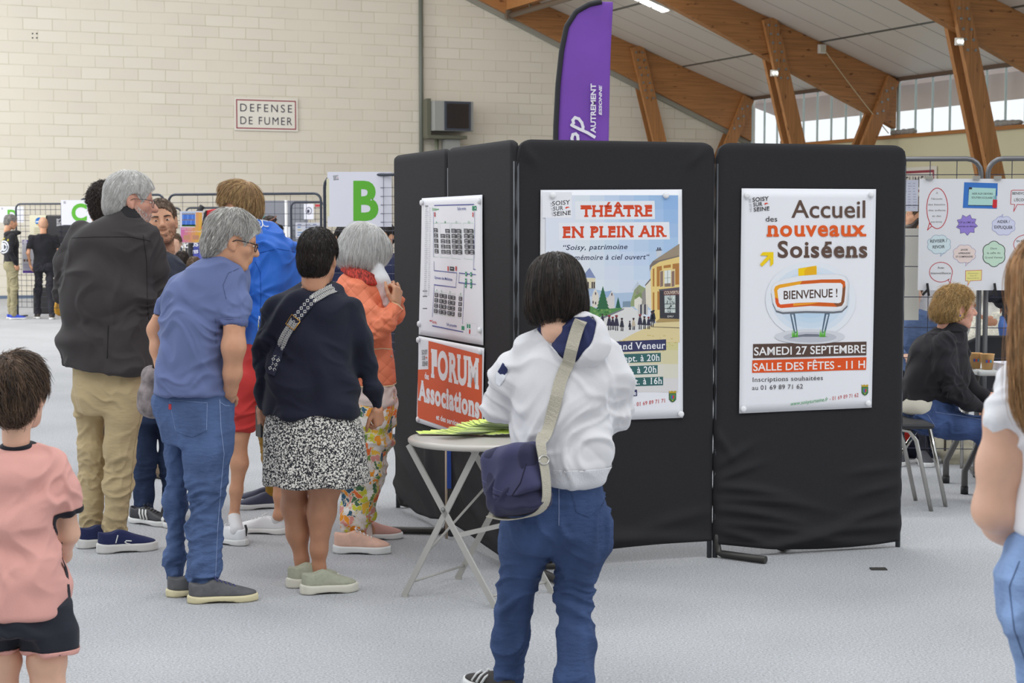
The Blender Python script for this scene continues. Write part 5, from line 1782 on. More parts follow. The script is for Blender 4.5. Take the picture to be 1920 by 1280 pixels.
def grad(prims, P, k=0.02, h=0.002):
	G = np.empty_like(P)
	for a in range(3):
		e = np.zeros(3)
		e[a] = h
		G[:, a] = sd(prims, P + e, k) - sd(prims, P - e, k)
	n = np.linalg.norm(G, axis=1, keepdims=True)
	return G / np.maximum(n, 1e-9)
def half(point, normal):
	"""keeps the side the normal points away from"""
	p, n = np.asarray(point, float), np.asarray(normal, float)
	n = n / np.linalg.norm(n)
	c = p @ n
	return Prim(lambda x, y, z: x * n[0] + y * n[1] + z * n[2] - c, [-9] * 3, [9] * 3, '&')
def field_mesh(prims, h=0.006, k=0.02, smooth=2, shell=None):
	"""surface nets of the blended prims"""
	add = [p for p in prims if p.op == '+']
	lo = np.min([p.lo for p in add], axis=0) - 3 * h
	hi = np.max([p.hi for p in add], axis=0) + 3 * h
	n = np.ceil((hi - lo) / h).astype(int) + 1
	ax = [lo[i] + h * np.arange(n[i]) for i in range(3)]
	F = np.full(n, 1.0, np.float32)
	for p in prims:
		kk = p.k or k
		m = kk + 2.5 * h
		i0 = np.clip(np.floor((p.lo - m - lo) / h).astype(int), 0, n)
		i1 = np.clip(np.ceil((p.hi + m - lo) / h).astype(int) + 1, 0, n)
		if (i1 <= i0).any():
			continue
		sl = tuple(slice(a, b) for a, b in zip(i0, i1))
		d = p.f(ax[0][sl[0]][:, None, None], ax[1][sl[1]][None, :, None], ax[2][sl[2]][None, None, :])
		F[sl] = combine(F[sl], d, p.op, kk)
	S = F < 0
	c = np.zeros(n - 1, np.int8)
	for i in (0, 1):
		for j in (0, 1):
			for l in (0, 1):
				c += S[i:n[0] - 1 + i, j:n[1] - 1 + j, l:n[2] - 1 + l]
	I, J, K = np.nonzero((c > 0) & (c < 8))
	idx = np.full(n - 1, -1, np.int32)
	idx[I, J, K] = np.arange(len(I))
	vals = {(i, j, l): F[I + i, J + j, K + l].astype(float) for i in (0, 1) for j in (0, 1) for l in (0, 1)}
	acc = np.zeros((len(I), 3))
	cnt = np.zeros(len(I))
	cs = list(vals)
	for a in range(8):
		for b in range(a + 1, 8):
			A, B = np.array(cs[a]), np.array(cs[b])
			if np.abs(A - B).sum() != 1:
				continue
			va, vb = vals[cs[a]], vals[cs[b]]
			m = (va < 0) != (vb < 0)
			t = np.where(m, va / np.where(m, va - vb, 1), 0)
			acc += np.where(m[:, None], A + (B - A) * t[:, None], 0)
			cnt += m
	V = lo + h * (np.stack([I, J, K], 1) + acc / cnt[:, None])
	quads = []
	for axis in range(3):
		s0 = [slice(None)] * 3
		s1 = [slice(None)] * 3
		s0[axis], s1[axis] = slice(0, -1), slice(1, None)
		A, B = S[tuple(s0)], S[tuple(s1)]
		ii = np.stack(np.nonzero(A != B), 1)
		o1, o2 = (axis + 1) % 3, (axis + 2) % 3
		ok = (ii[:, o1] > 0) & (ii[:, o2] > 0) & (ii[:, o1] < n[o1] - 1) & (ii[:, o2] < n[o2] - 1)
		ii = ii[ok]
		def cell(d1, d2):
			q = ii.copy()
			q[:, o1] += d1
			q[:, o2] += d2
			return idx[q[:, 0], q[:, 1], q[:, 2]]
		q = np.stack([cell(-1, -1), cell(0, -1), cell(0, 0), cell(-1, 0)], 1)
		flip = ~A[ii[:, 0], ii[:, 1], ii[:, 2]]
		q[flip] = q[flip][:, ::-1]
		quads.append(q)
	Q = np.concatenate(quads)
	Q = Q[(Q >= 0).all(1)]
	for _ in range(smooth):
		V = laplace(V, Q, 0.5)
	return V, Q
def edges_of(Q):
	E = np.concatenate([Q[:, [0, 1]], Q[:, [1, 2]], Q[:, [2, 3]], Q[:, [3, 0]]])
	return E
def laplace(V, Q, w):
	E = edges_of(Q)
	n = len(V)
	cnt = np.bincount(E[:, 0], minlength=n) + np.bincount(E[:, 1], minlength=n)
	A = np.empty_like(V)
	for a in range(3):
		A[:, a] = np.bincount(E[:, 0], V[E[:, 1], a], n) + np.bincount(E[:, 1], V[E[:, 0], a], n)
	return V + w * (A / np.maximum(cnt, 1)[:, None] - V)
def normals(V, Q):
	fn = np.cross(V[Q[:, 2]] - V[Q[:, 0]], V[Q[:, 3]] - V[Q[:, 1]])
	N = np.zeros_like(V)
	for c in range(4):
		for a in range(3):
			N[:, a] += np.bincount(Q[:, c], fn[:, a], len(V))
	return N / np.maximum(np.linalg.norm(N, axis=1, keepdims=True), 1e-12)
def wavenoise(P, lam, rs, axis=(0, 0, 1), aniso=1.0, n=7):
	"""sum of sine waves of wave length ~lam; aniso > 1 stretches the features across the given axis"""
	axis = np.asarray(axis, float)
	axis = axis / np.linalg.norm(axis)
	out = np.zeros(len(P))
	for _ in range(n):
		d = rs.normal(size=3)
		d = d / np.linalg.norm(d)
		par = axis * (d @ axis)
		d = par * aniso + (d - par)
		d = d / np.linalg.norm(d)
		kf = 2 * math.pi / (lam * rs.uniform(0.7, 1.5))
		out += np.sin(P @ d * kf + rs.uniform(0, 6.28))
	return out / math.sqrt(n / 2)
def cloth_folds(V, Q, seed, big=(0.004, 0.22), fine=(0.0025, 0.07), axis=(0, 0, 1), aniso=1.6, masks=()):
	"""creases: warped ridge noise pushed along the normals; masks (centre, radius, amplitude, wave length, axis) add local bunching"""
	rs = np.random.RandomState(seed)
	N = normals(V, Q)
	warp = np.stack([wavenoise(V, 0.3, rs) for _ in range(3)], 1) * 0.035
	P = V + warp
	big, fine = (big[0] * 1.35, big[1]), (fine[0] * 1.5, fine[1])
	d = big[0] * wavenoise(P, big[1], rs, axis, 1.0)
	r = wavenoise(P, fine[1] * 2, rs, axis, aniso)
	d += fine[0] * (np.clip(1 - np.abs(r) * 1.1, 0, 1) * 2 - 0.6) * np.clip(0.55 + 0.6 * wavenoise(V, 0.35, rs), 0, 1.4)
	for c, rad, amp, lam, ax in masks:
		w = np.exp(-(np.linalg.norm((V - np.asarray(c)) / np.asarray(rad), axis=1)) ** 2)
		r = wavenoise(P, lam * 2, rs, ax, 3.0)
		d += 1.35 * amp * w * (np.clip(1 - np.abs(r) * 0.9, 0, 1) * 2 - 0.7)
	V = V + N * d[:, None]
	return laplace(V, Q, 0.35)
# ------------------------------------------------------------------ strands of hair
def strands(prims, roots, flow, length, nseg=9, rad=0.0011, lift=0.004, seed=0, k=0.02, wav=0.3, taper=0.35, curl=0.0, stop=()):
	"""hair tufts that start at roots, follow flow(P, t) and hug the surface of prims; returns verts, quads, tuft number per quad"""
	rs = np.random.RandomState(seed)
	n = len(roots)
	L = length * rs.uniform(0.7, 1.15, n) if np.isscalar(length) else length * rs.uniform(0.85, 1.1, n)
	P = roots.copy()
	path = [P.copy()]
	jit = rs.normal(size=(n, 3)) * wav
	ph = rs.uniform(0, 6.28, n)
	tl = np.abs(rs.normal(size=n)) * lift + 0.0005
	for s in range(nseg):
		t = (s + 1) / nseg
		G = grad(prims, P, k)
		D = flow(P, t) + jit * (0.6 + 0.4 * t)
		if curl:
			D = D + curl * np.stack([np.sin(ph + t * 9), np.cos(ph * 1.7 + t * 8), np.sin(ph * 2.3 + t * 10)], 1)
		D = D - G * np.sum(D * G, 1, keepdims=True) * 0.85
		D /= np.maximum(np.linalg.norm(D, axis=1, keepdims=True), 1e-9)
		P = P + D * (L / nseg)[:, None]
		d = sd(prims, P, k)
		P = P + G * (tl * (0.4 + t) - d)[:, None] * np.where(d < tl, 1.0, 0.35)[:, None]
		path.append(P.copy())
	path = np.stack(path, 1)                          # n, nseg+1, 3
	if stop:
		fl = path.reshape(-1, 3)
		inside = np.zeros(len(fl), bool)
		for q in stop:
			inside |= (q.f(fl[:, 0], fl[:, 1], fl[:, 2]) < -0.002) if q.op == '-' else (q.f(fl[:, 0], fl[:, 1], fl[:, 2]) > 0.012)
		inside = inside.reshape(n, nseg + 1)
		good = ~inside[:, :2].any(1)
		path, inside = path[good], inside[good]
		n = len(path)
		for s in range(1, nseg + 1):
			b_ = inside[:, :s + 1].any(1)
			path[b_, s] = path[b_, s - 1] + (path[b_, s - 1] - path[b_, s - 2] if s > 1 else 0) * 0.12
	T = np.gradient(path, axis=1)
	T /= np.maximum(np.linalg.norm(T, axis=2, keepdims=True), 1e-9)
	ref = rs.normal(size=(n, 1, 3))
	A = np.cross(T, ref)
	A /= np.maximum(np.linalg.norm(A, axis=2, keepdims=True), 1e-9)
	B = np.cross(T, A)
	u = np.linspace(0, 1, nseg + 1)
	rr = rad * rs.uniform(0.6, 1.4, (n, 1)) * (1 - (1 - taper) * u ** 2)[None, :] * np.minimum(1, (1.02 - u) * 6)[None, :]
	V = np.stack([path + rr[..., None] * (A * math.cos(a) + B * math.sin(a)) for a in (0, 2.094, 4.189)], 2)   # n, seg+1, 3, 3
	V = V.reshape(-1, 3)
	base = (np.arange(n) * (nseg + 1) * 3)[:, None, None]
	s_ = (np.arange(nseg) * 3)[None, :, None]
	c_ = np.arange(3)[None, None, :]
	q = np.stack([base + s_ + c_, base + s_ + (c_ + 1) % 3, base + s_ + 3 + (c_ + 1) % 3, base + s_ + 3 + c_], -1)
	tuft = np.broadcast_to(np.arange(n)[:, None, None], q.shape[:3]).reshape(-1)
	return V, q.reshape(-1, 4), tuft
def rot(yaw=0, pitch=0, roll=0):
	"""head frame: columns right, forward, up; yaw turns left (+), pitch looks down (+), roll tilts to the right (+)"""
	m = Matrix.Rotation(R(yaw), 3, 'Z') @ Matrix.Rotation(R(-pitch), 3, 'X') @ Matrix.Rotation(R(roll), 3, 'Y')
	return np.array(m)
# ------------------------------------------------------------------ parts of people
def head_prims(jaw=1.0, nose=1.0, cheek=1.0, smile=False, nk=(0, -0.035, -0.13), nkr=0.055):
	P = [ell((0, -0.012, 0.035), (0.076, 0.098, 0.086)),
		 ell((0, 0.022, -0.03), (0.062 * jaw, 0.072, 0.085), k=0.03),
		 ell((0, 0.062, -0.092), (0.026 * jaw, 0.022, 0.02), k=0.03),
		 cone((-0.048 * jaw, 0.0, -0.055), (-0.02, 0.062, -0.095), 0.020, 0.018, k=0.025),
		 cone((0.048 * jaw, 0.0, -0.055), (0.02, 0.062, -0.095), 0.020, 0.018, k=0.025),
		 ell((-0.043, 0.052, -0.018), (0.022 * cheek, 0.025, 0.024), k=0.02), ell((0.043, 0.052, -0.018), (0.022 * cheek, 0.025, 0.024), k=0.02),
		 cone((-0.04, 0.066, 0.026), (0.04, 0.066, 0.026), 0.015, 0.015, k=0.02),
		 ell((-0.031, 0.088, 0.006), (0.017, 0.014, 0.011), op='-', k=0.012), ell((0.031, 0.088, 0.006), (0.017, 0.014, 0.011), op='-', k=0.012),
		 ell((-0.031, 0.074, 0.005), (0.0135, 0.0135, 0.0125), k=0.004), ell((0.031, 0.074, 0.005), (0.0135, 0.0135, 0.0125), k=0.004),
		 cone((0, 0.086, 0.016), (0, 0.106 * nose ** 0.3, -0.024), 0.008, 0.0135 * nose, k=0.012),
		 ell((-0.012, 0.094, -0.029), (0.009, 0.011, 0.008), k=0.007), ell((0.012, 0.094, -0.029), (0.009, 0.011, 0.008), k=0.007),
		 ell((0, 0.082, -0.056), (0.03, 0.016, 0.02), k=0.014)]
	w = 0.029 if smile else 0.022
	P += [cone((-w, 0.081, -0.05 + (0.007 if smile else -0.002)), (0, 0.0945, -0.0515), 0.0035, 0.006, k=0.006), cone((w, 0.081, -0.05 + (0.007 if smile else -0.002)), (0, 0.0945, -0.0515), 0.0035, 0.006, k=0.006),
		  cone((-w * .9, 0.080, -0.054 + (0.008 if smile else 0)), (0, 0.0925, -0.064 - (0.004 if smile else 0)), 0.0035, 0.007, k=0.006), cone((w * .9, 0.080, -0.054 + (0.008 if smile else 0)), (0, 0.0925, -0.064 - (0.004 if smile else 0)), 0.0035, 0.007, k=0.006)]
	if smile:
		P += [cone((e * .022, .089, -.0495), (0, .099, -.0595), .0032, .0088, op='-', k=.003) for e in (-1, 1)] + [ell((e * .045, .058, -.012), (.02, .022, .018), k=.02) for e in (-1, 1)]
	for s in (-1, 1):
		P += [ell((s * 0.078, -0.012, -0.004), (0.009, 0.021, 0.034), rot(s * 14, -8, 0), k=0.008),
			  ell((s * 0.0865, -0.008, 0.002), (0.0055, 0.011, 0.018), rot(s * 14, -8, 0), '-', k=0.004),
			  ell((s * 0.077, 0.0, -0.032), (0.007, 0.009, 0.010), k=0.005)]
	P.append(cone((0, -0.03, -0.03), nk, nkr * 1.02, nkr, k=0.03))
	return P
def eyes(head_o, head_R, s, parent, iris=(84, 66, 48)):
	for e in (-1, 1):
		c = np.array([e * 0.031, 0.0775, 0.0045])
		Mx = Matrix([list(head_R[i] * s) + [head_o[i]] for i in range(3)] + [[0, 0, 0, 1]])
		mb = MB()
		rr = bmesh.ops.create_uvsphere(mb.bm, u_segments=16, v_segments=10, radius=1, matrix=Mx @ Matrix.Translation(Vector(c)) @ Matrix.Rotation(e * 0.12, 4, 'Y') @ Matrix.Diagonal((0.0128, 0.0122, 0.0052, 1)))
		o = mb.build('eye', mat('eye_white', (214, 208, 200), 0.25), parent)
		for pl in o.data.polygons:
			pl.use_smooth = True
		mb = MB()
		bmesh.ops.create_uvsphere(mb.bm, u_segments=12, v_segments=8, radius=1, matrix=Mx @ Matrix.Translation(Vector(c + np.array([-e * 0.001, 0.0098, 0]))) @ Matrix.Diagonal((0.0054, 0.0032, 0.0050, 1)))
		mb.build('iris', mat('iris_%d' % iris[0], iris, 0.2), o)
def hand_prims(w, d, up, side=1, s=1.0, pose='relaxed'):
	"""wrist w, direction of the fingers d, back of the hand up, side = +1 thumb along cross(d, up)"""
	d = np.asarray(d, float) / np.linalg.norm(d)
	up = np.asarray(up, float)
	up = up - d * (up @ d)
	up /= np.linalg.norm(up)
	t = np.cross(d, up) * side
	P = lambda a, b, c: w + (d * a + t * b + up * c) * s
	out = [cone(P(-0.03, 0, 0), P(0.02, 0, 0), 0.027 * s, 0.028 * s, squash=(up, 1.3), k=0.015),
		   cone(P(0.02, 0.018, 0), P(0.085, 0.026, 0.0), 0.020 * s, 0.014 * s, squash=(up, 1.15), k=0.012), cone(P(0.02, -0.014, 0), P(0.08, -0.026, 0), 0.020 * s, 0.013 * s, squash=(up, 1.15), k=0.012),
		   cone(P(0.03, 0, 0), P(0.088, 0.0, 0.002), 0.019 * s, 0.014 * s, k=0.012)]
	curl = {'relaxed': (0.35, 0.75), 'fist': (1.5, 1.7), 'flat': (0.1, 0.15), 'point': (1.4, 1.6), 'hold': (0.9, 1.1)}[pose]
	for i, (b, L, a0) in enumerate([(0.029, 0.070, 0.084), (0.0095, 0.078, 0.089), (-0.010, 0.072, 0.086), (-0.028, 0.057, 0.078)]):
		c1, c2 = curl
		if pose == 'point' and i == 0:
			c1, c2 = 0.1, 0.2
		c1, c2 = c1 + 0.06 * i, c2 + 0.05 * i
		p = P(a0, b, 0)
		fan = b * 0.7
		ang = 0.0
		for seg, (fl, da) in enumerate([(0.45, c1), (0.31, c2), (0.24, c2 * 0.6)]):
			ang += da
			q = p + (d * math.cos(ang) - up * math.sin(ang) + t * fan * (1 if seg == 0 else 0.6)) * L * fl * s
			out.append(cone(p, q, (0.0092 - seg * 0.0009) * s, (0.0085 - seg * 0.0009) * s, k=0.003))
			p = q
	p = P(0.022, 0.028, -0.006)
	for (a, b, c, r0, r1) in [(0.028, 0.024, -0.012, 0.0125, 0.0105), (0.032, 0.010, -0.012, 0.0102, 0.009), (0.024, -0.002 if pose in ('fist', 'hold') else 0.004, -0.010, 0.0092, 0.0078)]:
		q = p + (d * a + t * b + up * c) * s
		out.append(cone(p, q, r0 * s, r1 * s, k=0.004))
		p = q
	return out
def shoe(parent, heel, toe, w=0.096, mats=(None, None), h=0.105, style='sneaker', heel_lift=0.0, toe_lift=0.0, collar=True, lace=None, name='shoe', sole_h=None):
	"""shoe from heel to toe point (ground points, person-local); parts: upper mesh with sole, laces and stripe as sub-parts"""
	heel, toe = np.array(heel, float), np.array(toe, float)
	L = np.linalg.norm((toe - heel)[:2])
	f = np.append((toe - heel)[:2] / L, 0)
	pitch = math.atan2(toe_lift - heel_lift, L)
	yaw = math.atan2(f[1], f[0]) - math.pi / 2
	Rm = np.array(Matrix.Rotation(yaw, 3, 'Z') @ Matrix.Rotation(pitch, 3, 'X'))
	o = np.array([heel[0], heel[1], max(heel[2], 0) + heel_lift])
	sh = sole_h or 0.030
	hw = w / 2
	ys = [0, 0.06, 0.2, 0.42, 0.62, 0.8, 0.92, 1.0]
	ws = [0.30, 0.62, 0.74, 0.74, 0.92, 0.95, 0.74, 0.35]
	ty, tw = spline([y * L for y in ys], [x * hw for x in ws])
	def outline(x, y):
		return np.abs(x) - np.interp(y, ty, tw)
	def base(infl, z0, z1, topf=None):
		def fn(x, y, z):
			d = outline(x, y) - infl
			d = np.maximum(d, np.maximum(-y - 0.003 - infl, y - L - 0.002 - infl))
			zt = z1 if topf is None else topf(y)
			dz = np.maximum(z0 - z, z - zt)
			r = 0.008
			return np.sqrt(np.maximum(d + r, 0) ** 2 + np.maximum(dz + r, 0) ** 2) + np.minimum(np.maximum(d, dz) + r, 0) - r
		return Prim(fn, [-hw - 0.02, -0.02, z0 - 0.01], [hw + 0.02, L + 0.02, (z1 if topf is None else 0.14) + 0.01])
	tz = spline([0, 0.12 * L, 0.3 * L, 0.45 * L, 0.6 * L, 0.8 * L, L], [h * 1.06, h * 1.0, h * 0.97, h * 0.9, h * 0.74, h * 0.58, h * 0.42])
	def upper(x, y, z):
		hgt = np.interp(y, tz[0], tz[1])
		wd = np.interp(y, ty, tw) * (1 - 0.42 * np.clip((z - sh) / np.maximum(hgt - sh, 0.01), 0, 1) ** 2.0 * np.clip(1.2 - 0.0 * y, 0, 1))
		d = np.maximum(np.abs(x) - wd + 0.002, np.maximum(-y, y - L))
		dz = np.maximum(sh - 0.006 - z, z - hgt)
		r = 0.012
		return np.sqrt(np.maximum(d + r, 0) ** 2 + np.maximum(dz + r, 0) ** 2) + np.minimum(np.maximum(d, dz) + r, 0) - r
	up = [Prim(upper, [-hw - 0.02, -0.02, sh - 0.02], [hw + 0.02, L + 0.02, h + 0.03]), ell((0, 0.17 * L, h + .004), (0.034, 0.048, 0.03), op='-', k=0.012)]
	place = lambda V: o + V @ Rm.T
	V, Q = field_mesh(up, 0.005, 0.012, 2)
	so = mesh_np(name, place(V), Q, mats[0], parent)
	tip = lambda y: sh + 0.0 * y + 0.006 * np.clip((0.15 * L - y) / (0.15 * L), 0, 1) + 0.004 * np.clip((y - 0.8 * L) / (0.2 * L), 0, 1)
	sole = [base(0.004, 0.0, 0.05, lambda y: tip(y) + 0.35 * max(0, sh - .03) * np.clip(1 - y / L, 0, 1))]
	if style == 'sneaker':
		sole.append(Prim(lambda x, y, z: 0.012 - np.sqrt((z + 0.004) ** 2 + (y - 0.45 * L) ** 2 * 0.02) + 0 * x, [-1, -1, -0.02], [1, 1, 0.02], '&'))
	V, Q = field_mesh(sole, 0.005, 0.01, 1)
	mesh_np('sole', place(V), Q, mats[1], so)
	if lace:
		mb = MB()
		for i in range(5):
			y = (0.40 + i * 0.065) * L
			z = float(np.interp(y, tz[0], tz[1])) + 0.003
			ww = float(np.interp(y, ty, tw)) * 0.42
			a = place(np.array([[-ww, y - 0.006, z - 0.006], [0, y, z], [ww, y + 0.006, z - 0.006]]))
			mb.tube(a, 0.003, 6)
		y = 0.40 * L
		z = float(np.interp(y, tz[0], tz[1])) + 0.004
		for e in (-1, 1):
			a = place(np.array([[0, y, z], [e * 0.016, y - 0.006, z + 0.012], [e * 0.03, y + 0.006, z - 0.002], [e * 0.012, y + 0.012, z + 0.001]]))
			mb.tube(a, 0.0024, 6)
		mb.build('laces', lace, so)
	return so, (o, Rm, L, place)
class Person:
	"""frame of one person: root on the floor under photo column px0 at distance D; J() turns photo pixels (plus metres farther away) into local points"""
	def __init__(self, px0, D, name='person'):
		self.D = D
		self.root_p = np.array([Wp(px0, 640, D)[0], D, 0.0])
	def J(self, px, py, dy=0.0):
		return Wp(px, py, self.D + dy) - self.root_p
	def r(self, px, dy=0.0):
		return px * (self.D + dy) / FPX
	def row(self, py, xl, xr, b, dy=0.0):
		a, c = self.J(xl, py, dy), self.J(xr, py, dy)
		return ((a[2] + c[2]) / 2, (a[0] + c[0]) / 2, dy, (c[0] - a[0]) / 2, b)
	def loft(self, rows, e=2.3, **kw):
		return loft([self.row(*r_) for r_ in rows], e, **kw)
	def limb(self, pts, k=0.03, dr=0.0, **kw):
		"""pts (px, py, dy, radius px); dr metres added to the radii"""
		out = []
		for a, b in zip(pts[:-1], pts[1:]):
			out.append(cone(self.J(*a[:3]), self.J(*b[:3]), max(0.01, self.r(a[3], a[2]) + dr), max(0.01, self.r(b[3], b[2]) + dr), k=k, **kw))
		return out
	def head(self, px, py, dy, s, yaw, pitch=0, roll=0, **kw):
		self.ho, self.HR, self.s = self.J(px, py, dy), rot(yaw, pitch, roll), s
		self.hp = head_prims(**kw)
		return [xform(q, self.ho, self.HR, s) for q in self.hp]
	def hit(self, obj, pts, off=0.002):
		"""points where sight lines through photo pixels meet a garment, with its normals"""
		key = obj.name
		if not hasattr(self, 'bvh'):
			self.bvh = {}
		if key not in self.bvh:
			me = obj.data
			n = len(me.vertices)
			co = np.empty(n * 3, np.float32)
			me.vertices.foreach_get('co', co)
			self.bvh[key] = BVHTree.FromPolygons(co.reshape(-1, 3).tolist(), [tuple(q.vertices) for q in me.polygons])
		o = np.array([0, 0, CAMH]) - self.root_p
		P, N = [], []
		for px, py in pts:
			h_ = self.bvh[key].ray_cast(Vector(o), Vector(ray(px, py)).normalized())
			if h_[0] is None:
				h_ = self.bvh[key].find_nearest(Vector(self.J(px, py)))
			P.append(np.array(h_[0]))
			N.append(np.array(h_[1]))
		P, N = np.array(P), np.array(N)
		for _ in range(2):
			if len(N) > 2:
				N[1:-1] = (N[:-2] + N[1:-1] * 2 + N[2:]) / 4
		N /= np.linalg.norm(N, axis=1, keepdims=True)
		return P + N * off, N
	def dense(self, pts, step=6.0):
		out = []
		for a, b in zip(pts[:-1], pts[1:]):
			n = max(1, int(math.hypot(b[0] - a[0], b[1] - a[1]) / step))
			out += [(a[0] + (b[0] - a[0]) * i / n, a[1] + (b[1] - a[1]) * i / n) for i in range(n)]
		return out + [pts[-1]]
	def seam(self, obj, pts, m, r=0.0012, name='stitching', step=5.0):
		P, N = self.hit(obj, self.dense(pts, step), 0.0006)
		mb = MB()
		mb.tube(P, r, 5)
		return mb.build(name, m, obj)
	def strap(self, obj, pts, w, name, m, th=0.003, off=0.002, step=8.0, parent=None):
		P, N = self.hit(obj, self.dense(pts, step), off)
		for _ in range(3):
			P[1:-1] = 0.5 * P[1:-1] + 0.25 * (P[:-2] + P[2:])
		return ribbon(P, w, th, name, m, parent, N)
	def slice(self, obj, planes, off, m, name, front=None, near=None):
		"""a strip of a garment between planes (point, normal pointing out), lifted by off: bands, cuffs, pockets, badges"""
		bm = bmesh.new()
		bm.from_mesh(obj.data)
		if front is not None:
			bm.normal_update()
			bmesh.ops.delete(bm, geom=[f for f in bm.faces if f.normal @ Vector(front) <= 0], context='FACES')
		if near is not None:
			c_ = Vector(near[0])
			bmesh.ops.delete(bm, geom=[f for f in bm.faces if (f.calc_center_median() - c_).length > near[1]], context='FACES')
		for pt, n in planes:
			bmesh.ops.bisect_plane(bm, geom=bm.verts[:] + bm.edges[:] + bm.faces[:], plane_co=Vector(pt), plane_no=Vector(n), clear_outer=True)
		bm.normal_update()
		for v in bm.verts:
			v.co += v.normal * off
		rim = [e for e in bm.edges if e.is_boundary]
		me = bpy.data.meshes.new(name)
		if rim:
			r_ = bmesh.ops.extrude_edge_only(bm, edges=rim)
			for v in r_['geom']:
				if isinstance(v, bmesh.types.BMVert):
					ne = [e.other_vert(v) for e in v.link_edges]
					src = [w for w in ne if w.normal.length > 0]
					v.co -= (src[0].normal if src else v.normal) * (off + 0.002)
		bm.to_mesh(me)
		bm.free()
		me.materials.clear()
		me.materials.append(m)
		o = bpy.data.objects.new(name, me)
		link(o, obj)
		return o
	def patch(self, obj, poly, off, m, name):
		"""convex polygon of photo pixels cut out of the camera-facing side of a garment"""
		cen = np.mean(np.array(poly), axis=0)
		o = np.array([0, 0, CAMH]) - self.root_p
		pl = []
		n = len(poly)
		for i in range(n):
			a, b = ray(*poly[i]), ray(*poly[(i + 1) % n])
			nn = np.cross(a, b)
			if nn @ ray(*cen) > 0:
				nn = -nn
			pl.append((o, nn))
		c = ray(*cen)
		return self.slice(obj, pl, off, m, name, front=tuple(-c))
	def make(self, prims, label, skin, h=0.005, k=0.02, group=None):
		V, Q = field_mesh(prims, h, k, 2)
		o = mesh_np('person', V, Q, skin)
		o.location = self.root_p
		tag(o, label, 'person', group)
		self.o = o
		return o
	def cloth(self, name, prims, m, h=0.007, k=0.025, seed=1, smooth=2, **kw):
		V, Q = field_mesh(prims, h, k, smooth)
		if kw.get('flat_') is None:
			V = cloth_folds(V, Q, seed, **kw)
		o = mesh_np(name, V, Q, m, self.o)
		# the body under the garment keeps clear of its creases
		me = self.o.data
		n = len(me.vertices)
		co = np.empty(n * 3, np.float32)
		me.vertices.foreach_get('co', co)
		B = co.reshape(-1, 3).astype(float)
		lo, hi = V.min(0) - .01, V.max(0) + .01
		ix = np.nonzero(((B > lo) & (B < hi)).all(1))[0]
		plus = [q for q in prims if q.op == '+']
		for _ in range(3):
			P = B[ix]
			d = sd(plus, P, k)
			need = (d > -.02) & (sd(prims, P, k) < .004) & (d < .012)
			G = grad(plus, P[need], k)
			B[ix[need]] = P[need] - G * np.minimum(.02 + d[need], .012)[:, None]
		me.vertices.foreach_set('co', B.astype(np.float32).ravel())
		me.update()
		return o
def hair_mat(name, c, var=0.35):
	m = mat(name, c, rough=0.42, spec=0.45, noise=var, nscale=60, nstretch=(1, 1, 0.35))
	return m
def head_hair(p, ho, HR, s, cap, roots_dir, flow, length, m, n=1600, rad=0.0013, lift=0.004, seed=1, wav=0.25, curl=0.0, cut=(), name='hair', h=0.005, kk=0.02, nseg=9, m2=None):
	"""cap = prims in the head frame; roots_dir(dirs) -> bool mask on the unit sphere of the skull"""
	if n > 2000:
		n, rad = int(n * 1.5), rad * .74
	V, Q = field_mesh(list(cap) + list(cut), h, kk, 2)
	rs = np.random.RandomState(seed)
	N = normals(V, Q)
	V = V + N * (0.0022 * wavenoise(V, 0.012, rs, (0, 0, 1), 0.5))[:, None]
	d = rs.normal(size=(n * 4, 3))
	d /= np.linalg.norm(d, axis=1, keepdims=True)
	d = d[roots_dir(d)][:n]
	c0 = np.array([0, -0.012, 0.03])
	P = c0 + d * 0.13
	for _ in range(6):
		dist = sd(cap, P, kk)
		P = P - d * dist[:, None] * 0.9
	P = P - d * 0.003
	if cut:
		P = P[sd(list(cap) + list(cut), P, kk) < 0.006]
	V2, Q2, tf = strands(cap, P, flow, length, nseg, rad, lift, seed, kk, wav, 0.35, curl, stop=cut)
	A = np.concatenate([V, V2])
	B = np.concatenate([Q, Q2 + len(V)])
	mi = None
	ms = [m]
	if m2 is not None:
		ms = [m, m2]
		pick = np.random.RandomState(seed + 9).rand(int(tf.max()) + 1) < 0.35
		mi = np.concatenate([np.zeros(len(Q), int), pick[tf].astype(int)])
	return mesh_np(name, ho + (A * s) @ HR.T, B, ms, p.o, True, mi)
def ribbon(pts, w, th, name, m, parent, nrm=None, mats=None):
	"""strap: pts (n,3), normals nrm (n,3)"""
	pts = np.asarray(pts, float)
	T = np.gradient(pts, axis=0)
	T /= np.linalg.norm(T, axis=1, keepdims=True)
	S = np.cross(T, nrm)
	S /= np.linalg.norm(S, axis=1, keepdims=True)
	V, F = [], []
	n = len(pts)
	for i in range(n):
		for a, b in ((-1, 0), (1, 0), (1, 1), (-1, 1)):
			V.append(pts[i] + S[i] * a * w / 2 + nrm[i] * b * th)
	for i in range(n - 1):
		for k in range(4):
			a, b = i * 4 + k, i * 4 + (k + 1) % 4
			F.append((a, b, b + 4, a + 4))
	F += [(3, 2, 1, 0), tuple((n - 1) * 4 + k for k in range(4))]
	return mesh_np(name, V, F, m, parent, smooth=False)
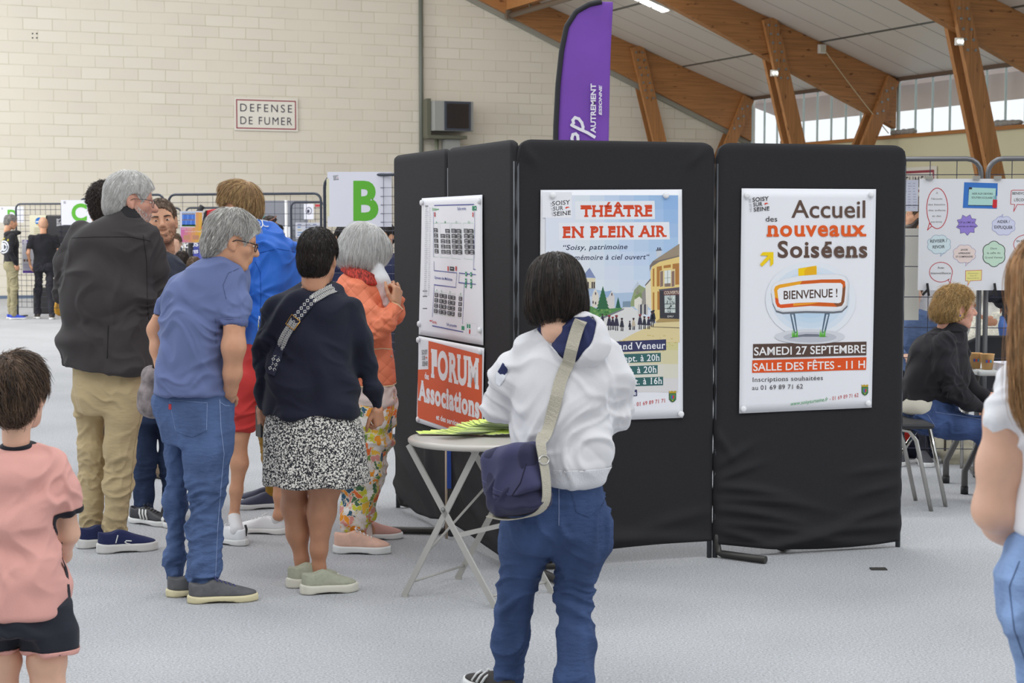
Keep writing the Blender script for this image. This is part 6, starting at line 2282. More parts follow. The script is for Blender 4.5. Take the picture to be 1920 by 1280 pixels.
def drape(prims, pts, off, k=0.02, n=30, it=4, smooth_=2):
	"""resample a polyline and lay it on the surface of prims"""
	pts = np.asarray(pts, float)
	seg = np.r_[0, np.cumsum(np.linalg.norm(np.diff(pts, axis=0), axis=1))]
	t = np.linspace(0, seg[-1], n)
	P = np.stack([np.interp(t, seg, pts[:, a]) for a in range(3)], 1)
	for _ in range(it):
		G = grad(prims, P, k)
		P = P + G * (off - sd(prims, P, k))[:, None]
	for _ in range(smooth_):
		P[1:-1] = 0.5 * P[1:-1] + 0.25 * (P[:-2] + P[2:])
	return P, grad(prims, P, k, 0.01)
def glasses(p, ho, HR, s, frame=(48, 44, 44), thin=False, lens=True, w=0.044, h=0.034, tint=None):
	loc = lambda x, y, z: ho + HR @ (np.array([x, y, z]) * s)
	fm = mat('eyeglass_frame_%02x' % frame[0], frame, 0.3, 0.2)
	mb = MB()
	r = (0.0012 if thin else 0.0022) * s
	for e in (-1, 1):
		ring = []
		for k_ in range(17):
			a = 2 * math.pi * k_ / 16
			ca, sa = math.cos(a), math.sin(a)
			q = (abs(ca) ** 4 + abs(sa) ** 4) ** -0.25
			ring.append(loc(e * 0.034 + w / 2 * ca * q, 0.104 - abs(e * 0.034 + w / 2 * ca * q) ** 2 * 5, 0.0 + h / 2 * sa * q))
		mb.tube(ring, r, 6, caps=False)
		mb.tube([loc(e * 0.056, 0.092, 0.012), loc(e * 0.074, 0.06, 0.012), loc(e * 0.083, 0.0, 0.008), loc(e * 0.083, -0.02, -0.006)], r * 1.1, 6)
	mb.tube([loc(-0.013, 0.106, 0.004), loc(0, 0.109, 0.008), loc(0.013, 0.106, 0.004)], r, 6)
	o = mb.build('eyeglasses', fm, p.o)
	if lens:
		lm = bpy.data.materials.get('lens_glass' + str(tint))
		if lm is None:
			lm = mat('lens_glass' + str(tint), tint or (235, 240, 245), 0.05)
			b = lm.node_tree.nodes['Principled BSDF']
			b.inputs['Alpha'].default_value = 0.18 if tint is None else 0.85
		mb = MB()
		for e in (-1, 1):
			mb.poly([loc(e * 0.034 + w / 2 * 0.97 * math.cos(a) * (abs(math.cos(a)) ** 4 + abs(math.sin(a)) ** 4) ** -0.25, 0.1035 - (abs(e * 0.034 + w / 2 * 0.97 * math.cos(a))) ** 2 * 5,
						 h / 2 * 0.97 * math.sin(a) * (abs(math.cos(a)) ** 4 + abs(math.sin(a)) ** 4) ** -0.25) for a in np.linspace(0, 2 * math.pi, 20, endpoint=False)])
		mb.build('lens', lm, o)
	return o
# ================================================================== people
SK_L = mat('skin_light', (224, 178, 152), 0.5, noise=0.05, nscale=25, sss=0.12)
SK_M = mat('skin_warm', (205, 152, 120), 0.5, noise=0.06, nscale=25, sss=0.12)
SK_T = mat('skin_tan', (186, 134, 104), 0.5, noise=0.06, nscale=20, sss=0.1)
SK_R = mat('skin_ruddy', (212, 156, 134), 0.5, noise=0.1, nscale=30, sss=0.12)
def denim(name, c, fade=0.26):
	return mat(name, c, 0.85, spec=0.2, noise=fade, nscale=4, nstretch=(2.2, 2.2, 0.8), bump=0.3, bscale=420, bstretch=(1, 1, 0.4), bump2=(0.5, 26, (1, 1, 2.6)))
def cloth(name, c, var=0.08, **kw):
	a = dict(rough=0.85, spec=0.2, noise=var, nscale=6, bump=0.18, bscale=500, sheen=0.08)
	a.update(kw)
	return mat(name, c, **a)
THREAD = mat('pale_thread', (140, 152, 186), 0.8)
GOLD = mat('brass', (196, 150, 80), 0.35, 0.8)
WHITE_SOLE = mat('white_rubber', (226, 226, 224), 0.6)
HAIR_GREY = hair_mat('hair_grey', (204, 201, 196), 0.22)
HAIR_DGREY = hair_mat('hair_dark_grey', (140, 136, 132), 0.3)
HAIR_WHITE = hair_mat('hair_white', (232, 231, 229), 0.12)
HAIR_BLACK = hair_mat('hair_black', (36, 30, 27), 0.5)
HAIR_BROWN = hair_mat('hair_brown', (104, 82, 64), 0.35)
HAIR_DBROWN = hair_mat('hair_dark_brown', (52, 40, 34), 0.4)
HAIR_BLOND = hair_mat('hair_blond', (206, 174, 122), 0.3)
HAIR_LBROWN = hair_mat('hair_light_brown', (158, 124, 86), 0.35)
HAIR_GOLD = hair_mat('hair_golden', (186, 148, 92), 0.4)
def short_flow(P, t):
	"""short hair: from the whorl at the back of the crown outwards and down"""
	w = P - np.array([0, -0.06, 0.13])
	w = w / np.maximum(np.linalg.norm(w, axis=1, keepdims=True), 1e-6)
	return w + np.array([0, 0.1, -0.7])
def down_flow(P, t):
	w = P - np.array([0, 0.0, 0.16])
	w = w / np.maximum(np.linalg.norm(w, axis=1, keepdims=True), 1e-6)
	return w * (0.9 - 0.5 * t) + np.array([0, -0.05, -0.9])
def short_cap(th=0.012, back=-0.055, side=0.0):
	"""skull cap of short hair; hairline kept off the face and ears"""
	cap = [ell((0, -0.014, 0.037), (0.076 + th * 0.55, 0.099 + th, 0.085 + th)), ell((0, -0.052, -0.02), (0.060 + th * 0.3, 0.054 + th * .8, 0.06), k=0.03)]
	cut = [ell((0, 0.103, -0.022), (0.086, 0.072, 0.092), op='-', k=0.012),
		   ell((0.086, 0.008, -0.014), (0.026, 0.042, 0.048), op='-', k=0.008), ell((-0.086, 0.008, -0.014), (0.026, 0.042, 0.048), op='-', k=0.008), half((0, 0, back), (0, 0.6, -1))]
	return cap, cut
def dir_short(d):
	return (d[:, 2] > -0.55 - 0.4 * (d[:, 1] < -0.3)) & ((d[:, 1] < 0.62) | (d[:, 2] > 0.55)) & ~((np.abs(d[:, 0]) > 0.8) & (d[:, 2] < -0.05) & (d[:, 1] > -0.35))
# ------------------------------------------------------------------ woman in the white hooded sweatshirt
def woman_hoodie():
	p = Person(1040, 5.6)
	H = p.head(1042, 548, -0.01, 0.97, 4, 10)
	T = [(611, 1015, 1088, .06, 0), (630, 985, 1126, .085, 0), (655, 966, 1150, .11, 0), (700, 960, 1160, .128, 0), (760, 961, 1158, .138, 0), (820, 958, 1154, .145, 0), (866, 955, 1146, .148, 0), (886, 962, 1136, .142, 0), (902, 964, 1131, .138, 0)]
	HIP = [(880, 962, 1132, .12, 0), (910, 958, 1130, .125, 0), (950, 947, 1137, .135, .01), (1000, 943, 1136, .13, .01), (1030, 945, 1134, .11, .02)]
	LR = [(1088, 985, .0, 47), (1086, 1026, .0, 48), (1077, 1112, .02, 34), (1080, 1201, .0, 35), (1079, 1280, -.02, 36), (1078, 1336, -.02, 31)]
	LL = [(990, 985, .02, 46), (984, 1030, .04, 46), (966, 1114, .08, 34), (957, 1200, .1, 34), (951, 1262, .14, 27), (950, 1292, .16, 25)]
	AL = [(990, 652, 0, 26), (951, 706, .0, 27), (932, 766, .03, 27), (955, 752, .2, 22), (985, 742, .32, 17)]
	AR = [(1138, 656, 0, 26), (1152, 716, 0, 26), (1156, 778, .03, 24), (1130, 762, .2, 20), (1100, 748, .32, 16)]
	body = H + [p.loft(T[:7], infl=-0.02), p.loft(HIP, infl=-0.02, k=0.05)] + p.limb(LR, dr=-.024) + p.limb(LL, dr=-.024) + p.limb(AL, dr=-.02) + p.limb(AR, dr=-.02)
	for (x, y, sd_) in ((985, 742, 1), (1100, 748, -1)):
		body += hand_prims(p.J(x, y, .33), (0.1 * sd_, 1, 0.25), (0, -0.3, 1), -sd_, 0.92, 'hold')
	o = p.make(body, 'woman with black bobbed hair in white hooded sweatshirt and jeans, standing at the table', SK_L, 0.005)
	white = cloth('white_fleece', (218, 217, 220), 0.03, rough=0.9)
	m_ = [(p.J(1110, 700, -.12), (.12, .2, .2), .003, .05, (1, 0, 0.6)), (p.J(1115, 830, -.12), (.14, .2, .14), .005, .06, (-0.5, 0, 1)), (p.J(985, 830, -.12), (.1, .2, .12), .004, .06, (0.5, 0, 1)),
		  (p.J(930, 760, 0), (.08, .1, .09), .005, .05, (0, 0, 1)), (p.J(1158, 770, 0), (.08, .1, .09), .005, .05, (0, 0, 1))]
	prims = [p.loft(T)] + p.limb(AL, 0.035) + p.limb(AR, 0.035)
	sw = p.cloth('sweatshirt', prims, white, 0.006, 0.03, 5, big=(.005, .2), fine=(.0035, .08), axis=(0.5, 0, 1), masks=m_)
	z = p.J(1040, 869)[2]
	p.slice(sw, [((0, 0, z), (0, 0, 1))], 0.004, cloth('white_rib', (222, 222, 226), 0.04, bump=0.5, bscale=90, bstretch=(6, 6, 0.2)), 'waistband')
	# hood hanging down the back, its navy lining showing
	out = [ell(p.J(1088, 640, -.09), (.094, .062, .095), rot(0, 0, 14)), cone(p.J(1020, 622, -.04), p.J(1062, 655, -.10), .028, .036, k=.03), cone(p.J(1114, 612, -.06), p.J(1110, 655, -.10), .028, .036, k=.03), cone(p.J(1046, 612, -.04), p.J(1072, 640, -.085), .05, .05, k=.03)]
	poly = [(1006, 616), (1030, 596), (1112, 594), (1118, 606), (1108, 642), (1078, 678), (1054, 668)]
	q_ = np.array([[p.J(*a, -.1)[0], p.J(*a, -.1)[2]] for a in poly])
	cen = q_.mean(0)
	ed = []
	for a, b in zip(q_, np.roll(q_, -1, 0)):
		nn = np.array([b[1] - a[1], a[0] - b[0]]); nn /= np.linalg.norm(nn)
		if (cen - a) @ nn > 0:
			nn = -nn
		ed.append((nn, a @ nn))
	def prism(off, ymax):
		def f(x, y, z):
			d = np.full(np.broadcast(x, y, z).shape, -1.0)
			for nn, c in ed:
				d = np.maximum(d, x * nn[0] + z * nn[1] - c)
			return np.maximum(d - off, y - ymax + 0 * x)
		return f
	blend = lambda x, y, z: smin(smin(smin(out[0].f(x, y, z), out[1].f(x, y, z), .03), out[2].f(x, y, z), .03), out[3].f(x, y, z), .03)
	V, Q = field_mesh(out + [Prim(prism(0, 0.02), [-9] * 3, [9] * 3, '-', .008)], 0.005, .02, 2)
	V = cloth_folds(V, Q, 3, (.002, .12), (.002, .06))
	hd = mesh_np('hood', V, Q, white, o)
	lo = np.min([q.lo for q in out], 0); hi = np.max([q.hi for q in out], 0)
	V, Q = field_mesh([Prim(lambda x, y, z: blend(x, y, z) + .010, lo, hi), keep(Prim(prism(.006, 0.1), lo, hi))], 0.004, .01, 2)
	nav = cloth('navy_lining', (48, 54, 92), 0.1)
	V = cloth_folds(V, Q, 4, (.002, .1), (.003, .05))
	hl_ = mesh_np('hood_lining', V, Q, nav, o)
	# sleeve badge
	badge = p.patch(sw, [(943, 679), (954, 690), (947, 707), (936, 722), (929, 716), (930, 702)], 0.003, mat('badge_white', (222, 224, 230), 0.7), 'sleeve_badge')
	p.patch(sw, [(943, 681), (952, 690), (947, 703), (934, 696)], 0.0038, nav, 'badge_field').parent = badge
	# jeans
	den = denim('denim_mid_blue', (60, 78, 116))
	jp = [p.loft(HIP)] + p.limb(LR, 0.03) + p.limb(LL, 0.03)
	mk = [(p.J(1078, 1130, 0), (.12, .2, .12), .005, .045, (0.3, 0, 1)), (p.J(962, 1110, .08), (.12, .2, .12), .006, .05, (-0.3, 0, 1)), (p.J(955, 1215, .1), (.1, .2, .14), .004, .05, (0.4, 0, 1)), (p.J(1078, 1310, 0), (.1, .2, .08), .005, .035, (0, 0, 1)), (p.J(1035, 1000, -.1), (.1, .1, .06), .005, .05, (0.6, 0, 1))]
	je = p.cloth('jeans', jp, den, 0.006, 0.03, 11, big=(.004, .2), fine=(.0032, .06), axis=(0, 0, 1), masks=mk)
	pk = [(1069, 906), (1129, 905), (1132, 945), (1105, 967), (1080, 957)]
	p.patch(je, pk, 0.0025, den, 'back_pocket')
	p.seam(je, pk[:1] + pk[1:] + pk[:1], THREAD)
	pk2 = [(1026, 907), (1010, 955), (985, 968), (968, 952), (975, 907)]
	p.patch(je, pk2, 0.0025, den, 'back_pocket')
	p.seam(je, pk2, THREAD)
	p.seam(je, [(1048, 905), (1048, 985)], THREAD)
	for x, y in ((1067, 908), (1027, 908)):
		P, N = p.hit(je, [(x, y)], 0.002)
		mb = MB(); mb.ball(P[0], 0.0035, 8); mb.build('rivet', GOLD, je)
	# shoes
	dk = mat('black_suede', (58, 54, 52), 0.85)
	g = lambda x, y, lift=0: Gp(x, y) - p.root_p + np.array([0, 0, lift])
	a, b = g(962, 1312), g(884, 1283)
	b = a + (b - a) / np.linalg.norm(b - a) * 0.265
	s1, fr = shoe(o, a, b, .092, (dk, WHITE_SOLE), .085)
	mb = MB()
	for k in range(3):
		y = (0.45 + 0.1 * k) * fr[2]
		mb.tube(fr[3](np.array([[-.040, y + .012, .034], [-.030, y, .058], [-.012, y - .008, .070]])), 0.005, 6)
		mb.tube(fr[3](np.array([[.040, y + .012, .034], [.030, y, .058], [.012, y - .008, .070]])), 0.005, 6)
	mb.build('stripes', WHITE_SOLE, s1)
	a = g(1078, 1352)
	shoe(o, a, a + np.array([0.06, 0.25, 0]), .092, (dk, WHITE_SOLE), .085)
	# hair: black bob, parting line on the crown
	cap = [ell((0, -0.012, 0.036), (0.090, 0.112, 0.094)), ell((0, -0.04, -0.035), (0.090, 0.082, 0.075), k=.05), ell((0.055, 0.0, -0.06), (0.038, 0.06, 0.05), k=.04), ell((-0.055, 0.0, -0.06), (0.038, 0.06, 0.05), k=.04)]
	cut = [ell((0, 0.12, -0.03), (0.07, 0.075, 0.095), op='-', k=.015), half((0, 0, -0.098), (0, 0.25, -1))]
	head_hair(p, p.ho, p.HR, 1.0, cap, lambda d: d[:, 2] > -0.35, lambda P, t: down_flow(P, t) + np.stack([np.sign(P[:, 0]) * 0.25 * (t < .4), -0.2 * (t < .4) + 0 * P[:, 0], 0 * P[:, 0]], 1), 0.15, HAIR_BLACK, 3800, .0010, .003, 7, .1, 0, cut, m2=hair_mat('hair_black_brown', (62, 50, 42), .4))
	# shoulder bag
	R1 = rot(-42, 0, -12)
	c = p.J(968, 898, -.165)
	bag = bpy.data.objects.new('shoulder_bag', None)
	COL.objects.link(bag)
	bag.location = p.root_p
	tag(bag, 'navy canvas shoulder bag with beige strap hanging on the hip of the woman in white', 'bag')
	def rbox(hx, hy, hz, rr):
		def f(x, y, z):
			qx, qy, qz = np.abs(x) - hx + rr, np.abs(y) - hy + rr, np.abs(z) - hz + rr
			return np.sqrt(np.maximum(qx, 0) ** 2 + np.maximum(qy, 0) ** 2 + np.maximum(qz, 0) ** 2) + np.minimum(np.maximum(qx, np.maximum(qy, qz)), 0) - rr
		return Prim(f, [-hx, -hy, -hz], [hx, hy, hz])
	navc = cloth('navy_canvas', (50, 50, 76), 0.12, rough=0.75)
	bb = [xform(rbox(.106, .054, .106, .034), c, R1)]
	V, Q = field_mesh(bb, .005, .01, 2)
	V = cloth_folds(V, Q, 21, (.004, .14), (.002, .06))
	mesh_np('bag_body', V, Q, navc, bag)
	fl = [xform(rbox(.111, .062, .108, .036), c, R1), keep(xform(Prim(lambda x, y, z: np.maximum(y - 0.035, -0.055 - z + 2.0 * x * x) + 0 * x, [0] * 3, [0] * 3), c, R1))]
	V, Q = field_mesh(fl, .005, .01, 2)
	V = cloth_folds(V, Q, 22, (.003, .14), (.002, .07))
	fo = mesh_np('flap', V, Q, cloth('navy_canvas_flap', (66, 66, 98), 0.1, rough=0.7), bag)
	ds = cloth('dark_canvas_seam', (40, 40, 62), .05)
	p.seam(fo, [(900, 906), (925, 926), (955, 936), (976, 905), (992, 850)], ds, .0022)
	p.seam(fo, [(905, 900), (930, 918), (953, 926)], cloth('canvas_stitch', (96, 96, 130), .05), .001)
	lf = lambda x, y, z: c + R1 @ np.array([x, y, z])
	tan = cloth('beige_webbing', (186, 180, 164), 0.06, bump=0.5, bscale=260)
	# strap across the back, then along the side gusset of the bag
	P1, N1_ = p.hit(sw, p.dense([(1074, 650), (1064, 672), (1050, 715), (1038, 770), (1028, 815)], 7), 0.006)
	h1, n1 = p.hit(hl_, [(1086, 606), (1078, 630), (1072, 652)], .007)
	h2, n2 = p.hit(hd, [(1066, 676), (1060, 692)], .007)
	top = [p.J(1092, 597, -.03)] + list(h1) + list(h2)
	path = list(top) + list(P1[8:]) + [lf(.122, 0, .115), lf(.126, 0, .06), lf(.126, 0, 0), lf(.122, 0, -.06), lf(.104, 0, -.108), lf(.05, -.01, -.124), lf(-.05, -.02, -.124), lf(-.112, -.03, -.10)]
	nr = [np.array([.3, -.3, 1.0])] + [np.array([0, -1, .3])] * 3 + [np.array([0, -1, 0])] * 2 + list(N1_[8:]) + [R1 @ np.array(v, float) for v in [(1, -.2, 0), (1, 0, 0), (1, 0, 0), (1, 0, 0), (.7, 0, -.7), (.2, 0, -1), (-.2, 0, -1), (-.8, 0, -.6)]]
	path, nr = np.array(path), np.array(nr)
	t0 = np.r_[0, np.cumsum(np.linalg.norm(np.diff(path, axis=0), axis=1))]
	tt = np.linspace(0, t0[-1], 70)
	path = np.stack([np.interp(tt, t0, path[:, a]) for a in range(3)], 1)
	nr = np.stack([np.interp(tt, t0, nr[:, a]) for a in range(3)], 1)
	for _ in range(4):
		path[1:-1] = .5 * path[1:-1] + .25 * (path[:-2] + path[2:])
		nr[1:-1] = .5 * nr[1:-1] + .25 * (nr[:-2] + nr[2:])
	oc = Vector(np.array([0, 0, CAMH]) - p.root_p)
	for it in range(3):
		for i in range(3, len(path)):
			if path[i, 2] < p.J(1040, 835)[2]:
				break
			d = Vector(path[i]) - oc
			L_ = d.length
			d.normalize()
			for b_ in (p.bvh[sw.name], p.bvh[hd.name], p.bvh[hl_.name]):
				h_ = b_.ray_cast(oc, d)
				if h_[0] is not None and L_ > h_[3] - .007:
					L_ = h_[3] - .007
			path[i] = np.array(oc + d * L_)
		if it < 2:
			path[1:-1] = .5 * path[1:-1] + .25 * (path[:-2] + path[2:])
	nr /= np.linalg.norm(nr, axis=1, keepdims=True)
	ribbon(path, .040, .003, 'strap', tan, bag, nr)
	i = int(np.argmin(np.abs(path[:, 2] - p.J(1020, 842)[2])))
	T_ = path[i + 1] - path[i]
	T_ /= np.linalg.norm(T_)
	S_ = np.cross(T_, nr[i])
	cc = path[i] + nr[i] * .004
	mb = MB()
	mb.tube([cc + S_ * .023 * math.cos(a) + T_ * .014 * math.sin(a) for a in np.linspace(0, 2 * math.pi, 17)], .003, 6)
	mb.build('buckle', mat('nickel', (190, 188, 182), .3, .8), bag)
	return p
# ------------------------------------------------------------------ elderly man in the dark grey jacket
def man_jacket():
	p = Person(200, 8.5)
	H = p.head(246, 376, .02, 1.08, -70, 9, 0, jaw=1.02, nose=1.25, nk=(0, -.045, -.15))
	T = [(393, 226, 252, .065, 0), (409, 190, 262, .095, 0), (431, 150, 284, .13, 0), (470, 128, 293, .15, 0), (540, 117, 292, .165, 0), (600, 114, 286, .175, 0), (650, 115, 290, .18, 0), (697, 118, 293, .185, 0)]
	AL = [(152, 432, .02, 20), (124, 492, .03, 20), (117, 552, .05, 15), (132, 566, .22, 13), (165, 560, .34, 10)]
	AR = [(281, 440, .0, 20), (298, 508, .02, 19), (301, 570, .06, 17), (318, 590, .25, 13), (325, 585, .34, 10)]
	HIP = [(650, 142, 270, .125, 0), (700, 137, 272, .13, 0), (745, 138, 268, .13, 0), (775, 146, 264, .115, 0)]
	LL = [(168, 740, .06, 28), (172, 770, .06, 25), (172, 838, .06, 25), (170, 900, .07, 24.5), (171, 990, .06, 21)]
	LR = [(234, 740, -.03, 34), (231, 775, -.03, 34), (225, 845, -.03, 28), (222, 905, -.02, 25.5), (216, 998, -.04, 21)]
	body = H + [p.loft(T[:7], infl=-.03), p.loft(HIP[1:], infl=-.02, k=.05)] + p.limb(AL, dr=-.02) + p.limb(AR, dr=-.02) + p.limb(LL, dr=-.024) + p.limb(LR, dr=-.024)
	body += hand_prims(p.J(172, 560, .36), (.6, 1, .1), (0, 0, 1), 1, 1, 'relaxed') + hand_prims(p.J(327, 583, .37), (-.2, 1, .2), (0, 0, 1), -1, 1, 'relaxed')
	o = p.make(body, 'tall grey-haired man with glasses in long dark grey jacket and beige trousers, seen from behind', SK_R, .005)
	jm = cloth('charcoal_jacket', (64, 60, 60), .08, rough=.75)
	mk = [(p.J(117, 545, 0), (.1, .15, .1), .007, .05, (0.3, 0, 1)), (p.J(300, 570, 0), (.1, .15, .1), .007, .05, (-.3, 0, 1)), (p.J(200, 600, -.1), (.14, .2, .3), .006, .16, (1, 0, 0)), (p.J(285, 450, 0), (.08, .1, .1), .004, .05, (1, 0, -.6))]
	V_jp = [p.loft(T), half(p.J(205, 683, -.18), (-0.18, 0, -1)) if False else half(p.J(118, 688, 0), (-.12, 0, -1))] + []
	jp = [p.loft(T)] + p.limb(AL, .03) + p.limb(AR, .03) + [half(p.J(118, 686, 0), (-.14, 0, -1))]
	jk = p.cloth('jacket', jp, jm, .006, .03, 31, big=(.006, .28), fine=(.0035, .1), axis=(1, 0, .25), masks=mk)
	col = [loft([p.row(y, a, b, c, d) for y, a, b, c, d in [(383, 236, 252, .05, 0), (396, 226, 258, .065, 0), (412, 216, 266, .085, 0)]], infl=.012)]
	V, Q = field_mesh(col + [half(p.J(236, 386, 0), (-.25, .3, 1))], .005, .02, 2)
	mesh_np('collar', V, Q, cloth('black_corduroy', (46, 45, 47), .1), jk)
	dkt = cloth('jacket_seam', (40, 38, 38), .05)
	p.seam(jk, [(134, 446), (180, 444), (245, 444), (283, 452)], dkt, .0018)
	p.seam(jk, [(268, 440), (275, 490), (276, 560), (279, 600)], dkt, .0018)
	p.seam(jk, [(201, 672), (203, 610)], dkt, .0025)
	tm = cloth('beige_chino', (188, 168, 130), .06, bump2=(.35, 30, (1, 1, 2.5)))
	mk = [(p.J(172, 880, .06), (.1, .2, .16), .005, .04, (.2, 0, 1)), (p.J(224, 880, 0), (.1, .2, .16), .005, .045, (-.2, 0, 1)), (p.J(172, 975, .06), (.1, .2, .05), .006, .04, (0, 0, 1)), (p.J(216, 985, 0), (.1, .2, .05), .006, .04, (0, 0, 1)), (p.J(205, 745, -.1), (.14, .12, .06), .005, .06, (.5, 0, 1))]
	tr = p.cloth('trousers', [p.loft(HIP)] + p.limb(LL) + p.limb(LR), tm, .006, .03, 33, big=(.003, .2), fine=(.0028, .07), masks=mk)
	p.seam(tr, [(264, 775), (250, 850), (246, 905), (236, 990)], cloth('chino_seam', (160, 142, 108), .05), .0015)
	nv = cloth('navy_knit', (40, 46, 84), .12, bump=.6, bscale=220)
	g = lambda x, y: Gp(x, y) - p.root_p
	a = g(184, 1037); d = g(281, 1030) - a
	s_, fr = shoe(o, a, a + d / np.linalg.norm(d) * .285, .105, (nv, mat('grey_white_rubber', (212, 210, 206), .6)), .118, sole_h=.042)
	p.seam(s_, [(247, 1014), (237, 1013.5), (234, 1016), (238, 1018.5), (244, 1019.5), (244, 1022.5), (233, 1024)], WHITE_SOLE, .0035, 'emblem', 2)
	p.seam(s_, [(221, 1003), (217, 1018)], WHITE_SOLE, .003, 'emblem', 3)
	a = g(146, 1028); d = g(235, 1020) - a
	shoe(o, a, a + d / np.linalg.norm(d) * .285, .105, (nv, mat('grey_white_rubber', (212, 210, 206), .6)), .118, sole_h=.042)
	cap, cut = short_cap(.016, -.075)
	cap += [ell((0, -.075, -.045), (.052, .04, .045), k=.03)]
	head_hair(p, p.ho, p.HR, p.s, cap, dir_short, lambda P, t: short_flow(P, t) + np.array([0, -.75, -.15]), .07, HAIR_GREY, 3600, .0010, .0025, 3, .12, 0, cut, m2=HAIR_WHITE)
	glasses(p, p.ho, p.HR, p.s, (60, 56, 58), True)
	eyes(p.ho, p.HR, p.s, o)
	# white stubble
	rs = np.random.RandomState(4)
	d = rs.normal(size=(5000, 3)); d /= np.linalg.norm(d, axis=1, keepdims=True)
	P = np.array([0, .02, -.05]) + d * .12
	hp = p.hp[:16]
	for _ in range(6):
		P = P - d * (sd(hp, P) * .9)[:, None]
	ok = (P[:, 1] > 0) & (P[:, 2] < -.045 + .5 * np.maximum(0, .07 - P[:, 1])) & (P[:, 2] > -.125)
	V, Q, _t = strands(hp, P[ok][:800], lambda P, t: np.array([0, .2, -1.0]) + 0 * P, .012, 2, .0007, .003, 5)
	mesh_np('beard', p.ho + (V * p.s) @ p.HR.T, Q, HAIR_WHITE, o)
	return p
# ------------------------------------------------------------------ grey-haired man in blue polo shirt and jeans
def man_polo():
	p = Person(365, 7.3)
	H = p.head(437, 453, -.02, 1.0, -72, 16, 0, nose=1.1, cheek=1.1, nk=(-.01, -.05, -.15), nkr=.06)
	T = [(478, 388, 446, .075, 0), (496, 358, 456, .105, 0), (516, 334, 463, .13, 0), (545, 317, 462, .15, 0), (590, 306, 446, .165, 0), (640, 302, 428, .17, 0), (690, 296, 425, .17, 0), (738, 289, 430, .165, 0)]
	AR = [(436, 528, -.06, 27), (443, 575, -.1, 26.5), (440, 606, -.12, 23)]
	AR2 = [(440, 600, -.12, 21), (438, 650, -.13, 22), (436, 700, -.10, 17), (432, 734, -.05, 14)]
	AL = [(338, 540, .06, 24), (310, 568, .11, 17), (302, 590, .12, 14)]
	AL2 = [(303, 580, .12, 13), (291, 618, .13, 14.5), (294, 655, .1, 12), (301, 700, .06, 10)]
	HIP = [(722, 293, 430, .125, 0), (760, 291, 438, .135, 0), (800, 298, 438, .135, 0), (832, 303, 437, .12, 0)]
	LL = [(328, 810, .1, 26), (330, 860, .1, 22), (330, 937, .1, 23), (331, 1040, .1, 21), (332, 1088, .1, 19)]
	LR = [(394, 810, -.03, 42), (391, 842, -.03, 44), (390, 912, -.03, 34), (385, 992, -.02, 29.5), (383, 1060, -.02, 29), (380, 1092, -.02, 26)]
	body = H + [p.loft(T[:7], infl=-.025), p.loft(HIP[1:], infl=-.02, k=.05)] + p.limb(AR, dr=-.022) + p.limb(AR2, dr=-.002) + p.limb(AL, dr=-.022) + p.limb(AL2, dr=-.002) + p.limb(LL[:-1], dr=-.024) + p.limb(LR[:-1], dr=-.024)
	body += hand_prims(p.J(431, 734, -.045), (-.45, .5, -1), (.5, -1, 0), -1, .9, 'relaxed') + hand_prims(p.J(302, 704, .05), (.1, .2, -1), (-1, 0, 0), 1, .95, 'relaxed')
	o = p.make(body, 'stooping grey-haired man with glasses in slate-blue polo shirt and jeans, hand in pocket', SK_M, .0045)
	pm = cloth('slate_blue_pique', (104, 116, 158), .05)
	mk = [(p.J(420, 620, -.1), (.1, .2, .14), .006, .05, (.6, 0, 1)), (p.J(320, 690, -.1), (.12, .2, .12), .005, .06, (.5, 0, 1)), (p.J(445, 560, -.1), (.08, .1, .1), .004, .05, (.3, 0, 1)), (p.J(400, 700, -.1), (.1, .2, .1), .005, .06, (-.4, 0, 1))]
	u = (p.J(440, 612, -.12) - p.J(443, 575, -.1)); v = p.J(301, 590, .12) - p.J(308, 566, .12)
	sh = p.cloth('polo_shirt', [p.loft(T)] + p.limb(AR, .03) + p.limb(AL, .03) + [cuff(p.J(440, 610, -.12), u, .062), cuff(p.J(302, 592, .12), v, .05)], pm, .0055, .03, 41, big=(.005, .2), fine=(.003, .09), axis=(.4, 0, 1), masks=mk)
	un = u / np.linalg.norm(u)
	vn = v / np.linalg.norm(v)
	rib = cloth('slate_blue_rib', (98, 108, 150), .05)
	c = p.J(440, 606, -.118)
	p.slice(sh, [(c - un * .014, -un), (c + un * .5, un), (p.J(415, 600, 0), (-1, 0, 0))], .0025, rib, 'sleeve_band', near=(c, .11))
	V, Q = field_mesh([loft([p.row(y, a, b, c_, d) for y, a, b, c_, d in [(470, 396, 440, .062, 0), (482, 388, 446, .072, 0), (498, 386, 451, .085, 0)]], infl=.012), half(p.J(395, 471, 0), (-.2, .2, 1)), half(p.J(395, 497, 0), (.35, 0, -1))], .005, .02, 2)
	mesh_np('collar', V, Q, rib, sh)
	p.seam(sh, [(424, 560), (418, 535), (428, 512), (448, 503)], cloth('polo_seam', (86, 96, 136), .05), .0014)
	p.seam(sh, [(418, 600), (421, 660), (424, 742)], cloth('polo_seam', (86, 96, 136), .05), .0014)
	den = denim('denim_washed', (80, 100, 140))
	mk = [(p.J(331, 940, .1), (.1, .2, .14), .006, .05, (.3, 0, 1)), (p.J(388, 930, 0), (.12, .2, .14), .006, .05, (-.4, 0, 1)), (p.J(331, 1060, .1), (.1, .2, .07), .008, .04, (0, 0, 1)), (p.J(382, 1066, 0), (.12, .2, .07), .008, .04, (0, 0, 1)), (p.J(385, 850, 0), (.14, .2, .12), .005, .07, (-.7, 0, 1)), (p.J(360, 1000, 0), (.2, .2, .1), .004, .05, (.2, 0, 1))]
	je = p.cloth('jeans', [p.loft(HIP)] + p.limb(LL) + p.limb(LR), den, .006, .03, 43, big=(.004, .2), fine=(.003, .065), masks=mk)
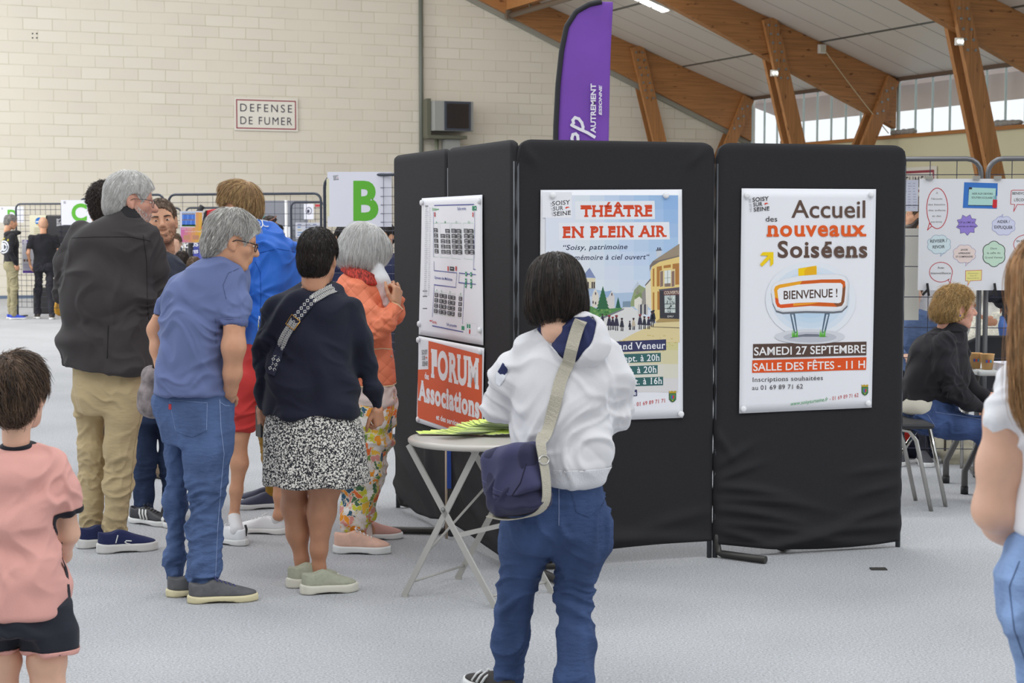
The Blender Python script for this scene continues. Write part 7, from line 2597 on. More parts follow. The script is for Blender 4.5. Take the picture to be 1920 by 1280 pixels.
	pk = [(318, 750), (388, 755), (387, 806), (361, 817), (330, 808)]
	p.patch(je, pk, .0025, den, 'back_pocket')
	th = mat('blue_thread', (150, 168, 206), .8)
	p.seam(je, pk + pk[:1], th, .0018)
	p.seam(je, [(322, 755), (384, 760)], th)
	p.seam(je, [(352, 790), (362, 782), (366, 792), (376, 782)], th, .0009)
	p.seam(je, [(412, 748), (414, 800), (420, 850), (414, 915), (408, 990), (404, 1080)], th, .0012)
	p.seam(je, [(413, 754), (422, 760), (436, 761)], th)
	p.patch(je, [(317, 757), (322, 757), (322, 765), (317, 765)], .004, mat('red_tab', (176, 50, 60), .7), 'pocket_tab')
	z0, z1 = p.J(380, 1082, 0), p.J(380, 1092, 0)
	for x, dy in ((382, -.02), (331, .1)):
		pass
	gm = mat('grey_suede', (92, 92, 94), .85, noise=.15, nscale=40)
	cream_s = mat('cream_rubber', (214, 204, 166), .6)
	g = lambda x, y: Gp(x, y) - p.root_p
	a = g(354, 1130); d = g(478, 1124) - a
	shoe(o, a, a + d / np.linalg.norm(d) * .288, .104, (gm, cream_s), .10, lace=mat('indigo_lace', (70, 72, 120), .8))
	a = g(314, 1118); d = np.array([.9, .25, 0])
	shoe(o, a, a + d / np.linalg.norm(d) * .285, .104, (gm, cream_s), .10, lace=mat('indigo_lace', (70, 72, 120), .8))
	cap, cut = short_cap(.019, -.088)
	cap += [ell((0, -.08, -.05), (.056, .04, .05), k=.03)]
	cut[0] = ell((0, .100, -.028), (.09, .08, .094), op='-', k=.012)
	head_hair(p, p.ho, p.HR, p.s, cap, dir_short, lambda P, t: short_flow(P, t) + np.array([0, -.5, -.1]), .055, HAIR_GREY, 3800, .0010, .004, 6, .28, .4, cut, m2=HAIR_DGREY)
	glasses(p, p.ho, p.HR, p.s, (52, 46, 46), False)
	eyes(p.ho, p.HR, p.s, o)
	return p
# ------------------------------------------------------------------ fair-haired man in bright blue jacket and red shorts
def man_blue():
	p = Person(480, 8.75)
	H = p.head(447, 392, .0, 1.04, 68, 4, 0, nk=(0, -.04, -.15))
	T = [(424, 468, 512, .07, 0), (438, 458, 532, .11, 0), (456, 452, 548, .14, 0), (500, 450, 556, .155, 0), (560, 453, 559, .16, 0), (620, 458, 557, .155, 0), (652, 460, 555, .15, 0)]
	AL = [(464, 472, -.08, 20), (450, 540, -.14, 19), (448, 600, -.14, 16), (440, 618, -.02, 13)]
	AR = [(545, 472, .08, 20), (553, 545, .1, 17), (552, 600, .08, 14), (530, 612, .2, 12)]
	HIP = [(640, 462, 552, .125, 0), (690, 450, 545, .13, 0), (735, 440, 535, .13, 0)]
	SL = [(462, 720, -.1, 28), (457, 770, -.1, 24), (455, 804, -.1, 22)]
	SR = [(512, 720, .04, 28), (512, 770, .04, 24), (514, 800, .04, 22)]
	LL = [(456, 790, -.1, 16), (448, 820, -.1, 16), (449, 868, -.1, 15.5), (443, 920, -.1, 11), (439, 970, -.09, 9)]
	LR = [(516, 790, .05, 16), (521, 830, .05, 15.5), (523, 880, .06, 15), (524, 930, .06, 10), (523, 965, .06, 8.5)]
	body = H + [p.loft(T, infl=-.02), p.loft(HIP, infl=-.02, k=.05)] + p.limb(AL, dr=-.02) + p.limb(AR, dr=-.02) + p.limb(SL, dr=-.02) + p.limb(SR, dr=-.02) + p.limb(LL) + p.limb(LR)
	g = lambda x, y: Gp(x, y) - p.root_p
	for an, hl, tx in ((p.J(439, 970, -.09), g(459, 1022), g(400, 1014)), (p.J(523, 965, .06), g(534, 1000), g(472, 998))):
		body.append(cone(an, (hl * .72 + tx * .28) + np.array([0, 0, .06]), .03, .028)); body.append(cone((hl * .78 + tx * .22) + np.array([0, 0, .05]), (hl * .45 + tx * .55) + np.array([0, 0, .03]), .026, .022))
	for (x, y, dy, sd_) in ((438, 618, 0, -1), (528, 613, .22, 1)):
		body += hand_prims(p.J(x, y, dy), (-.5 * sd_ - .5, .8, 0), (0, 0, 1), sd_, 1, 'relaxed')
	o = p.make(body, 'fair-haired man in bright blue jacket, red shorts and white shoes, turned to the left', SK_M, .005)
	bl = cloth('bright_blue_nylon', (38, 106, 206), .06, rough=.5, spec=.4)
	mk = [(p.J(470, 500, -.1), (.1, .2, .16), .008, .06, (-.5, 0, 1)), (p.J(530, 560, 0), (.14, .25, .2), .007, .09, (1, 0, .3)), (p.J(480, 620, 0), (.12, .2, .1), .006, .06, (.5, 0, 1))]
	jk = p.cloth('jacket', [p.loft(T)] + p.limb(AL) + p.limb(AR), bl, .006, .03, 51, big=(.006, .2), fine=(.004, .09), axis=(.3, 0, 1), masks=mk)
	V, Q = field_mesh([loft([p.row(y, a, b, c_, d) for y, a, b, c_, d in [(404, 470, 494, .06, 0), (418, 466, 503, .075, 0), (432, 462, 516, .09, 0)]], infl=.008), half(p.J(470, 407, 0), (.25, 0, 1))], .005, .02, 2)
	col = mesh_np('collar', V, Q, bl, jk)
	wm = mat('white_print', (232, 236, 244), .6)
	ci = lambda x, y, r_, a0=0, a1=6.3: [(x + r_ * math.cos(a), y + r_ * 1.05 * math.sin(a)) for a in np.linspace(a0, a1, 22)]
	p.seam(col, ci(484, 420, 8.5), wm, .0035, 'emblem', 3)
	p.seam(col, ci(484, 419, 3.6), wm, .002, 'emblem', 3)
	p.seam(col, [(479, 424), (484, 427), (489, 424)], wm, .0022, 'emblem', 3)
	p.seam(col, ci(500, 416, 8.5, 1.2, 5.2), wm, .0035, 'emblem', 3)
	dkb = cloth('blue_seam', (28, 84, 172), .05)
	p.seam(jk, [(486, 474), (520, 466), (553, 472)], dkb, .0018)
	p.seam(jk, [(478, 490), (488, 510), (489, 560), (484, 640)], dkb, .0018)
	p.seam(jk, [(484.5, 600), (483.5, 642)], wm, .0012, 'reflective_line')
	p.seam(jk, [(486.5, 592), (485.5, 607)], wm, .0035, 'printed_mark')
	p.seam(jk, [(485.2, 608), (484.8, 614)], mat('yellow_print', (214, 200, 60), .6), .0035, 'printed_mark')
	red = cloth('red_cotton', (196, 62, 60), .06)
	p.cloth('shorts', [p.loft(HIP)] + p.limb(SL) + p.limb(SR) + [half(p.J(455, 806, -.1), (-.05, 0, -1))], red, .006, .03, 53, big=(.004, .16), fine=(.004, .07), axis=(.4, 0, 1))
	sock = cloth('white_sock', (232, 232, 234), .03, bump=.5, bscale=160, bstretch=(4, 4, .3))
	for pts, hl, tx in (((439, 968, -.09, 11.5), g(462, 1023), g(392, 1015)), ((523.5, 960, .06, 10.5), g(537, 1001), g(470, 998))):
		V, Q = field_mesh([cone(p.J(*pts[:3]), hl * .75 + tx * .25 + np.array([0, 0, .07]), p.r(pts[3]), .036)], .004, .01, 1)
		mesh_np('sock', V, Q, sock, o)
	wl = mat('white_leather', (232, 233, 236), .45)
	for hl, tx in ((g(462, 1023), g(392, 1015)), (g(537, 1001), g(470, 998))):
		d = tx - hl
		s_, fr = shoe(o, hl, hl + d / np.linalg.norm(d) * .29, .102, (wl, WHITE_SOLE), .098, lace=wl)
		mb = MB(); mb.tube(fr[3](np.array([[0, .004, .05], [0, -.002, .085], [0, .006, .106]])), .006, 6); mb.build('heel_tab', mat('black_tab', (40, 40, 44), .6), s_)
	cap, cut = short_cap(.016, -.065)
	cut[0] = ell((0, .118, -.03), (.075, .06, .085), op='-', k=.012)
	cap += [ell((0, .045, .105), (.05, .045, .03), k=.03)]
	head_hair(p, p.ho, p.HR, p.s, cap, lambda d: dir_short(d) | ((d[:, 1] > 0) & (d[:, 2] > .35)), lambda P, t: short_flow(P, t) + np.array([0, .5, -.25]), .07, HAIR_LBROWN, 3600, .0010, .005, 13, .3, .1, cut, m2=HAIR_BLOND)
	eyes(p.ho, p.HR, p.s, o)
	return p
# ------------------------------------------------------------------ woman in navy jumper and flowered skirt
def flower_mat():
	m = mat('ditsy_flower_print', (40, 40, 46), .85)
	nt = m.node_tree
	b = nt.nodes['Principled BSDF']
	tc = [n for n in nt.nodes if n.type == 'TEX_COORD'][0]
	nz = nt.nodes.new('ShaderNodeTexNoise'); nz.inputs['Scale'].default_value = 140; nz.inputs['Detail'].default_value = 1
	nt.links.new(tc.outputs['Object'], nz.inputs['Vector'])
	ad = nt.nodes.new('ShaderNodeVectorMath'); ad.operation = 'MULTIPLY_ADD'; ad.inputs[1].default_value = (.010, .010, .010)
	nt.links.new(nz.outputs['Color'], ad.inputs[0]); nt.links.new(tc.outputs['Object'], ad.inputs[2])
	cur = None
	for sc, th in ((95, .42), (165, .38)):
		v = nt.nodes.new('ShaderNodeTexVoronoi'); v.inputs['Scale'].default_value = sc
		nt.links.new(ad.outputs[0], v.inputs['Vector'])
		l = nt.nodes.new('ShaderNodeMath'); l.operation = 'LESS_THAN'; l.inputs[1].default_value = th
		nt.links.new(v.outputs['Distance'], l.inputs[0])
		if cur:
			mx = nt.nodes.new('ShaderNodeMath'); mx.operation = 'MAXIMUM'
			nt.links.new(cur, mx.inputs[0]); nt.links.new(l.outputs[0], mx.inputs[1]); cur = mx.outputs[0]
		else:
			cur = l.outputs[0]
	mi = nt.nodes.new('ShaderNodeMix'); mi.data_type = 'RGBA'
	mi.inputs['A'].default_value = lin((40, 40, 46)); mi.inputs['B'].default_value = lin((226, 222, 214))
	nt.links.new(cur, mi.inputs['Factor']); nt.links.new(mi.outputs['Result'], b.inputs['Base Color'])
	return m
def woman_navy():
	p = Person(590, 7.55)
	H = p.head(597, 484, 0, .97, -12, 5, 0, jaw=1.1, nk=(0, -.04, -.14), nkr=.062)
	T = [(528, 566, 624, .075, 0), (545, 530, 645, .105, 0), (568, 510, 664, .13, 0), (610, 503, 672, .145, 0), (660, 505, 670, .155, 0), (720, 499, 670, .16, 0), (778, 494, 675, .165, 0)]
	AL = [(522, 575, 0, 24), (500, 636, 0, 23), (494, 690, .02, 19), (494, 730, .05, 14), (491, 760, .06, 10)]
	AR = [(654, 578, 0, 24), (678, 636, 0, 22), (690, 685, .02, 19), (700, 730, .04, 14), (705, 760, .05, 10.5)]
	SK = [(768, 503, 668, .145, 0), (800, 494, 679, .16, 0), (850, 491, 685, .168, 0), (908, 489, 691, .175, 0)]
	LL = [(555, 860, .06, 30), (553, 905, .06, 24), (552, 948, .06, 24), (558, 1000, .06, 20), (566, 1050, .06, 12), (567, 1074, .06, 12)]
	LR = [(612, 860, 0, 34), (609, 908, 0, 30), (603, 960, 0, 26), (598, 1030, 0, 15), (598, 1066, 0, 11.5), (598, 1086, 0, 12)]
	body = H + [p.loft(T[2:6], infl=-.03), p.loft([(795, 497, 676, .155, 0)] + SK[1:3], infl=-.04, k=.05)] + p.limb(AL, dr=-.02) + p.limb(AR, dr=-.02) + p.limb(LL) + p.limb(LR)
	g = lambda x, y: Gp(x, y) - p.root_p
	body += [cone(p.J(598, 1086, 0), g(630, 1104) + np.array([0, 0, .03]), .03, .02), cone(p.J(567, 1074, .06), g(580, 1090) + np.array([0, 0, .03]), .03, .02)]
	body += hand_prims(p.J(706, 762, .05), (.15, .25, -1), (1, -.6, 0), 1, .92, 'hold') + hand_prims(p.J(490, 763, .06), (-.1, .3, -1), (-1, -.5, 0), -1, .92, 'hold')
	o = p.make(body, 'woman with short black hair in navy jumper and black-and-white flowered skirt, back turned', SK_T, .0045)
	nv = cloth('navy_knitwear', (33, 35, 50), .08, bump=.3, bscale=300, bstretch=(3, 3, .4))
	mk = [(p.J(590, 650, -.1), (.2, .2, .1), .004, .1, (.2, 0, 1)), (p.J(494, 690, 0), (.08, .15, .08), .002, .05, (0, 0, 1)), (p.J(692, 690, 0), (.08, .15, .08), .002, .05, (0, 0, 1)), (p.J(530, 650, -.1), (.06, .2, .1), .005, .06, (.6, 0, 1))]
	sw = p.cloth('jumper', [p.loft(T)] + p.limb(AL, .03) + p.limb(AR, .03) + [half(p.J(490, 759, 0), (-.1, 0, -1))][:0], nv, .006, .03, 61, big=(.005, .2), fine=(.002, .1), axis=(.3, 0, 1), masks=mk)
	V, Q = field_mesh([p.loft(SK, e=2.1)], .006, .02, 2)
	rs = np.random.RandomState(5)
	z0 = p.J(590, 780)[2]
	ang = np.arctan2(V[:, 1], V[:, 0] - p.J(590, 850)[0])
	w = np.clip((z0 - V[:, 2]) / .3, 0, 1)
	rad = (np.sin(ang * 5 + .6) * .008 + np.sin(ang * 9 + 2) * .006 + np.sin(ang * 13) * .003) * w
	V[:, 0] += np.cos(ang) * rad; V[:, 1] += np.sin(ang) * rad
	V[:, 2] += np.where(V[:, 2] < z0 - .25, np.sin(ang * 5 + 1.5) * .006 - .03 * np.cos(ang - 0.2) * 0, 0)
	mesh_np('skirt', V, Q, flower_mat(), o)
	cap, cut = short_cap(.018, -.10)
	cap += [ell((0, -.07, -.04), (.066, .05, .06), k=.03)]
	head_hair(p, p.ho, p.HR, p.s, cap, dir_short, lambda P, t: short_flow(P, t) + np.array([0, -.1, -.3]), .05, HAIR_BLACK, 3600, .0010, .003, 8, .22, .1, cut, m2=HAIR_DBROWN)
	# patterned bag strap across the back
	sp = [(628, 540), (612, 546), (585, 562), (556, 597), (534, 632), (524, 658), (514, 686), (508, 702)]
	chev = mat('woven_strap', (36, 38, 58), .8)
	st = p.strap(sw, sp, .046, 'bag_strap', chev, .0035, .002, 6, sw)
	P, N = p.hit(sw, p.dense(sp, 3), .0066)
	for _ in range(4):
		P[1:-1] = .5 * P[1:-1] + .25 * (P[:-2] + P[2:])
	Tn = np.gradient(P, axis=0); Tn /= np.linalg.norm(Tn, axis=1, keepdims=True)
	S = np.cross(Tn, N); S /= np.linalg.norm(S, axis=1, keepdims=True)
	L = np.r_[0, np.cumsum(np.linalg.norm(np.diff(P, axis=0), axis=1))]
	at = lambda l, s_: np.array([np.interp(l, L, P[:, a]) + np.interp(l, L, S[:, a]) * s_ for a in range(3)])
	mb = MB()
	l = .012
	while l < L[-1] - .02:
		for e in (-1, 1):
			dia = (int(l / .13) % 2 == 1)
			if not dia:
				mb.poly([at(l, e * .001), at(l + .004, e * .001), at(l + .016, e * .011), at(l + .012, e * .011)])
				mb.poly([at(l + .012, e * .011), at(l + .016, e * .011), at(l + .004, e * .021), at(l, e * .021)])
			else:
				c = l + .006
				for q in range(4):
					a0, a1 = q * 1.571, (q + 1) * 1.571
					mb.poly([at(c + .009 * math.cos(a0), e * (.0115 + .009 * math.sin(a0))), at(c + .009 * math.cos(a1), e * (.0115 + .009 * math.sin(a1))), at(c + .0055 * math.cos(a1), e * (.0115 + .0055 * math.sin(a1))), at(c + .0055 * math.cos(a0), e * (.0115 + .0055 * math.sin(a0)))])
		l += .0088 if not (int(l / .13) % 2 == 1) else .0215
	mb.build('woven_pattern', mat('woven_white', (226, 224, 218), .8), st)
	mb = MB()
	c = [at(.47 * L[-1], s_) + N[len(N) // 2] * .003 for s_ in (-.026, .026)] + [at(.56 * L[-1], s_) + N[len(N) // 2] * .003 for s_ in (.026, -.026)]
	mb.tube(c + c[:1], .0025, 6)
	mb.build('buckle', GOLD, st)
	kh = mat('sage_mesh_fabric', (168, 170, 150), .9, noise=.08, nscale=60, bump=.4, bscale=260)
	so_ = mat('off_white_foam', (214, 210, 196), .7)
	a = g(566, 1114); d = g(662, 1107) - a
	shoe(o, a, a + d / np.linalg.norm(d) * .245, .096, (kh, so_), .112, sole_h=.038)
	a = g(541, 1102); d = np.array([.7, .5, 0])
	shoe(o, a, a + d / np.linalg.norm(d) * .245, .096, (kh, so_), .112, sole_h=.038)
	ph = bpy.data.objects.new('mobile_phone', None)
	mb = MB(); c = p.J(486, 790, .08); mb.box(c, (.012, .07, .14), .5, bevel=.004)
	b_ = mb.build('mobile_phone', mat('black_phone', (30, 30, 34), .3)); b_.location = p.root_p
	tag(b_, 'black phone held low in the left hand of the woman in navy', 'phone')
	bpy.data.objects.remove(ph)
	return p
# ------------------------------------------------------------------ white-haired lady in orange quilted jacket
def tropical_mat():
	m = mat('tropical_flower_print', (232, 228, 222), .8)
	nt = m.node_tree
	b = nt.nodes['Principled BSDF']
	tc = [n for n in nt.nodes if n.type == 'TEX_COORD'][0]
	nz = nt.nodes.new('ShaderNodeTexNoise'); nz.inputs['Scale'].default_value = 34; nz.inputs['Detail'].default_value = 3
	nt.links.new(tc.outputs['Object'], nz.inputs['Vector'])
	ad = nt.nodes.new('ShaderNodeVectorMath'); ad.operation = 'MULTIPLY_ADD'; ad.inputs[1].default_value = (.07, .07, .07)
	nt.links.new(nz.outputs['Color'], ad.inputs[0]); nt.links.new(tc.outputs['Object'], ad.inputs[2])
	v = nt.nodes.new('ShaderNodeTexVoronoi'); v.inputs['Scale'].default_value = 25
	nt.links.new(ad.outputs[0], v.inputs['Vector'])
	sp = nt.nodes.new('ShaderNodeSeparateColor')
	nt.links.new(v.outputs['Color'], sp.inputs[0])
	cr = nt.nodes.new('ShaderNodeValToRGB'); cr.color_ramp.interpolation = 'CONSTANT'
	cols = [(0, (236, 230, 226)), (.30, (240, 152, 40)), (.44, (240, 118, 56)), (.54, (208, 204, 60)), (.64, (112, 150, 72)), (.70, (46, 92, 118)), (.76, (240, 190, 66)), (.86, (222, 150, 140)), (.92, (74, 112, 76))]
	el = cr.color_ramp.elements
	el[0].position, el[0].color = 0, lin(cols[0][1])
	el[1].position, el[1].color = cols[1][0], lin(cols[1][1])
	for q, c in cols[2:]:
		e = el.new(q); e.color = lin(c)
	nt.links.new(sp.outputs[0], cr.inputs[0])
	v2 = nt.nodes.new('ShaderNodeTexVoronoi'); v2.inputs['Scale'].default_value = 25; v2.feature = 'DISTANCE_TO_EDGE'
	nt.links.new(ad.outputs[0], v2.inputs['Vector'])
	l = nt.nodes.new('ShaderNodeMath'); l.operation = 'LESS_THAN'; l.inputs[1].default_value = .05
	nt.links.new(v2.outputs['Distance'], l.inputs[0])
	mi = nt.nodes.new('ShaderNodeMix'); mi.data_type = 'RGBA'
	nt.links.new(l.outputs[0], mi.inputs['Factor']); nt.links.new(cr.outputs[0], mi.inputs['A']); mi.inputs['B'].default_value = lin((226, 216, 196))
	nt.links.new(mi.outputs['Result'], b.inputs['Base Color'])
	return m
def quilt_mat():
	m = mat('orange_quilting', (238, 134, 98), .6, spec=.35)
	nt = m.node_tree
	b = nt.nodes['Principled BSDF']
	tc = [n for n in nt.nodes if n.type == 'TEX_COORD'][0]
	mp = nt.nodes.new('ShaderNodeMapping'); mp.inputs['Rotation'].default_value = (0, R(45), 0); mp.inputs['Scale'].default_value = (1, .0, 1)
	nt.links.new(tc.outputs['Object'], mp.inputs['Vector'])
	prev = None
	for ax in ('X', 'Z'):
		w = nt.nodes.new('ShaderNodeTexWave'); w.wave_type = 'BANDS'; w.bands_direction = ax; w.inputs['Scale'].default_value = 6.5
		w.wave_profile = 'SIN'
		nt.links.new(mp.outputs[0], w.inputs['Vector'])
		pw = nt.nodes.new('ShaderNodeMath'); pw.operation = 'POWER'; pw.inputs[1].default_value = .25
		nt.links.new(w.outputs['Fac'], pw.inputs[0])
		bp = nt.nodes.new('ShaderNodeBump'); bp.inputs['Strength'].default_value = .55; bp.inputs['Distance'].default_value = .006
		nt.links.new(pw.outputs[0], bp.inputs['Height'])
		if prev:
			nt.links.new(prev.outputs[0], bp.inputs['Normal'])
		prev = bp
	nt.links.new(prev.outputs[0], b.inputs['Normal'])
	return m
def lady_orange():
	p = Person(690, 8.45)
	H = p.head(684, 470, 0, 1.02, -62, 20, 0, nk=(0, -.01, -.14), nkr=.048)
	T = [(508, 650, 708, .075, 0), (524, 634, 716, .11, 0), (548, 626, 722, .14, 0), (590, 624, 728, .15, 0), (650, 634, 735, .15, 0), (700, 648, 740, .155, 0), (722, 652, 742, .155, 0)]
	AR = [(672, 552, -.12, 25), (688, 590, -.17, 25), (702, 616, -.19, 23), (724, 600, -.16, 19), (742, 574, -.12, 14)]
	AL = [(700, 545, .1, 23), (722, 600, .14, 21), (738, 590, .06, 17), (744, 565, 0, 13)]
	HIP = [(705, 662, 738, .13, 0), (758, 666, 738, .13, 0), (800, 664, 735, .125, 0)]
	LR = [(690, 780, -.02, 32), (690, 823, -.02, 33), (676, 905, -.02, 31), (664, 988, -.02, 27)]
	LL = [(708, 780, .06, 26), (706, 830, .08, 25), (693, 905, .12, 19), (682, 980, .14, 14)]
	body = H + [p.loft(T, infl=-.02), p.loft(HIP, infl=-.02, k=.05)] + p.limb(AR, dr=-.02) + p.limb(AL, dr=-.02) + p.limb(LR, dr=-.02) + p.limb(LL, dr=-.024)
	g = lambda x, y: Gp(x, y) - p.root_p
	body += [cone(p.J(664, 985, -.02), g(690, 1030) + np.array([0, 0, .03]), .035, .022), cone(p.J(682, 978, .14), g(700, 1010) + np.array([0, 0, .03]), .03, .022)]
	body += hand_prims(p.J(741, 574, -.12), (.15, .25, 1), (.9, -.5, 0), -1, .98, 'hold') + hand_prims(p.J(742, 566, .02), (-.2, .1, 1), (0, 1, 0), 1, .95, 'hold')
	o = p.make(body, 'white-haired woman in orange quilted jacket and tropical flower trousers, reading the stall map', SK_M, .0042)
	q = quilt_mat()
	mk = [(p.J(700, 615, -.18), (.09, .15, .08), .008, .05, (.6, 0, 1)), (p.J(726, 598, -.15), (.07, .1, .06), .005, .035, (.8, 0, .6)), (p.J(665, 560, -.1), (.1, .15, .1), .004, .06, (1, 0, 0))]
	jk = p.cloth('jacket', [p.loft(T)] + p.limb(AR, .03) + p.limb(AL, .03) + [cuff(p.J(742, 574, -.12) + .008 * (p.J(742, 574, -.12) - p.J(724, 600, -.16)), p.J(742, 574, -.12) - p.J(724, 600, -.16), .06, .06)], q, .006, .03, 71, big=(.004, .2), fine=(.003, .08), axis=(.3, 0, 1), masks=mk)
	cr = mat('cream_piping', (232, 206, 168), .7)
	p.seam(jk, [(695, 655), (716, 653), (737, 655)], cr, .003, 'pocket_trim')
	for x in (704, 733):
		P, N = p.hit(jk, [(x, 668)], .002); mb = MB(); mb.ball(P[0], .006, 8); mb.build('snap_button', mat('nickel', (190, 188, 182), .3, .8), jk)
	c0, c1 = p.J(728, 597, -.155), p.J(742, 574, -.12)
	u = (c1 - c0) / np.linalg.norm(c1 - c0)
	p.slice(jk, [(c1 - u * .002, -u)], .003, cr, 'cuff_piping', near=(c1, .06))
	z = p.J(700, 718)[2]
	p.slice(jk, [((0, 0, z), (0, 0, 1))], .003, cr, 'hem_piping')
	V, Q = field_mesh([loft([p.row(y, a, b, c_, d) for y, a, b, c_, d in [(484, 646, 706, .085, 0), (500, 643, 712, .1, 0), (516, 640, 716, .115, 0), (534, 636, 720, .13, 0)]], infl=.01), half(p.J(650, 486, 0), (.5, 0, 1)), half(p.J(650, 512, 0), (-.5, 0, -1))], .005, .02, 2)
	mesh_np('collar', V, Q, mat('striped_lining', (176, 56, 44), .7, noise=.9, nscale=30, nstretch=(6, 6, .3)), jk)
	sc = cloth('white_scarf', (232, 232, 234), .03)
	V, Q = field_mesh([cone(p.J(700, 500, -.04), p.J(716, 530, -.06), .035, .04), cone(p.J(716, 530, -.06), p.J(722, 575, -.04), .04, .03), cone(p.J(700, 500, -.04), p.J(690, 495, .05), .035, .035)], .005, .03, 2)
	V = cloth_folds(V, Q, 72, (.004, .1), (.005, .05), (1, 0, 0))
	mesh_np('scarf', V, Q, sc, o)
	V, Q = field_mesh([p.loft([(712, 668, 739, .135, 0), (740, 667, 741, .14, 0), (760, 668, 742, .14, 0)])], .006, .02, 2)
	V = cloth_folds(V, Q, 73, (.003, .1), (.004, .06), (1, 0, 0))
	mesh_np('tunic', V, Q, cloth('pale_pink_linen', (226, 208, 200), .05), o)
	mk = [(p.J(680, 900, 0), (.15, .3, .2), .006, .07, (.8, 0, .6)), (p.J(668, 980, 0), (.1, .2, .06), .005, .05, (.5, 0, 1))]
	p.cloth('trousers', [p.loft(HIP)] + p.limb(LR, .05) + p.limb(LL, .05), tropical_mat(), .006, .04, 74, big=(.005, .16), fine=(.005, .08), axis=(1, 0, .2), masks=mk)
	pk = mat('rose_suede', (222, 180, 160), .8, noise=.1, nscale=30)
	a = g(627, 1036); d = g(737, 1037) - a
	shoe(o, a, a + d / np.linalg.norm(d) * .275, .10, (pk, WHITE_SOLE), .118, sole_h=.036, lace=mat('white_lace', (230, 226, 222), .8))
	a = g(655, 1011); d = g(723, 1009) - a
	shoe(o, a, a + d / np.linalg.norm(d) * .27, .10, (mat('mauve_suede', (196, 150, 140), .8), WHITE_SOLE), .10)
	for (x0, y0, dy) in ((664, 984, -.02), (682, 977, .14)):
		V, Q = field_mesh(p.limb([(x0, y0, dy, 14), (x0 + 4, y0 + 28, dy, 13)]), .004, .01, 1)
		mesh_np('sock', V, Q, cloth('pale_sock', (232, 214, 208), .03), o)
	cap = [ell((0, -.012, .036), (.092, .114, .096)), ell((0, -.045, -.04), (.092, .085, .075), k=.05), ell((.06, .015, -.05), (.034, .06, .06), k=.04), ell((-.06, .015, -.05), (.034, .06, .06), k=.04), ell((.05, .07, .02), (.035, .035, .05), k=.03), ell((-.05, .07, .02), (.035, .035, .05), k=.03)]
	cut = [ell((0, .13, -.03), (.055, .075, .085), op='-', k=.015), half((0, 0, -.092), (0, .5, -1))]
	head_hair(p, p.ho, p.HR, p.s, cap, lambda d: d[:, 2] > -.3, lambda P, t: down_flow(P, t) + np.array([0, .35, 0]), .15, HAIR_WHITE, 3800, .0010, .005, 17, .12, .06, cut, m2=HAIR_GREY)
	glasses(p, p.ho, p.HR, p.s, (90, 84, 84), True)
	eyes(p.ho, p.HR, p.s, o)
	return p
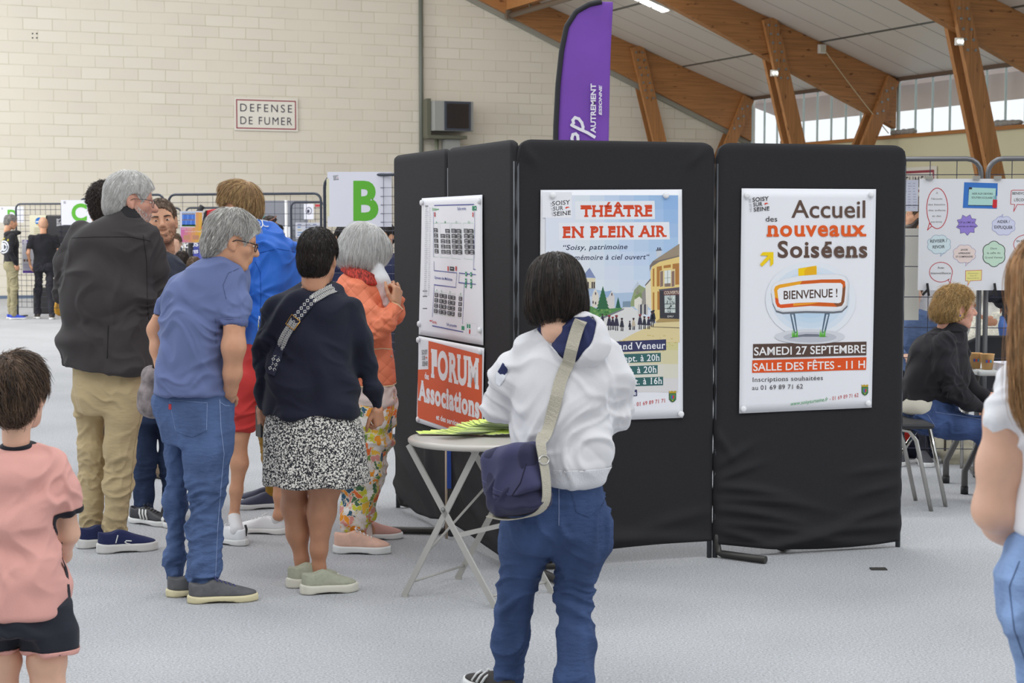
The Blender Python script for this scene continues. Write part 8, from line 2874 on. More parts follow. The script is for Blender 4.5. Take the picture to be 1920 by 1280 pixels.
# ------------------------------------------------------------------ boy in pink football shirt
def boy():
	p = Person(35, 5.2)
	s = .93
	H = p.head(36, 740, 0, s, -8, -2, 0, jaw=1.0, nose=.8, cheek=1.15, nk=(0, -.035, -.14), nkr=.045)
	T = [(833, 4, 66, .055, 0), (845, -22, 92, .08, 0), (866, -46, 116, .1, 0), (920, -52, 120, .11, 0), (980, -48, 112, .115, 0), (1050, -46, 120, .125, 0), (1110, -50, 127, .13, 0), (1150, -54, 130, .13, 0)]
	AR = [(96, 868, 0, 26), (120, 915, .01, 27), (130, 962, .02, 26)]
	AR2 = [(126, 945, .02, 19), (129, 1000, .05, 20), (118, 1040, .15, 16), (95, 1050, .28, 13)]
	AL = [(-26, 868, 0, 26), (-48, 915, .01, 27), (-58, 962, .02, 26)]
	AL2 = [(-55, 945, .02, 19), (-58, 1000, .05, 20), (-48, 1040, .15, 16), (-25, 1050, .28, 13)]
	HIP = [(1120, -46, 122, .115, 0), (1160, -52, 130, .125, 0), (1185, -54, 134, .12, 0)]
	SR = [(85, 1160, 0, 46), (93, 1190, 0, 50), (97, 1219, 0, 50)]
	SL = [(-8, 1160, 0, 46), (-14, 1190, 0, 50), (-20, 1212, 0, 50)]
	LR = [(88, 1190, 0, 36), (88, 1240, 0, 34), (90, 1290, 0, 29), (92, 1390, .02, 19)]
	LL = [(-2, 1190, 0, 36), (0, 1240, 0, 36), (0, 1290, 0, 30), (-4, 1390, .02, 19)]
	body = H + [p.loft(T, infl=-.018), p.loft(HIP, infl=-.02, k=.04)] + p.limb(AR[:2], dr=-.022) + p.limb(AR2, dr=-.004) + p.limb(AL[:2], dr=-.024) + p.limb(AL2, dr=-.004) + p.limb(LR) + p.limb(LL)
	body += hand_prims(p.J(93, 1050, .29), (-.6, 1, 0), (0, 0, 1), -1, .75, 'relaxed') + hand_prims(p.J(-22, 1050, .29), (.6, 1, 0), (0, 0, 1), 1, .75, 'relaxed')
	o = p.make(body, 'small boy with tousled brown hair in pink shirt and black shorts, lower left corner', SK_L, .005)
	pk = cloth('salmon_jersey', (224, 166, 156), .04, rough=.65)
	mk = [(p.J(95, 940, -.05), (.08, .12, .12), .006, .06, (.7, 0, 1)), (p.J(60, 1060, -.1), (.16, .15, .2), .005, .11, (1, 0, .2)), (p.J(120, 1000, 0), (.05, .1, .12), .004, .05, (.4, 0, 1))]
	sh = p.cloth('shirt', [p.loft(T)] + p.limb(AR) + p.limb(AL) + [cuff(p.J(*A_[2][:3]), p.J(*A_[2][:3]) - p.J(*A_[1][:3]), .056) for A_ in (AR, AL)], pk, .005, .028, 81, big=(.004, .2), fine=(.0016, .11), axis=(.6, 0, 1), masks=mk)
	bk = cloth('black_rib', (38, 38, 46), .08)
	for A in (AR, AL):
		c0, c1 = p.J(*A[1][:3]), p.J(*A[2][:3])
		u = (c1 - c0) / np.linalg.norm(c1 - c0)
		sg = 1 if A is AR else -1
		p.slice(sh, [(c1 - u * .017, -u)], .0025, bk, 'sleeve_band', near=(c1, .075))
	V, Q = field_mesh([p.loft([(828, 6, 64, .056, 0), (834, 3, 67, .062, 0), (841, -1, 71, .068, 0)], infl=.004)], .004, .01, 1)
	mesh_np('neckband', V, Q, bk, sh)
	p.strap(sh, [(112, 985), (120, 1040), (126, 1090), (130, 1130)], .016, 'side_stripe', bk, .002, .001, 8.0, sh)
	st = cloth('black_shorts', (40, 42, 52), .06, rough=.6)
	so_ = p.cloth('shorts', [p.loft(HIP)] + p.limb(SR, .025) + p.limb(SL, .025) + [half(p.J(97, 1221, 0), (-.08, 0, -1))], st, .005, .025, 82, big=(.004, .14), fine=(.003, .07), axis=(1, 0, .3))
	pl_ = p.J(97, 1212, 0)
	p.slice(so_, [(pl_, (0.02, 0, 1))], .0025, pk, 'hem_band')
	g = lambda x, dy: np.array([p.J(x, 1390, 0)[0], dy, 0])
	for x in (92, -4):
		shoe(o, g(x, -.07), g(x, .13), .082, (mat('dark_trainer', (60, 60, 70), .7), WHITE_SOLE), .085)
	cap, cut = short_cap(.022, -.075)
	cap += [ell((0, -.075, -.035), (.062, .045, .05), k=.03)]
	cut = cut[:1] + [ell((.09, .012, -.025), (.024, .03, .036), op='-', k=.012), ell((-.09, .012, -.025), (.024, .03, .036), op='-', k=.012)] + cut[3:]
	head_hair(p, p.ho, p.HR, p.s, cap, dir_short, lambda P, t: short_flow(P, t) + np.array([.35, 0, -.1]), .06, HAIR_BROWN, 3600, .0011, .007, 18, .4, .5, cut, m2=HAIR_DBROWN)
	return p
# ------------------------------------------------------------------ smiling bearded man behind, and dark-haired man
def man_smiling():
	p = Person(285, 9.3)
	H = p.head(303, 417, 0, 1.0, 192, -5, 6, smile=True, nk=(0, -.04, -.15))
	T = [(468, 278, 318, .075, 0), (482, 262, 334, .11, 0), (500, 250, 343, .13, 0), (560, 246, 346, .14, 0), (640, 250, 342, .14, 0), (720, 252, 340, .14, 0)]
	AR = [(334, 505, 0, 16), (346, 570, 0, 15), (344, 630, -.05, 13), (330, 660, -.1, 10)]
	AL = [(256, 505, 0, 16), (246, 570, 0, 15), (248, 630, 0, 13), (250, 680, 0, 10)]
	HIP = [(700, 254, 338, .12, 0), (760, 252, 338, .125, 0), (790, 252, 338, .115, 0)]
	LL = [(270, 780, 0, 24), (270, 860, 0, 22), (268, 950, 0, 20)]
	LR = [(318, 780, .05, 22), (320, 860, .06, 20), (322, 970, .06, 17)]
	body = H + [p.loft(T, infl=-.02), p.loft(HIP, infl=-.02)] + p.limb(AR, dr=-.01) + p.limb(AL, dr=-.01) + p.limb(LL, dr=-.024) + p.limb(LR, dr=-.024)
	body += hand_prims(p.J(330, 664, -.1), (-.3, -.2, -1), (0, -1, 0), 1, 1, 'relaxed') + hand_prims(p.J(250, 684, 0), (0, 0, -1), (-1, 0, 0), -1, 1, 'relaxed')
	o = p.make(body, 'smiling man with short beard facing the viewer behind the man in grey jacket', SK_M, .0042)
	p.cloth('shirt', [p.loft(T)] + p.limb(AR) + p.limb(AL), cloth('dark_slate_shirt', (62, 66, 76), .06), .007, .03, 91)
	p.cloth('jeans', [p.loft(HIP)] + p.limb(LL) + p.limb(LR), denim('denim_dark', (50, 64, 94)), .007, .03, 92, masks=[(p.J(270, 930, 0), (.1, .2, .08), .006, .04, (0, 0, 1))])
	g = lambda x, y: Gp(x, y) - p.root_p
	bk = mat('black_leather', (44, 44, 48), .5)
	a = g(246, 978); d = np.array([.75, -.45, 0])
	s_, fr = shoe(o, a, a + d / np.linalg.norm(d) * .29, .105, (bk, WHITE_SOLE), .10, lace=bk)
	mb = MB()
	for k in range(3):
		y = (.34 + .075 * k) * fr[2]
		for e in (-1, 1):
			mb.tube(fr[3](np.array([[e * .046, y + .016, .034], [e * .040, y, .06], [e * .024, y - .012, .08]])), .0055, 6)
	V, Q = field_mesh([ell((0, .86 * fr[2], .032), (.042, .05, .024)), half((0, 0, .03), (0, 0, -1))], .005, .01, 1)
	mb.build('stripes', WHITE_SOLE, s_)
	mesh_np('toe_cap', fr[3](V), Q, WHITE_SOLE, s_)
	a = g(312, 975)
	shoe(o, a, a + np.array([.1, -.27, 0]), .105, (bk, WHITE_SOLE), .10)
	cap, cut = short_cap(.010, -.05)
	cut[0] = ell((0, .105, -.015), (.088, .068, .092), op='-', k=.012)
	head_hair(p, p.ho, p.HR, p.s, cap, lambda d: dir_short(d) | (d[:, 2] > .6), lambda P, t: short_flow(P, t) + np.array([.3, .3, 0]), .024, HAIR_BROWN, 2400, .0010, .003, 23, .25, .1, cut)
	eyes(p.ho, p.HR, p.s, o, (70, 56, 46))
	# teeth, brows, short beard
	L = lambda v: p.ho + (np.asarray(v, float) * p.s) @ p.HR.T
	V, Q = field_mesh([ell((0, .0765, -.0555), (.0225, .014, .0085))], .002, .002, 1)
	mesh_np('teeth', L(V), Q, mat('teeth_white', (232, 228, 220), .3), o)
	hp = p.hp
	rs = np.random.RandomState(3)
	d = rs.normal(size=(14000, 3)); d /= np.linalg.norm(d, axis=1, keepdims=True)
	P = np.array([0, .02, -.045]) + d * .13
	for _ in range(7):
		P = P - d * (sd(hp, P) * .9)[:, None]
	x, y, z = np.abs(P[:, 0]), P[:, 1], P[:, 2]
	mouth = (x < .03) & (z > -.068) & (z < -.046) & (y > .06)
	ok = (((z < -.052 + .9 * np.maximum(0, .05 - y)) & (z > -.13) & (y > -.01)) | ((z < -.036) & (z > -.048) & (x < .034) & (y > .07))) & ~mouth & (x > -1)
	V, Q, _t = strands(hp, P[ok][:800], lambda P, t: np.array([0, .1, -1.0]) + 0 * P, .008, 2, .0007, .002, 5)
	mesh_np('beard', L(V), Q, hair_mat('stubble_brown', (150, 116, 92), .3), o)
	mb = MB()
	for e in (-1, 1):
		c_ = []
		for a in np.linspace(.014, .052, 8):
			q = np.array([e * a, .09, .0245 + .16 * (min(a, .038) - .014) - .32 * max(a - .038, 0)])
			for _ in range(6):
				q[1] -= sd(hp, q[None])[0] * .9
			c_.append(L(q + np.array([0, .0005, 0])))
		mb.tube(c_, [.0022, .0034, .0036, .0034, .003, .0025, .002, .001], 6)
	mb.build('eyebrows', HAIR_DBROWN, o)
	return p
def man_curly():
	p = Person(215, 11.0)
	H = p.head(193, 388, 0, 1.12, 20, 5, 0, nk=(0, -.04, -.14))
	T = [(432, 180, 216, .08, 0), (450, 160, 240, .12, 0), (480, 152, 248, .14, 0), (580, 152, 246, .14, 0), (680, 156, 244, .14, 0)]
	HIP = [(660, 158, 244, .12, 0), (720, 158, 250, .125, 0), (745, 160, 252, .12, 0)]
	LR = [(228, 735, 0, 21), (258, 800, .05, 19), (282, 872, .06, 15)]
	LL = [(182, 735, 0, 21), (182, 800, .05, 19), (182, 880, .06, 15)]
	AL = [(160, 475, 0, 14), (158, 540, .1, 13), (170, 580, .25, 11)]
	AR = [(242, 475, 0, 14), (242, 540, .1, 13), (232, 580, .25, 11)]
	body = H + [p.loft(T, infl=-.02), p.loft(HIP, infl=-.02)] + p.limb(LL, dr=-.012) + p.limb(LR, dr=-.012) + p.limb(AL, dr=-.01) + p.limb(AR, dr=-.01)
	body += hand_prims(p.J(171, 582, .26), (0, 1, 0), (0, 0, 1), 1, 1) + hand_prims(p.J(231, 582, .26), (0, 1, 0), (0, 0, 1), -1, 1)
	o = p.make(body, 'man with dark curly hair almost hidden behind the man in grey jacket', SK_M, .007)
	p.cloth('jumper', [p.loft(T)] + p.limb(AL) + p.limb(AR), cloth('dark_jumper', (48, 48, 54), .06), .008, .03, 95)
	p.cloth('trousers', [p.loft(HIP)] + p.limb(LL) + p.limb(LR), cloth('dark_trousers', (52, 52, 60), .06), .008, .03, 96)
	g = lambda x, y: Gp(x, y) - p.root_p
	br = mat('brown_nubuck', (118, 100, 80), .8)
	a = g(277, 893)
	shoe(o, a, a + np.array([.22, -.14, 0]), .11, (br, mat('brown_sole', (92, 80, 68), .7)), .12, lace=mat('pale_lace', (206, 196, 180), .8))
	a = g(178, 895)
	shoe(o, a, a + np.array([.0, .27, 0]), .11, (br, mat('brown_sole', (92, 80, 68), .7)), .12)
	cap, cut = short_cap(.022, -.08)
	cap += [ell((0, -.06, -.03), (.07, .055, .07), k=.03)]
	head_hair(p, p.ho, p.HR, p.s, cap, dir_short, short_flow, .035, HAIR_DBROWN, 3200, .0016, .006, 29, .8, 1.6, cut)
	return p
PEOPLE = [woman_hoodie, man_jacket, man_polo, man_blue, woman_navy, lady_orange, boy, man_smiling, man_curly]
# ------------------------------------------------------------------ bags on the floor of the stall (soft shapes)
def soft(name, label, cat, prims, m, h=.008, k=.03, seed=1, f=((.008, .15), (.004, .07))):
	V, Q = field_mesh(prims, h, k, 2)
	V = cloth_folds(V, Q, seed, *f)
	c = np.array([V[:, 0].mean(), V[:, 1].mean(), 0])
	o = mesh_np(name, V - c, Q, m, None, loc=tuple(c))
	tag(o, label, cat)
	return o
c = Gp(1795, 872)
bag = soft('canvas_bag', 'cream canvas bag on the floor under the folding table', 'bag', [ell(c + np.array([0, .1, .13]), (.15, .11, .15)), ell(c + np.array([-.06, .1, .24]), (.07, .07, .11))], cloth('cream_canvas', (206, 198, 176), .12), seed=5)
c2 = np.array(bag.location)
mb = MB(); mb.tube([c - c2 + np.array(v) for v in [(-.09, -.02, .1), (-.085, -.0, .2), (-.07, .02, .3)]], .008, 6); mb.build('strap', mat('dark_strap', (70, 60, 50), .7), bag)
c = Gp(1748, 862)
soft('dark_bag', 'dark navy bag on the floor behind the chrome chair', 'bag', [ell(c + np.array([-.06, .15, .14]), (.17, .12, .17)), ell(c + np.array([.1, .25, .2]), (.12, .1, .2))], cloth('dark_navy_nylon', (40, 42, 60), .1), seed=6)
c = Gp(1690, 860)
soft('red_bag', 'red bag on the floor against the right screen', 'bag', [ell(c + np.array([.0, .05, .13]), (.07, .1, .14))], cloth('red_nylon', (206, 52, 44), .06), seed=7)
# ------------------------------------------------------------------ seated woman
def woman_seated():
	p = Person(1745, 9.9)
	H = p.head(1793, 577, 0, 1.02, -86, 4, 0, nose=1.15, cheek=1.05, nk=(0, -.05, -.15))
	T = [(610, 1766, 1804, .07, 0), (624, 1738, 1808, .1, 0), (645, 1712, 1812, .14, 0), (680, 1700, 1815, .16, 0), (720, 1692, 1812, .165, 0), (752, 1690, 1800, .165, 0)]
	HIP = [(742, 1692, 1790, .15, 0), (765, 1692, 1795, .165, 0), (800, 1696, 1795, .16, 0)]
	AR = [(1772, 640, -.14, 21), (1774, 690, -.17, 20), (1788, 730, -.18, 19), (1815, 752, -.18, 16), (1838, 764, -.16, 12)]
	AL = [(1790, 640, .14, 19), (1806, 700, .17, 18), (1824, 735, .16, 14), (1846, 742, .12, 12)]
	LR = [(1735, 790, -.1, 25), (1790, 800, -.12, 24), (1846, 805, -.12, 21), (1852, 860, -.1, 15), (1846, 925, -.1, 10)]
	LL = [(1735, 790, .1, 25), (1800, 798, .1, 23), (1856, 802, .1, 20), (1866, 860, .1, 15), (1866, 915, .1, 10)]
	body = H + [p.loft(T[:5], infl=-.025), p.loft(HIP, infl=-.02, k=.05)] + p.limb(AR, dr=-.02) + p.limb(AL, dr=-.02) + p.limb(LR, dr=-.024) + p.limb(LL, dr=-.024)
	body += hand_prims(p.J(1840, 765, -.15), (1, .1, -.15), (0, -.3, 1), -1, .92, 'relaxed') + hand_prims(p.J(1848, 742, .12), (1, 0, .1), (0, 0, 1), 1, .92, 'relaxed')
	o = p.make(body, 'woman with wavy fair hair in black jacket and jeans sitting at the folding table', SK_R, .0045)
	bk = cloth('black_wool', (42, 40, 44), .08)
	mk = [(p.J(1790, 735, -.18), (.1, .15, .1), .007, .05, (.6, 0, 1)), (p.J(1770, 645, -.14), (.08, .1, .1), .004, .05, (1, 0, 0))]
	jk = p.cloth('jacket', [p.loft(T)] + p.limb(AR, .03) + p.limb(AL, .03), bk, .006, .03, 101, axis=(.5, 0, 1), masks=mk)
	V, Q = field_mesh([loft([p.row(y, a, b, c, d) for y, a, b, c, d in [(600, 1772, 1806, .062, 0), (612, 1766, 1810, .075, 0), (622, 1760, 1812, .09, 0)]], infl=.008), half(p.J(1780, 600, 0), (.4, 0, 1))], .005, .02, 2)
	mesh_np('collar', V, Q, bk, jk)
	V, Q = field_mesh([p.loft([(742, 1693, 1770, .155, 0), (764, 1690, 1756, .168, 0), (775, 1692, 1745, .16, 0)])], .006, .02, 2)
	mesh_np('shirt_tail', V, Q, cloth('cream_shirt', (222, 216, 200), .04), o)
	je = p.cloth('jeans', [p.loft(HIP)] + p.limb(LR, .05) + p.limb(LL, .05), denim('denim_indigo', (64, 82, 124)), .006, .04, 102, masks=[(p.J(1730, 790, -.15), (.12, .12, .1), .006, .05, (1, 0, .3))])
	p.seam(je, [(1700, 790), (1726, 772), (1740, 778), (1754, 800)], THREAD)
	p.seam(je, [(1750, 772), (1800, 779), (1838, 786)], THREAD)
	for x, dy in ((1846, -.1), (1866, .1)):
		a = p.J(x, 925, dy); a[2] = 0
		shoe(o, a + np.array([-.06, 0, 0]), a + np.array([.19, 0, 0]), .09, (mat('tan_shoe', (190, 164, 130), .6), WHITE_SOLE), .085)
	cap = [ell((0, -.014, .034), (.088, .108, .094)), ell((0, -.065, -.035), (.08, .075, .07), k=.04), ell((.05, -.02, -.03), (.04, .05, .05), k=.03), ell((-.05, -.02, -.03), (.04, .05, .05), k=.03)]
	cut = [ell((0, .112, -.03), (.09, .075, .096), op='-', k=.012), ell((.09, .012, -.012), (.026, .026, .034), op='-', k=.01), half((0, 0, -.09), (0, .5, -1))]
	head_hair(p, p.ho, p.HR, p.s, cap, lambda d: (d[:, 2] > -.5) & ((d[:, 1] < .6) | (d[:, 2] > .5)), lambda P, t: short_flow(P, t) + np.array([0, -.8, -.3]), .085, HAIR_GOLD, 3600, .0011, .008, 37, .5, 1.5, cut, m2=HAIR_BLOND)
	mb = MB(); mb.ball(p.ho + p.HR @ np.array([.083, -.004, -.042]), .007, 8); mb.build('earring', mat('blue_enamel', (40, 60, 170), .3), o)
	eyes(p.ho, p.HR, p.s, o)
# ------------------------------------------------------------------ young woman at the right edge
def woman_edge():
	p = Person(1985, 3.2)
	H = p.head(1985, 560, 0, 1.0, -10, 0, 0)
	T = [(668, 1930, 2050, .08, 0), (690, 1892, 2090, .1, 0), (730, 1886, 2110, .12, 0), (800, 1896, 2110, .13, 0), (880, 1906, 2100, .125, 0), (960, 1906, 2096, .12, 0), (1000, 1900, 2100, .125, 0)]
	AL = [(1900, 720, .0, 32), (1886, 780, .0, 36), (1873, 870, .01, 37), (1864, 955, .02, 36), (1878, 980, .08, 32), (1925, 968, .24, 26), (1965, 952, .34, 20)]
	SL = [(1912, 718, 0, 40), (1890, 772, -.01, 36)]
	AR = [(2090, 720, 0, 40), (2100, 800, 0, 40), (2104, 960, .02, 34), (2060, 980, .25, 24)]
	HIP = [(985, 1904, 2098, .12, 0), (1030, 1888, 2112, .14, 0), (1095, 1874, 2124, .16, .01), (1165, 1880, 2120, .15, .01)]
	LL = [(1945, 1150, 0, 64), (1962, 1275, 0, 48), (1970, 1420, 0, 40), (1975, 1700, 0, 30), (1975, 1960, 0, 24)]
	LR = [(2055, 1150, 0, 64), (2045, 1275, 0, 50), (2040, 1420, 0, 42), (2040, 1700, 0, 30), (2040, 1960, 0, 24)]
	body = H + [p.loft(T, infl=-.014), p.loft(HIP, infl=-.016)] + p.limb(AL) + p.limb(AR) + p.limb(LL, dr=-.02) + p.limb(LR, dr=-.02)
	body += hand_prims(p.J(1970, 950, .35), (1, .4, .1), (0, -.2, 1), -1, .9, 'relaxed') + hand_prims(p.J(2055, 980, .27), (-.6, 1, 0), (0, 0, 1), 1, .9, 'relaxed')
	o = p.make(body, 'young woman with long light-brown hair, white top and pale jeans at the right edge', SK_L, .005)
	tp = p.cloth('top', [p.loft(T)] + p.limb(SL, .03) + p.limb([(2090, 718, 0, 44), (2096, 770, 0, 44)], .03), cloth('white_cotton', (232, 232, 236), .03), .005, .025, 111, axis=(.4, 0, 1), fine=(.003, .06))
	den = denim('denim_pale', (132, 158, 200), .3)
	je = p.cloth('jeans', [p.loft(HIP)] + p.limb(LL[:4]) + p.limb(LR[:4]), den, .006, .03, 112, fine=(.003, .06))
	p.seam(je, [(1912, 1052), (1893, 1100), (1902, 1180), (1930, 1260)], mat('blue_seam_thread', (84, 104, 140), .8), .0014)
	for x in (1975, 2040):
		a = p.J(x, 1960, 0); a[2] = 0
		shoe(o, a + np.array([0, -.07, 0]), a + np.array([0, .17, 0]), .09, (WHITE_SOLE, WHITE_SOLE), .085)
	cap = [ell((0, -.014, .036), (.088, .11, .096)), ell((0, -.07, -.06), (.085, .06, .1), k=.04), ell((0, -.085, -.16), (.085, .04, .09), k=.04)]
	cut = [ell((0, .12, -.03), (.08, .075, .1), op='-', k=.012)]
	head_hair(p, p.ho, p.HR, p.s, cap, lambda d: d[:, 2] > -.2, lambda P, t: down_flow(P, t) + np.array([-.05, -.3, -.2]), .32, hair_mat('hair_honey', (176, 132, 88), .35), 2600, .0013, .006, 41, .16, .1, cut, m2=HAIR_LBROWN, nseg=14)
# ------------------------------------------------------------------ people farther off
def simple(px, D, Hh, yaw, label, skin, top, bottom, hair, hairm, shoes=(70, 70, 76), pose='down', sleeve='long', h=.009, wide=1.0, pitch=0, legs=None, extra=None, gr=None):
	"""standing figure of height Hh turned by yaw; pose of the arms: down, pocket or front"""
	p = Person(px, D)
	s = Hh / 1.75
	c_, s_ = math.cos(R(yaw)), math.sin(R(yaw))
	K = lambda x, y, z: np.array([x * c_ - y * s_, x * s_ + y * c_, z]) * s
	p.ho, p.HR, p.s = K(0, .01, 1.632), rot(yaw, pitch, 0), s * .98
	p.hp = head_prims(nk=(0, -.04, -.15))
	Hd = [xform(q, p.ho, p.HR, p.s) for q in p.hp]
	w = wide
	T = lambda i: loft([(z * s, *K(0, y, 0)[:2], a * s * w, b * s) for z, y, a, b in [(.86, 0, .165, .115), (.95, 0, .16, .115), (1.08, 0, .152, .112), (1.22, .0, .172, .122), (1.34, 0, .182, .112), (1.43, -.01, .15, .085), (1.475, -.015, .075, .07)]], infl=i, yaw=R(yaw))
	fr = {'down': [(.02, 1.14), (.03, .90)], 'pocket': [(-.06, 1.14), (.05, .93)], 'front': [(-.0, 1.14), (.2, 1.06)]}[pose]
	A = lambda e: [K(e * .175 * w, -.01, 1.40), K(e * (.235 if pose != 'front' else .22) * w, fr[0][0], fr[0][1]), K(e * (.2 if pose == 'pocket' else .235 if pose == 'down' else .1) * w, fr[1][0] + (.04 if pose == 'down' else 0), fr[1][1])]
	ar = lambda e, d, n=2: [cone(A(e)[i], A(e)[i + 1], (.052, .042, .03)[i] * s + d, (.042, .03)[i] * s + d, k=.03) for i in range(n)]
	lg = legs or [(.0, .02), (.0, -.02)]
	Lg = lambda e: [K(e * .085, 0, .9), K(e * .10, .02 + lg[e > 0][0] * .5, .5), K(e * .105 + lg[e > 0][1] * 0, lg[e > 0][0], .09)]
	lr = lambda e, d: [cone(Lg(e)[0], Lg(e)[1], .085 * s + d, .062 * s + d, k=.03), cone(Lg(e)[1], Lg(e)[2], .062 * s + d, .048 * s + d, k=.03)]
	hipp = lambda d: loft([(z * s, *K(0, y, 0)[:2], a * s * w, b * s) for z, y, a, b in [(.82, 0, .165, .115), (.9, -.01, .168, .122), (.98, 0, .155, .11)]], infl=d, yaw=R(yaw))
	body = Hd + [T(-.03), hipp(-.03)] + [q for e in (-1, 1) for q in ar(e, -.012) + lr(e, -.03)]
	for e in (-1, 1):
		d = A(e)[2] - A(e)[1]
		body += hand_prims(A(e)[2], d / np.linalg.norm(d) if pose != 'pocket' else K(-e * .3, .2, -1), K(e, 0, 0) if pose != 'front' else (0, 0, 1), e if pose != 'front' else -e, s, 'relaxed')
	o = p.make(body, label, skin, h, group=gr)
	tm = [T(.0)] + [q for e in (-1, 1) for q in ar(e, .004, 2 if sleeve == 'long' else 1)]
	if sleeve == 'short':
		tm += [cuff(A(e)[0] * .3 + A(e)[1] * .7, A(e)[1] - A(e)[0], .075, .2) for e in (-1, 1)]
	tp = p.cloth('top', tm, top, h * .95, .03, int(px) + 1)
	p.cloth('trousers', [hipp(0)] + [q for e in (-1, 1) for q in lr(e, .0)], bottom, h * .95, .03, int(px) + 2, fine=(.004, .08))
	sm = mat('shoe_%02x%02x%02x' % shoes, shoes, .6)
	for e in (-1, 1):
		a = Lg(e)[2]
		f = K(e * .12, 1, 0) / s
		a = np.array([a[0], a[1], 0]) - f * .07
		shoe(o, a, a + f * .28, .1, (sm, WHITE_SOLE), .1)
	if hair == 'short':
		cap, cut = short_cap(.012, -.06)
		head_hair(p, p.ho, p.HR, p.s, cap, dir_short, short_flow, .035, hairm, 900, .0022, .005, int(px), .3, .2, cut, h=.007)
	elif hair == 'buzz':
		V, Q = field_mesh(sum(map(list, short_cap(.004, -.05)), []), .006, .02, 2)
		mesh_np('hair', p.ho + (V * p.s) @ p.HR.T, Q, hairm, o)
	return p, tp, o
def others():
	blk = cloth('black_cotton', (38, 38, 42), .08)
	p, tp, o = simple(24, 29.6, 1.80, -62, 'man in black hooded top with round white emblem and khaki trousers, far left', SK_M, blk, cloth('khaki_cargo', (150, 142, 112), .08), 'short', HAIR_DGREY, (40, 70, 190), 'pocket', pitch=12)
	wm, ym = mat('white_print', (232, 236, 244), .6), mat('yellow_print', (214, 200, 60), .6)
	ci = lambda r_: [(7 + r_ * .85 * math.cos(a), 463 + r_ * math.sin(a)) for a in np.linspace(0, 6.28, 18)]
	p.seam(tp, ci(11), wm, .014, 'emblem', 3); p.seam(tp, ci(6.5), wm, .014, 'emblem', 3)
	p.seam(tp, [(7, 456), (7, 470)], wm, .018, 'emblem', 3)
	for a in (-.9, -.4, .1, .6):
		p.seam(tp, [(7 + 14 * math.sin(a), 463 - 14.5 * math.cos(a)), (7 + 16.5 * math.sin(a), 463 - 17 * math.cos(a))], ym, .016, 'emblem_dash', 2)
	V, Q = field_mesh([ell(p.J(20, 439, -.06), (.12, .1, .06)), ell(p.J(29, 436, .03), (.1, .09, .045))], .01, .03, 2)
	mesh_np('hood', V, Q, blk, tp)
	simple(85, 29.6, 1.76, 18, 'bald man in black T-shirt and black jeans standing with hands in pockets, far left', SK_M, blk, denim('denim_black', (48, 48, 54)), 'buzz', mat('shaved_scalp', (196, 150, 122), .5), (60, 52, 44), 'pocket', 'short', wide=1.12, legs=[(.22, 0), (-.12, 0)])
	simple(508, 9.75, 1.50, 100, 'person in mustard trousers hidden behind the man in blue jacket', SK_M, cloth('plain_dark_top', (60, 60, 70), .05), cloth('mustard_cord', (150, 112, 38), .1), 'short', HAIR_BROWN, (60, 62, 84), 'front', h=.009)
	p, tp, o = simple(508, 24, 1.74, -80, 'man with sunglasses pushed up on his head in front of the teal shirt', SK_M, cloth('dark_top', (52, 52, 60), .05), cloth('dark_bottom', (50, 50, 58), .05), 'short', HAIR_DBROWN, pose='front')
	mb = MB(); L = lambda x, y, z: p.ho + p.HR @ np.array([x, y, z]); mb.tube([L(.09, -.02, .05), L(.085, .06, .1), L(0, .075, .125), L(-.085, .06, .1), L(-.09, -.02, .05)], .012, 6); mb.build('sunglasses', mat('brown_lens', (120, 70, 50), .3), o)
	p, tp, o = simple(519, 19.4, 1.62, -60, 'person with dark-framed glasses half hidden by the blue jacket', SK_M, cloth('dark_top', (52, 52, 60), .05), cloth('dark_bottom', (50, 50, 58), .05), 'short', HAIR_BLACK, pose='front')
	glasses(p, p.ho, p.HR, p.s, (30, 28, 30), False, True, tint=(50, 46, 48))
	simple(330, 18.5, 1.52, -170, 'person in pale blue shirt with red edging behind the smiling man', SK_L, cloth('pale_blue_shirt', (166, 194, 228), .05), cloth('dark_bottom', (50, 50, 58), .05), 'short', HAIR_BROWN, pose='front')
	simple(343, 16.5, 1.36, 10, 'dark-haired child below the team poster', SK_L, blk, blk, 'short', HAIR_DBROWN, gr=None, pose='front')
	simple(366, 15.5, 1.32, -10, 'brown-haired child just above the collar of the stooping man', SK_L, blk, blk, 'short', HAIR_BROWN, pose='front')
	simple(644, 17.0, 1.60, 30, 'person in dark navy top seen under the left corner of the B sign', SK_M, cloth('dark_navy_top', (44, 48, 76), .05), cloth('dark_bottom', (50, 50, 58), .05), 'short', HAIR_BLACK, pose='front')
	simple(724, 15.0, 1.62, 150, 'dark-clad person behind the white-haired woman, next to the black screen', SK_M, cloth('dark_navy_top', (44, 48, 76), .05), cloth('dark_bottom', (50, 50, 58), .05), 'short', HAIR_BLACK, pose='front')
	# right stall
	p, tp, o = simple(1724, 12.4, 1.80, 78, 'bearded man seen through the gap between right screen and white board', SK_M, cloth('pale_shirt', (206, 204, 206), .04), denim('denim_mid', (66, 84, 124)), 'short', HAIR_BROWN, h=.006)
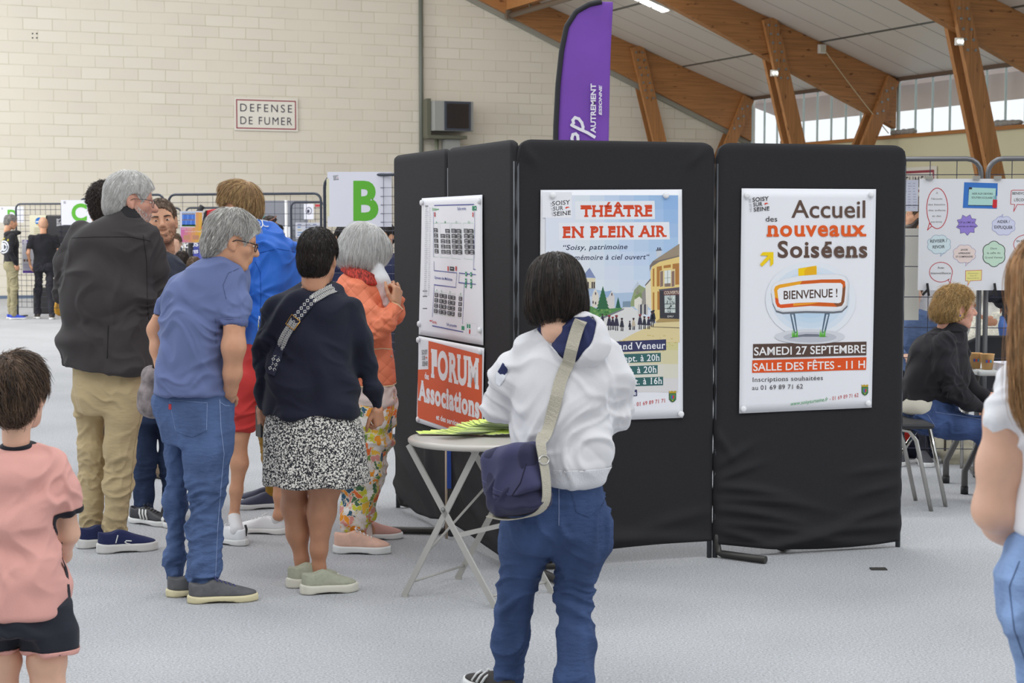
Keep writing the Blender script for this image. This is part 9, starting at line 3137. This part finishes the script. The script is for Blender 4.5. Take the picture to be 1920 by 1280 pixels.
	V, Q = field_mesh([xform(ell((0, .055, -.085), (.055, .05, .04)), p.ho, p.HR, p.s), xform(cone((-.066, .01, -.03), (-.045, .05, -.08), .018, .025), p.ho, p.HR, p.s), xform(cone((.066, .01, -.03), (.045, .05, -.08), .018, .025), p.ho, p.HR, p.s)], .005, .02, 2)
	mesh_np('beard', V, Q, HAIR_DBROWN, o)
	p, tp, o = simple(1866, 13.2, 1.66, 20, 'person in white lace shorts with bare legs behind the board', SK_T, cloth('white_lace_top', (226, 222, 212), .1), SK_T, 'short', HAIR_BROWN, pose='front')
	V, Q = field_mesh([loft([(z, 0, 0, a, b) for z, a, b in [(.66, .2, .16), (.8, .195, .15), (.95, .165, .125)]])], .009, .02, 2)
	mesh_np('shorts', cloth_folds(V, Q, 8), Q, mat('lace_cotton', (228, 222, 204), .9, noise=.2, nscale=60, bump=.6, bscale=120), o)
	simple(1916, 12.3, 1.70, 0, 'person in blue jeans and belt behind the board at the right edge', SK_M, cloth('dark_top', (52, 52, 60), .05), denim('denim_bright', (84, 116, 178)), 'short', HAIR_DBROWN, pose='front')
	simple(1712, 11.5, 1.24, 170, 'child in denim jacket seen through the grid beside the right screen', SK_L, denim('denim_jacket', (104, 124, 164)), cloth('dark_bottom', (50, 50, 58), .05), 'short', HAIR_BROWN, pose='front')
	# bag of the man in the middle, camouflage rucksack at his side
	q = Person(283, 7.75)
	a = q.J(282, 735, 0) + q.root_p
	bag = soft('rucksack', 'small grey camouflage rucksack hanging between the grey jacket and the blue polo shirt', 'bag', [cone(a + np.array([.01, 0, .07]), a + np.array([0, 0, -.06]), .05, .062), ell(a + np.array([0, -.03, -.05]), (.045, .05, .06))], mat('grey_camouflage', (136, 126, 126), .85, noise=.5, nscale=22), .006, .02, 9, ((.004, .12), (.002, .06)))
	c2 = np.array(bag.location)
	mb = MB(); mb.tube([a - c2 + np.array(v) for v in [(.02, -.02, .1), (.035, -.02, .25), (.06, 0, .42)]], .008, 6); mb.build('strap', mat('dark_strap', (70, 60, 50), .7), bag)
PEOPLE += [woman_seated, woman_edge, others]
for fn in PEOPLE:
	fn()
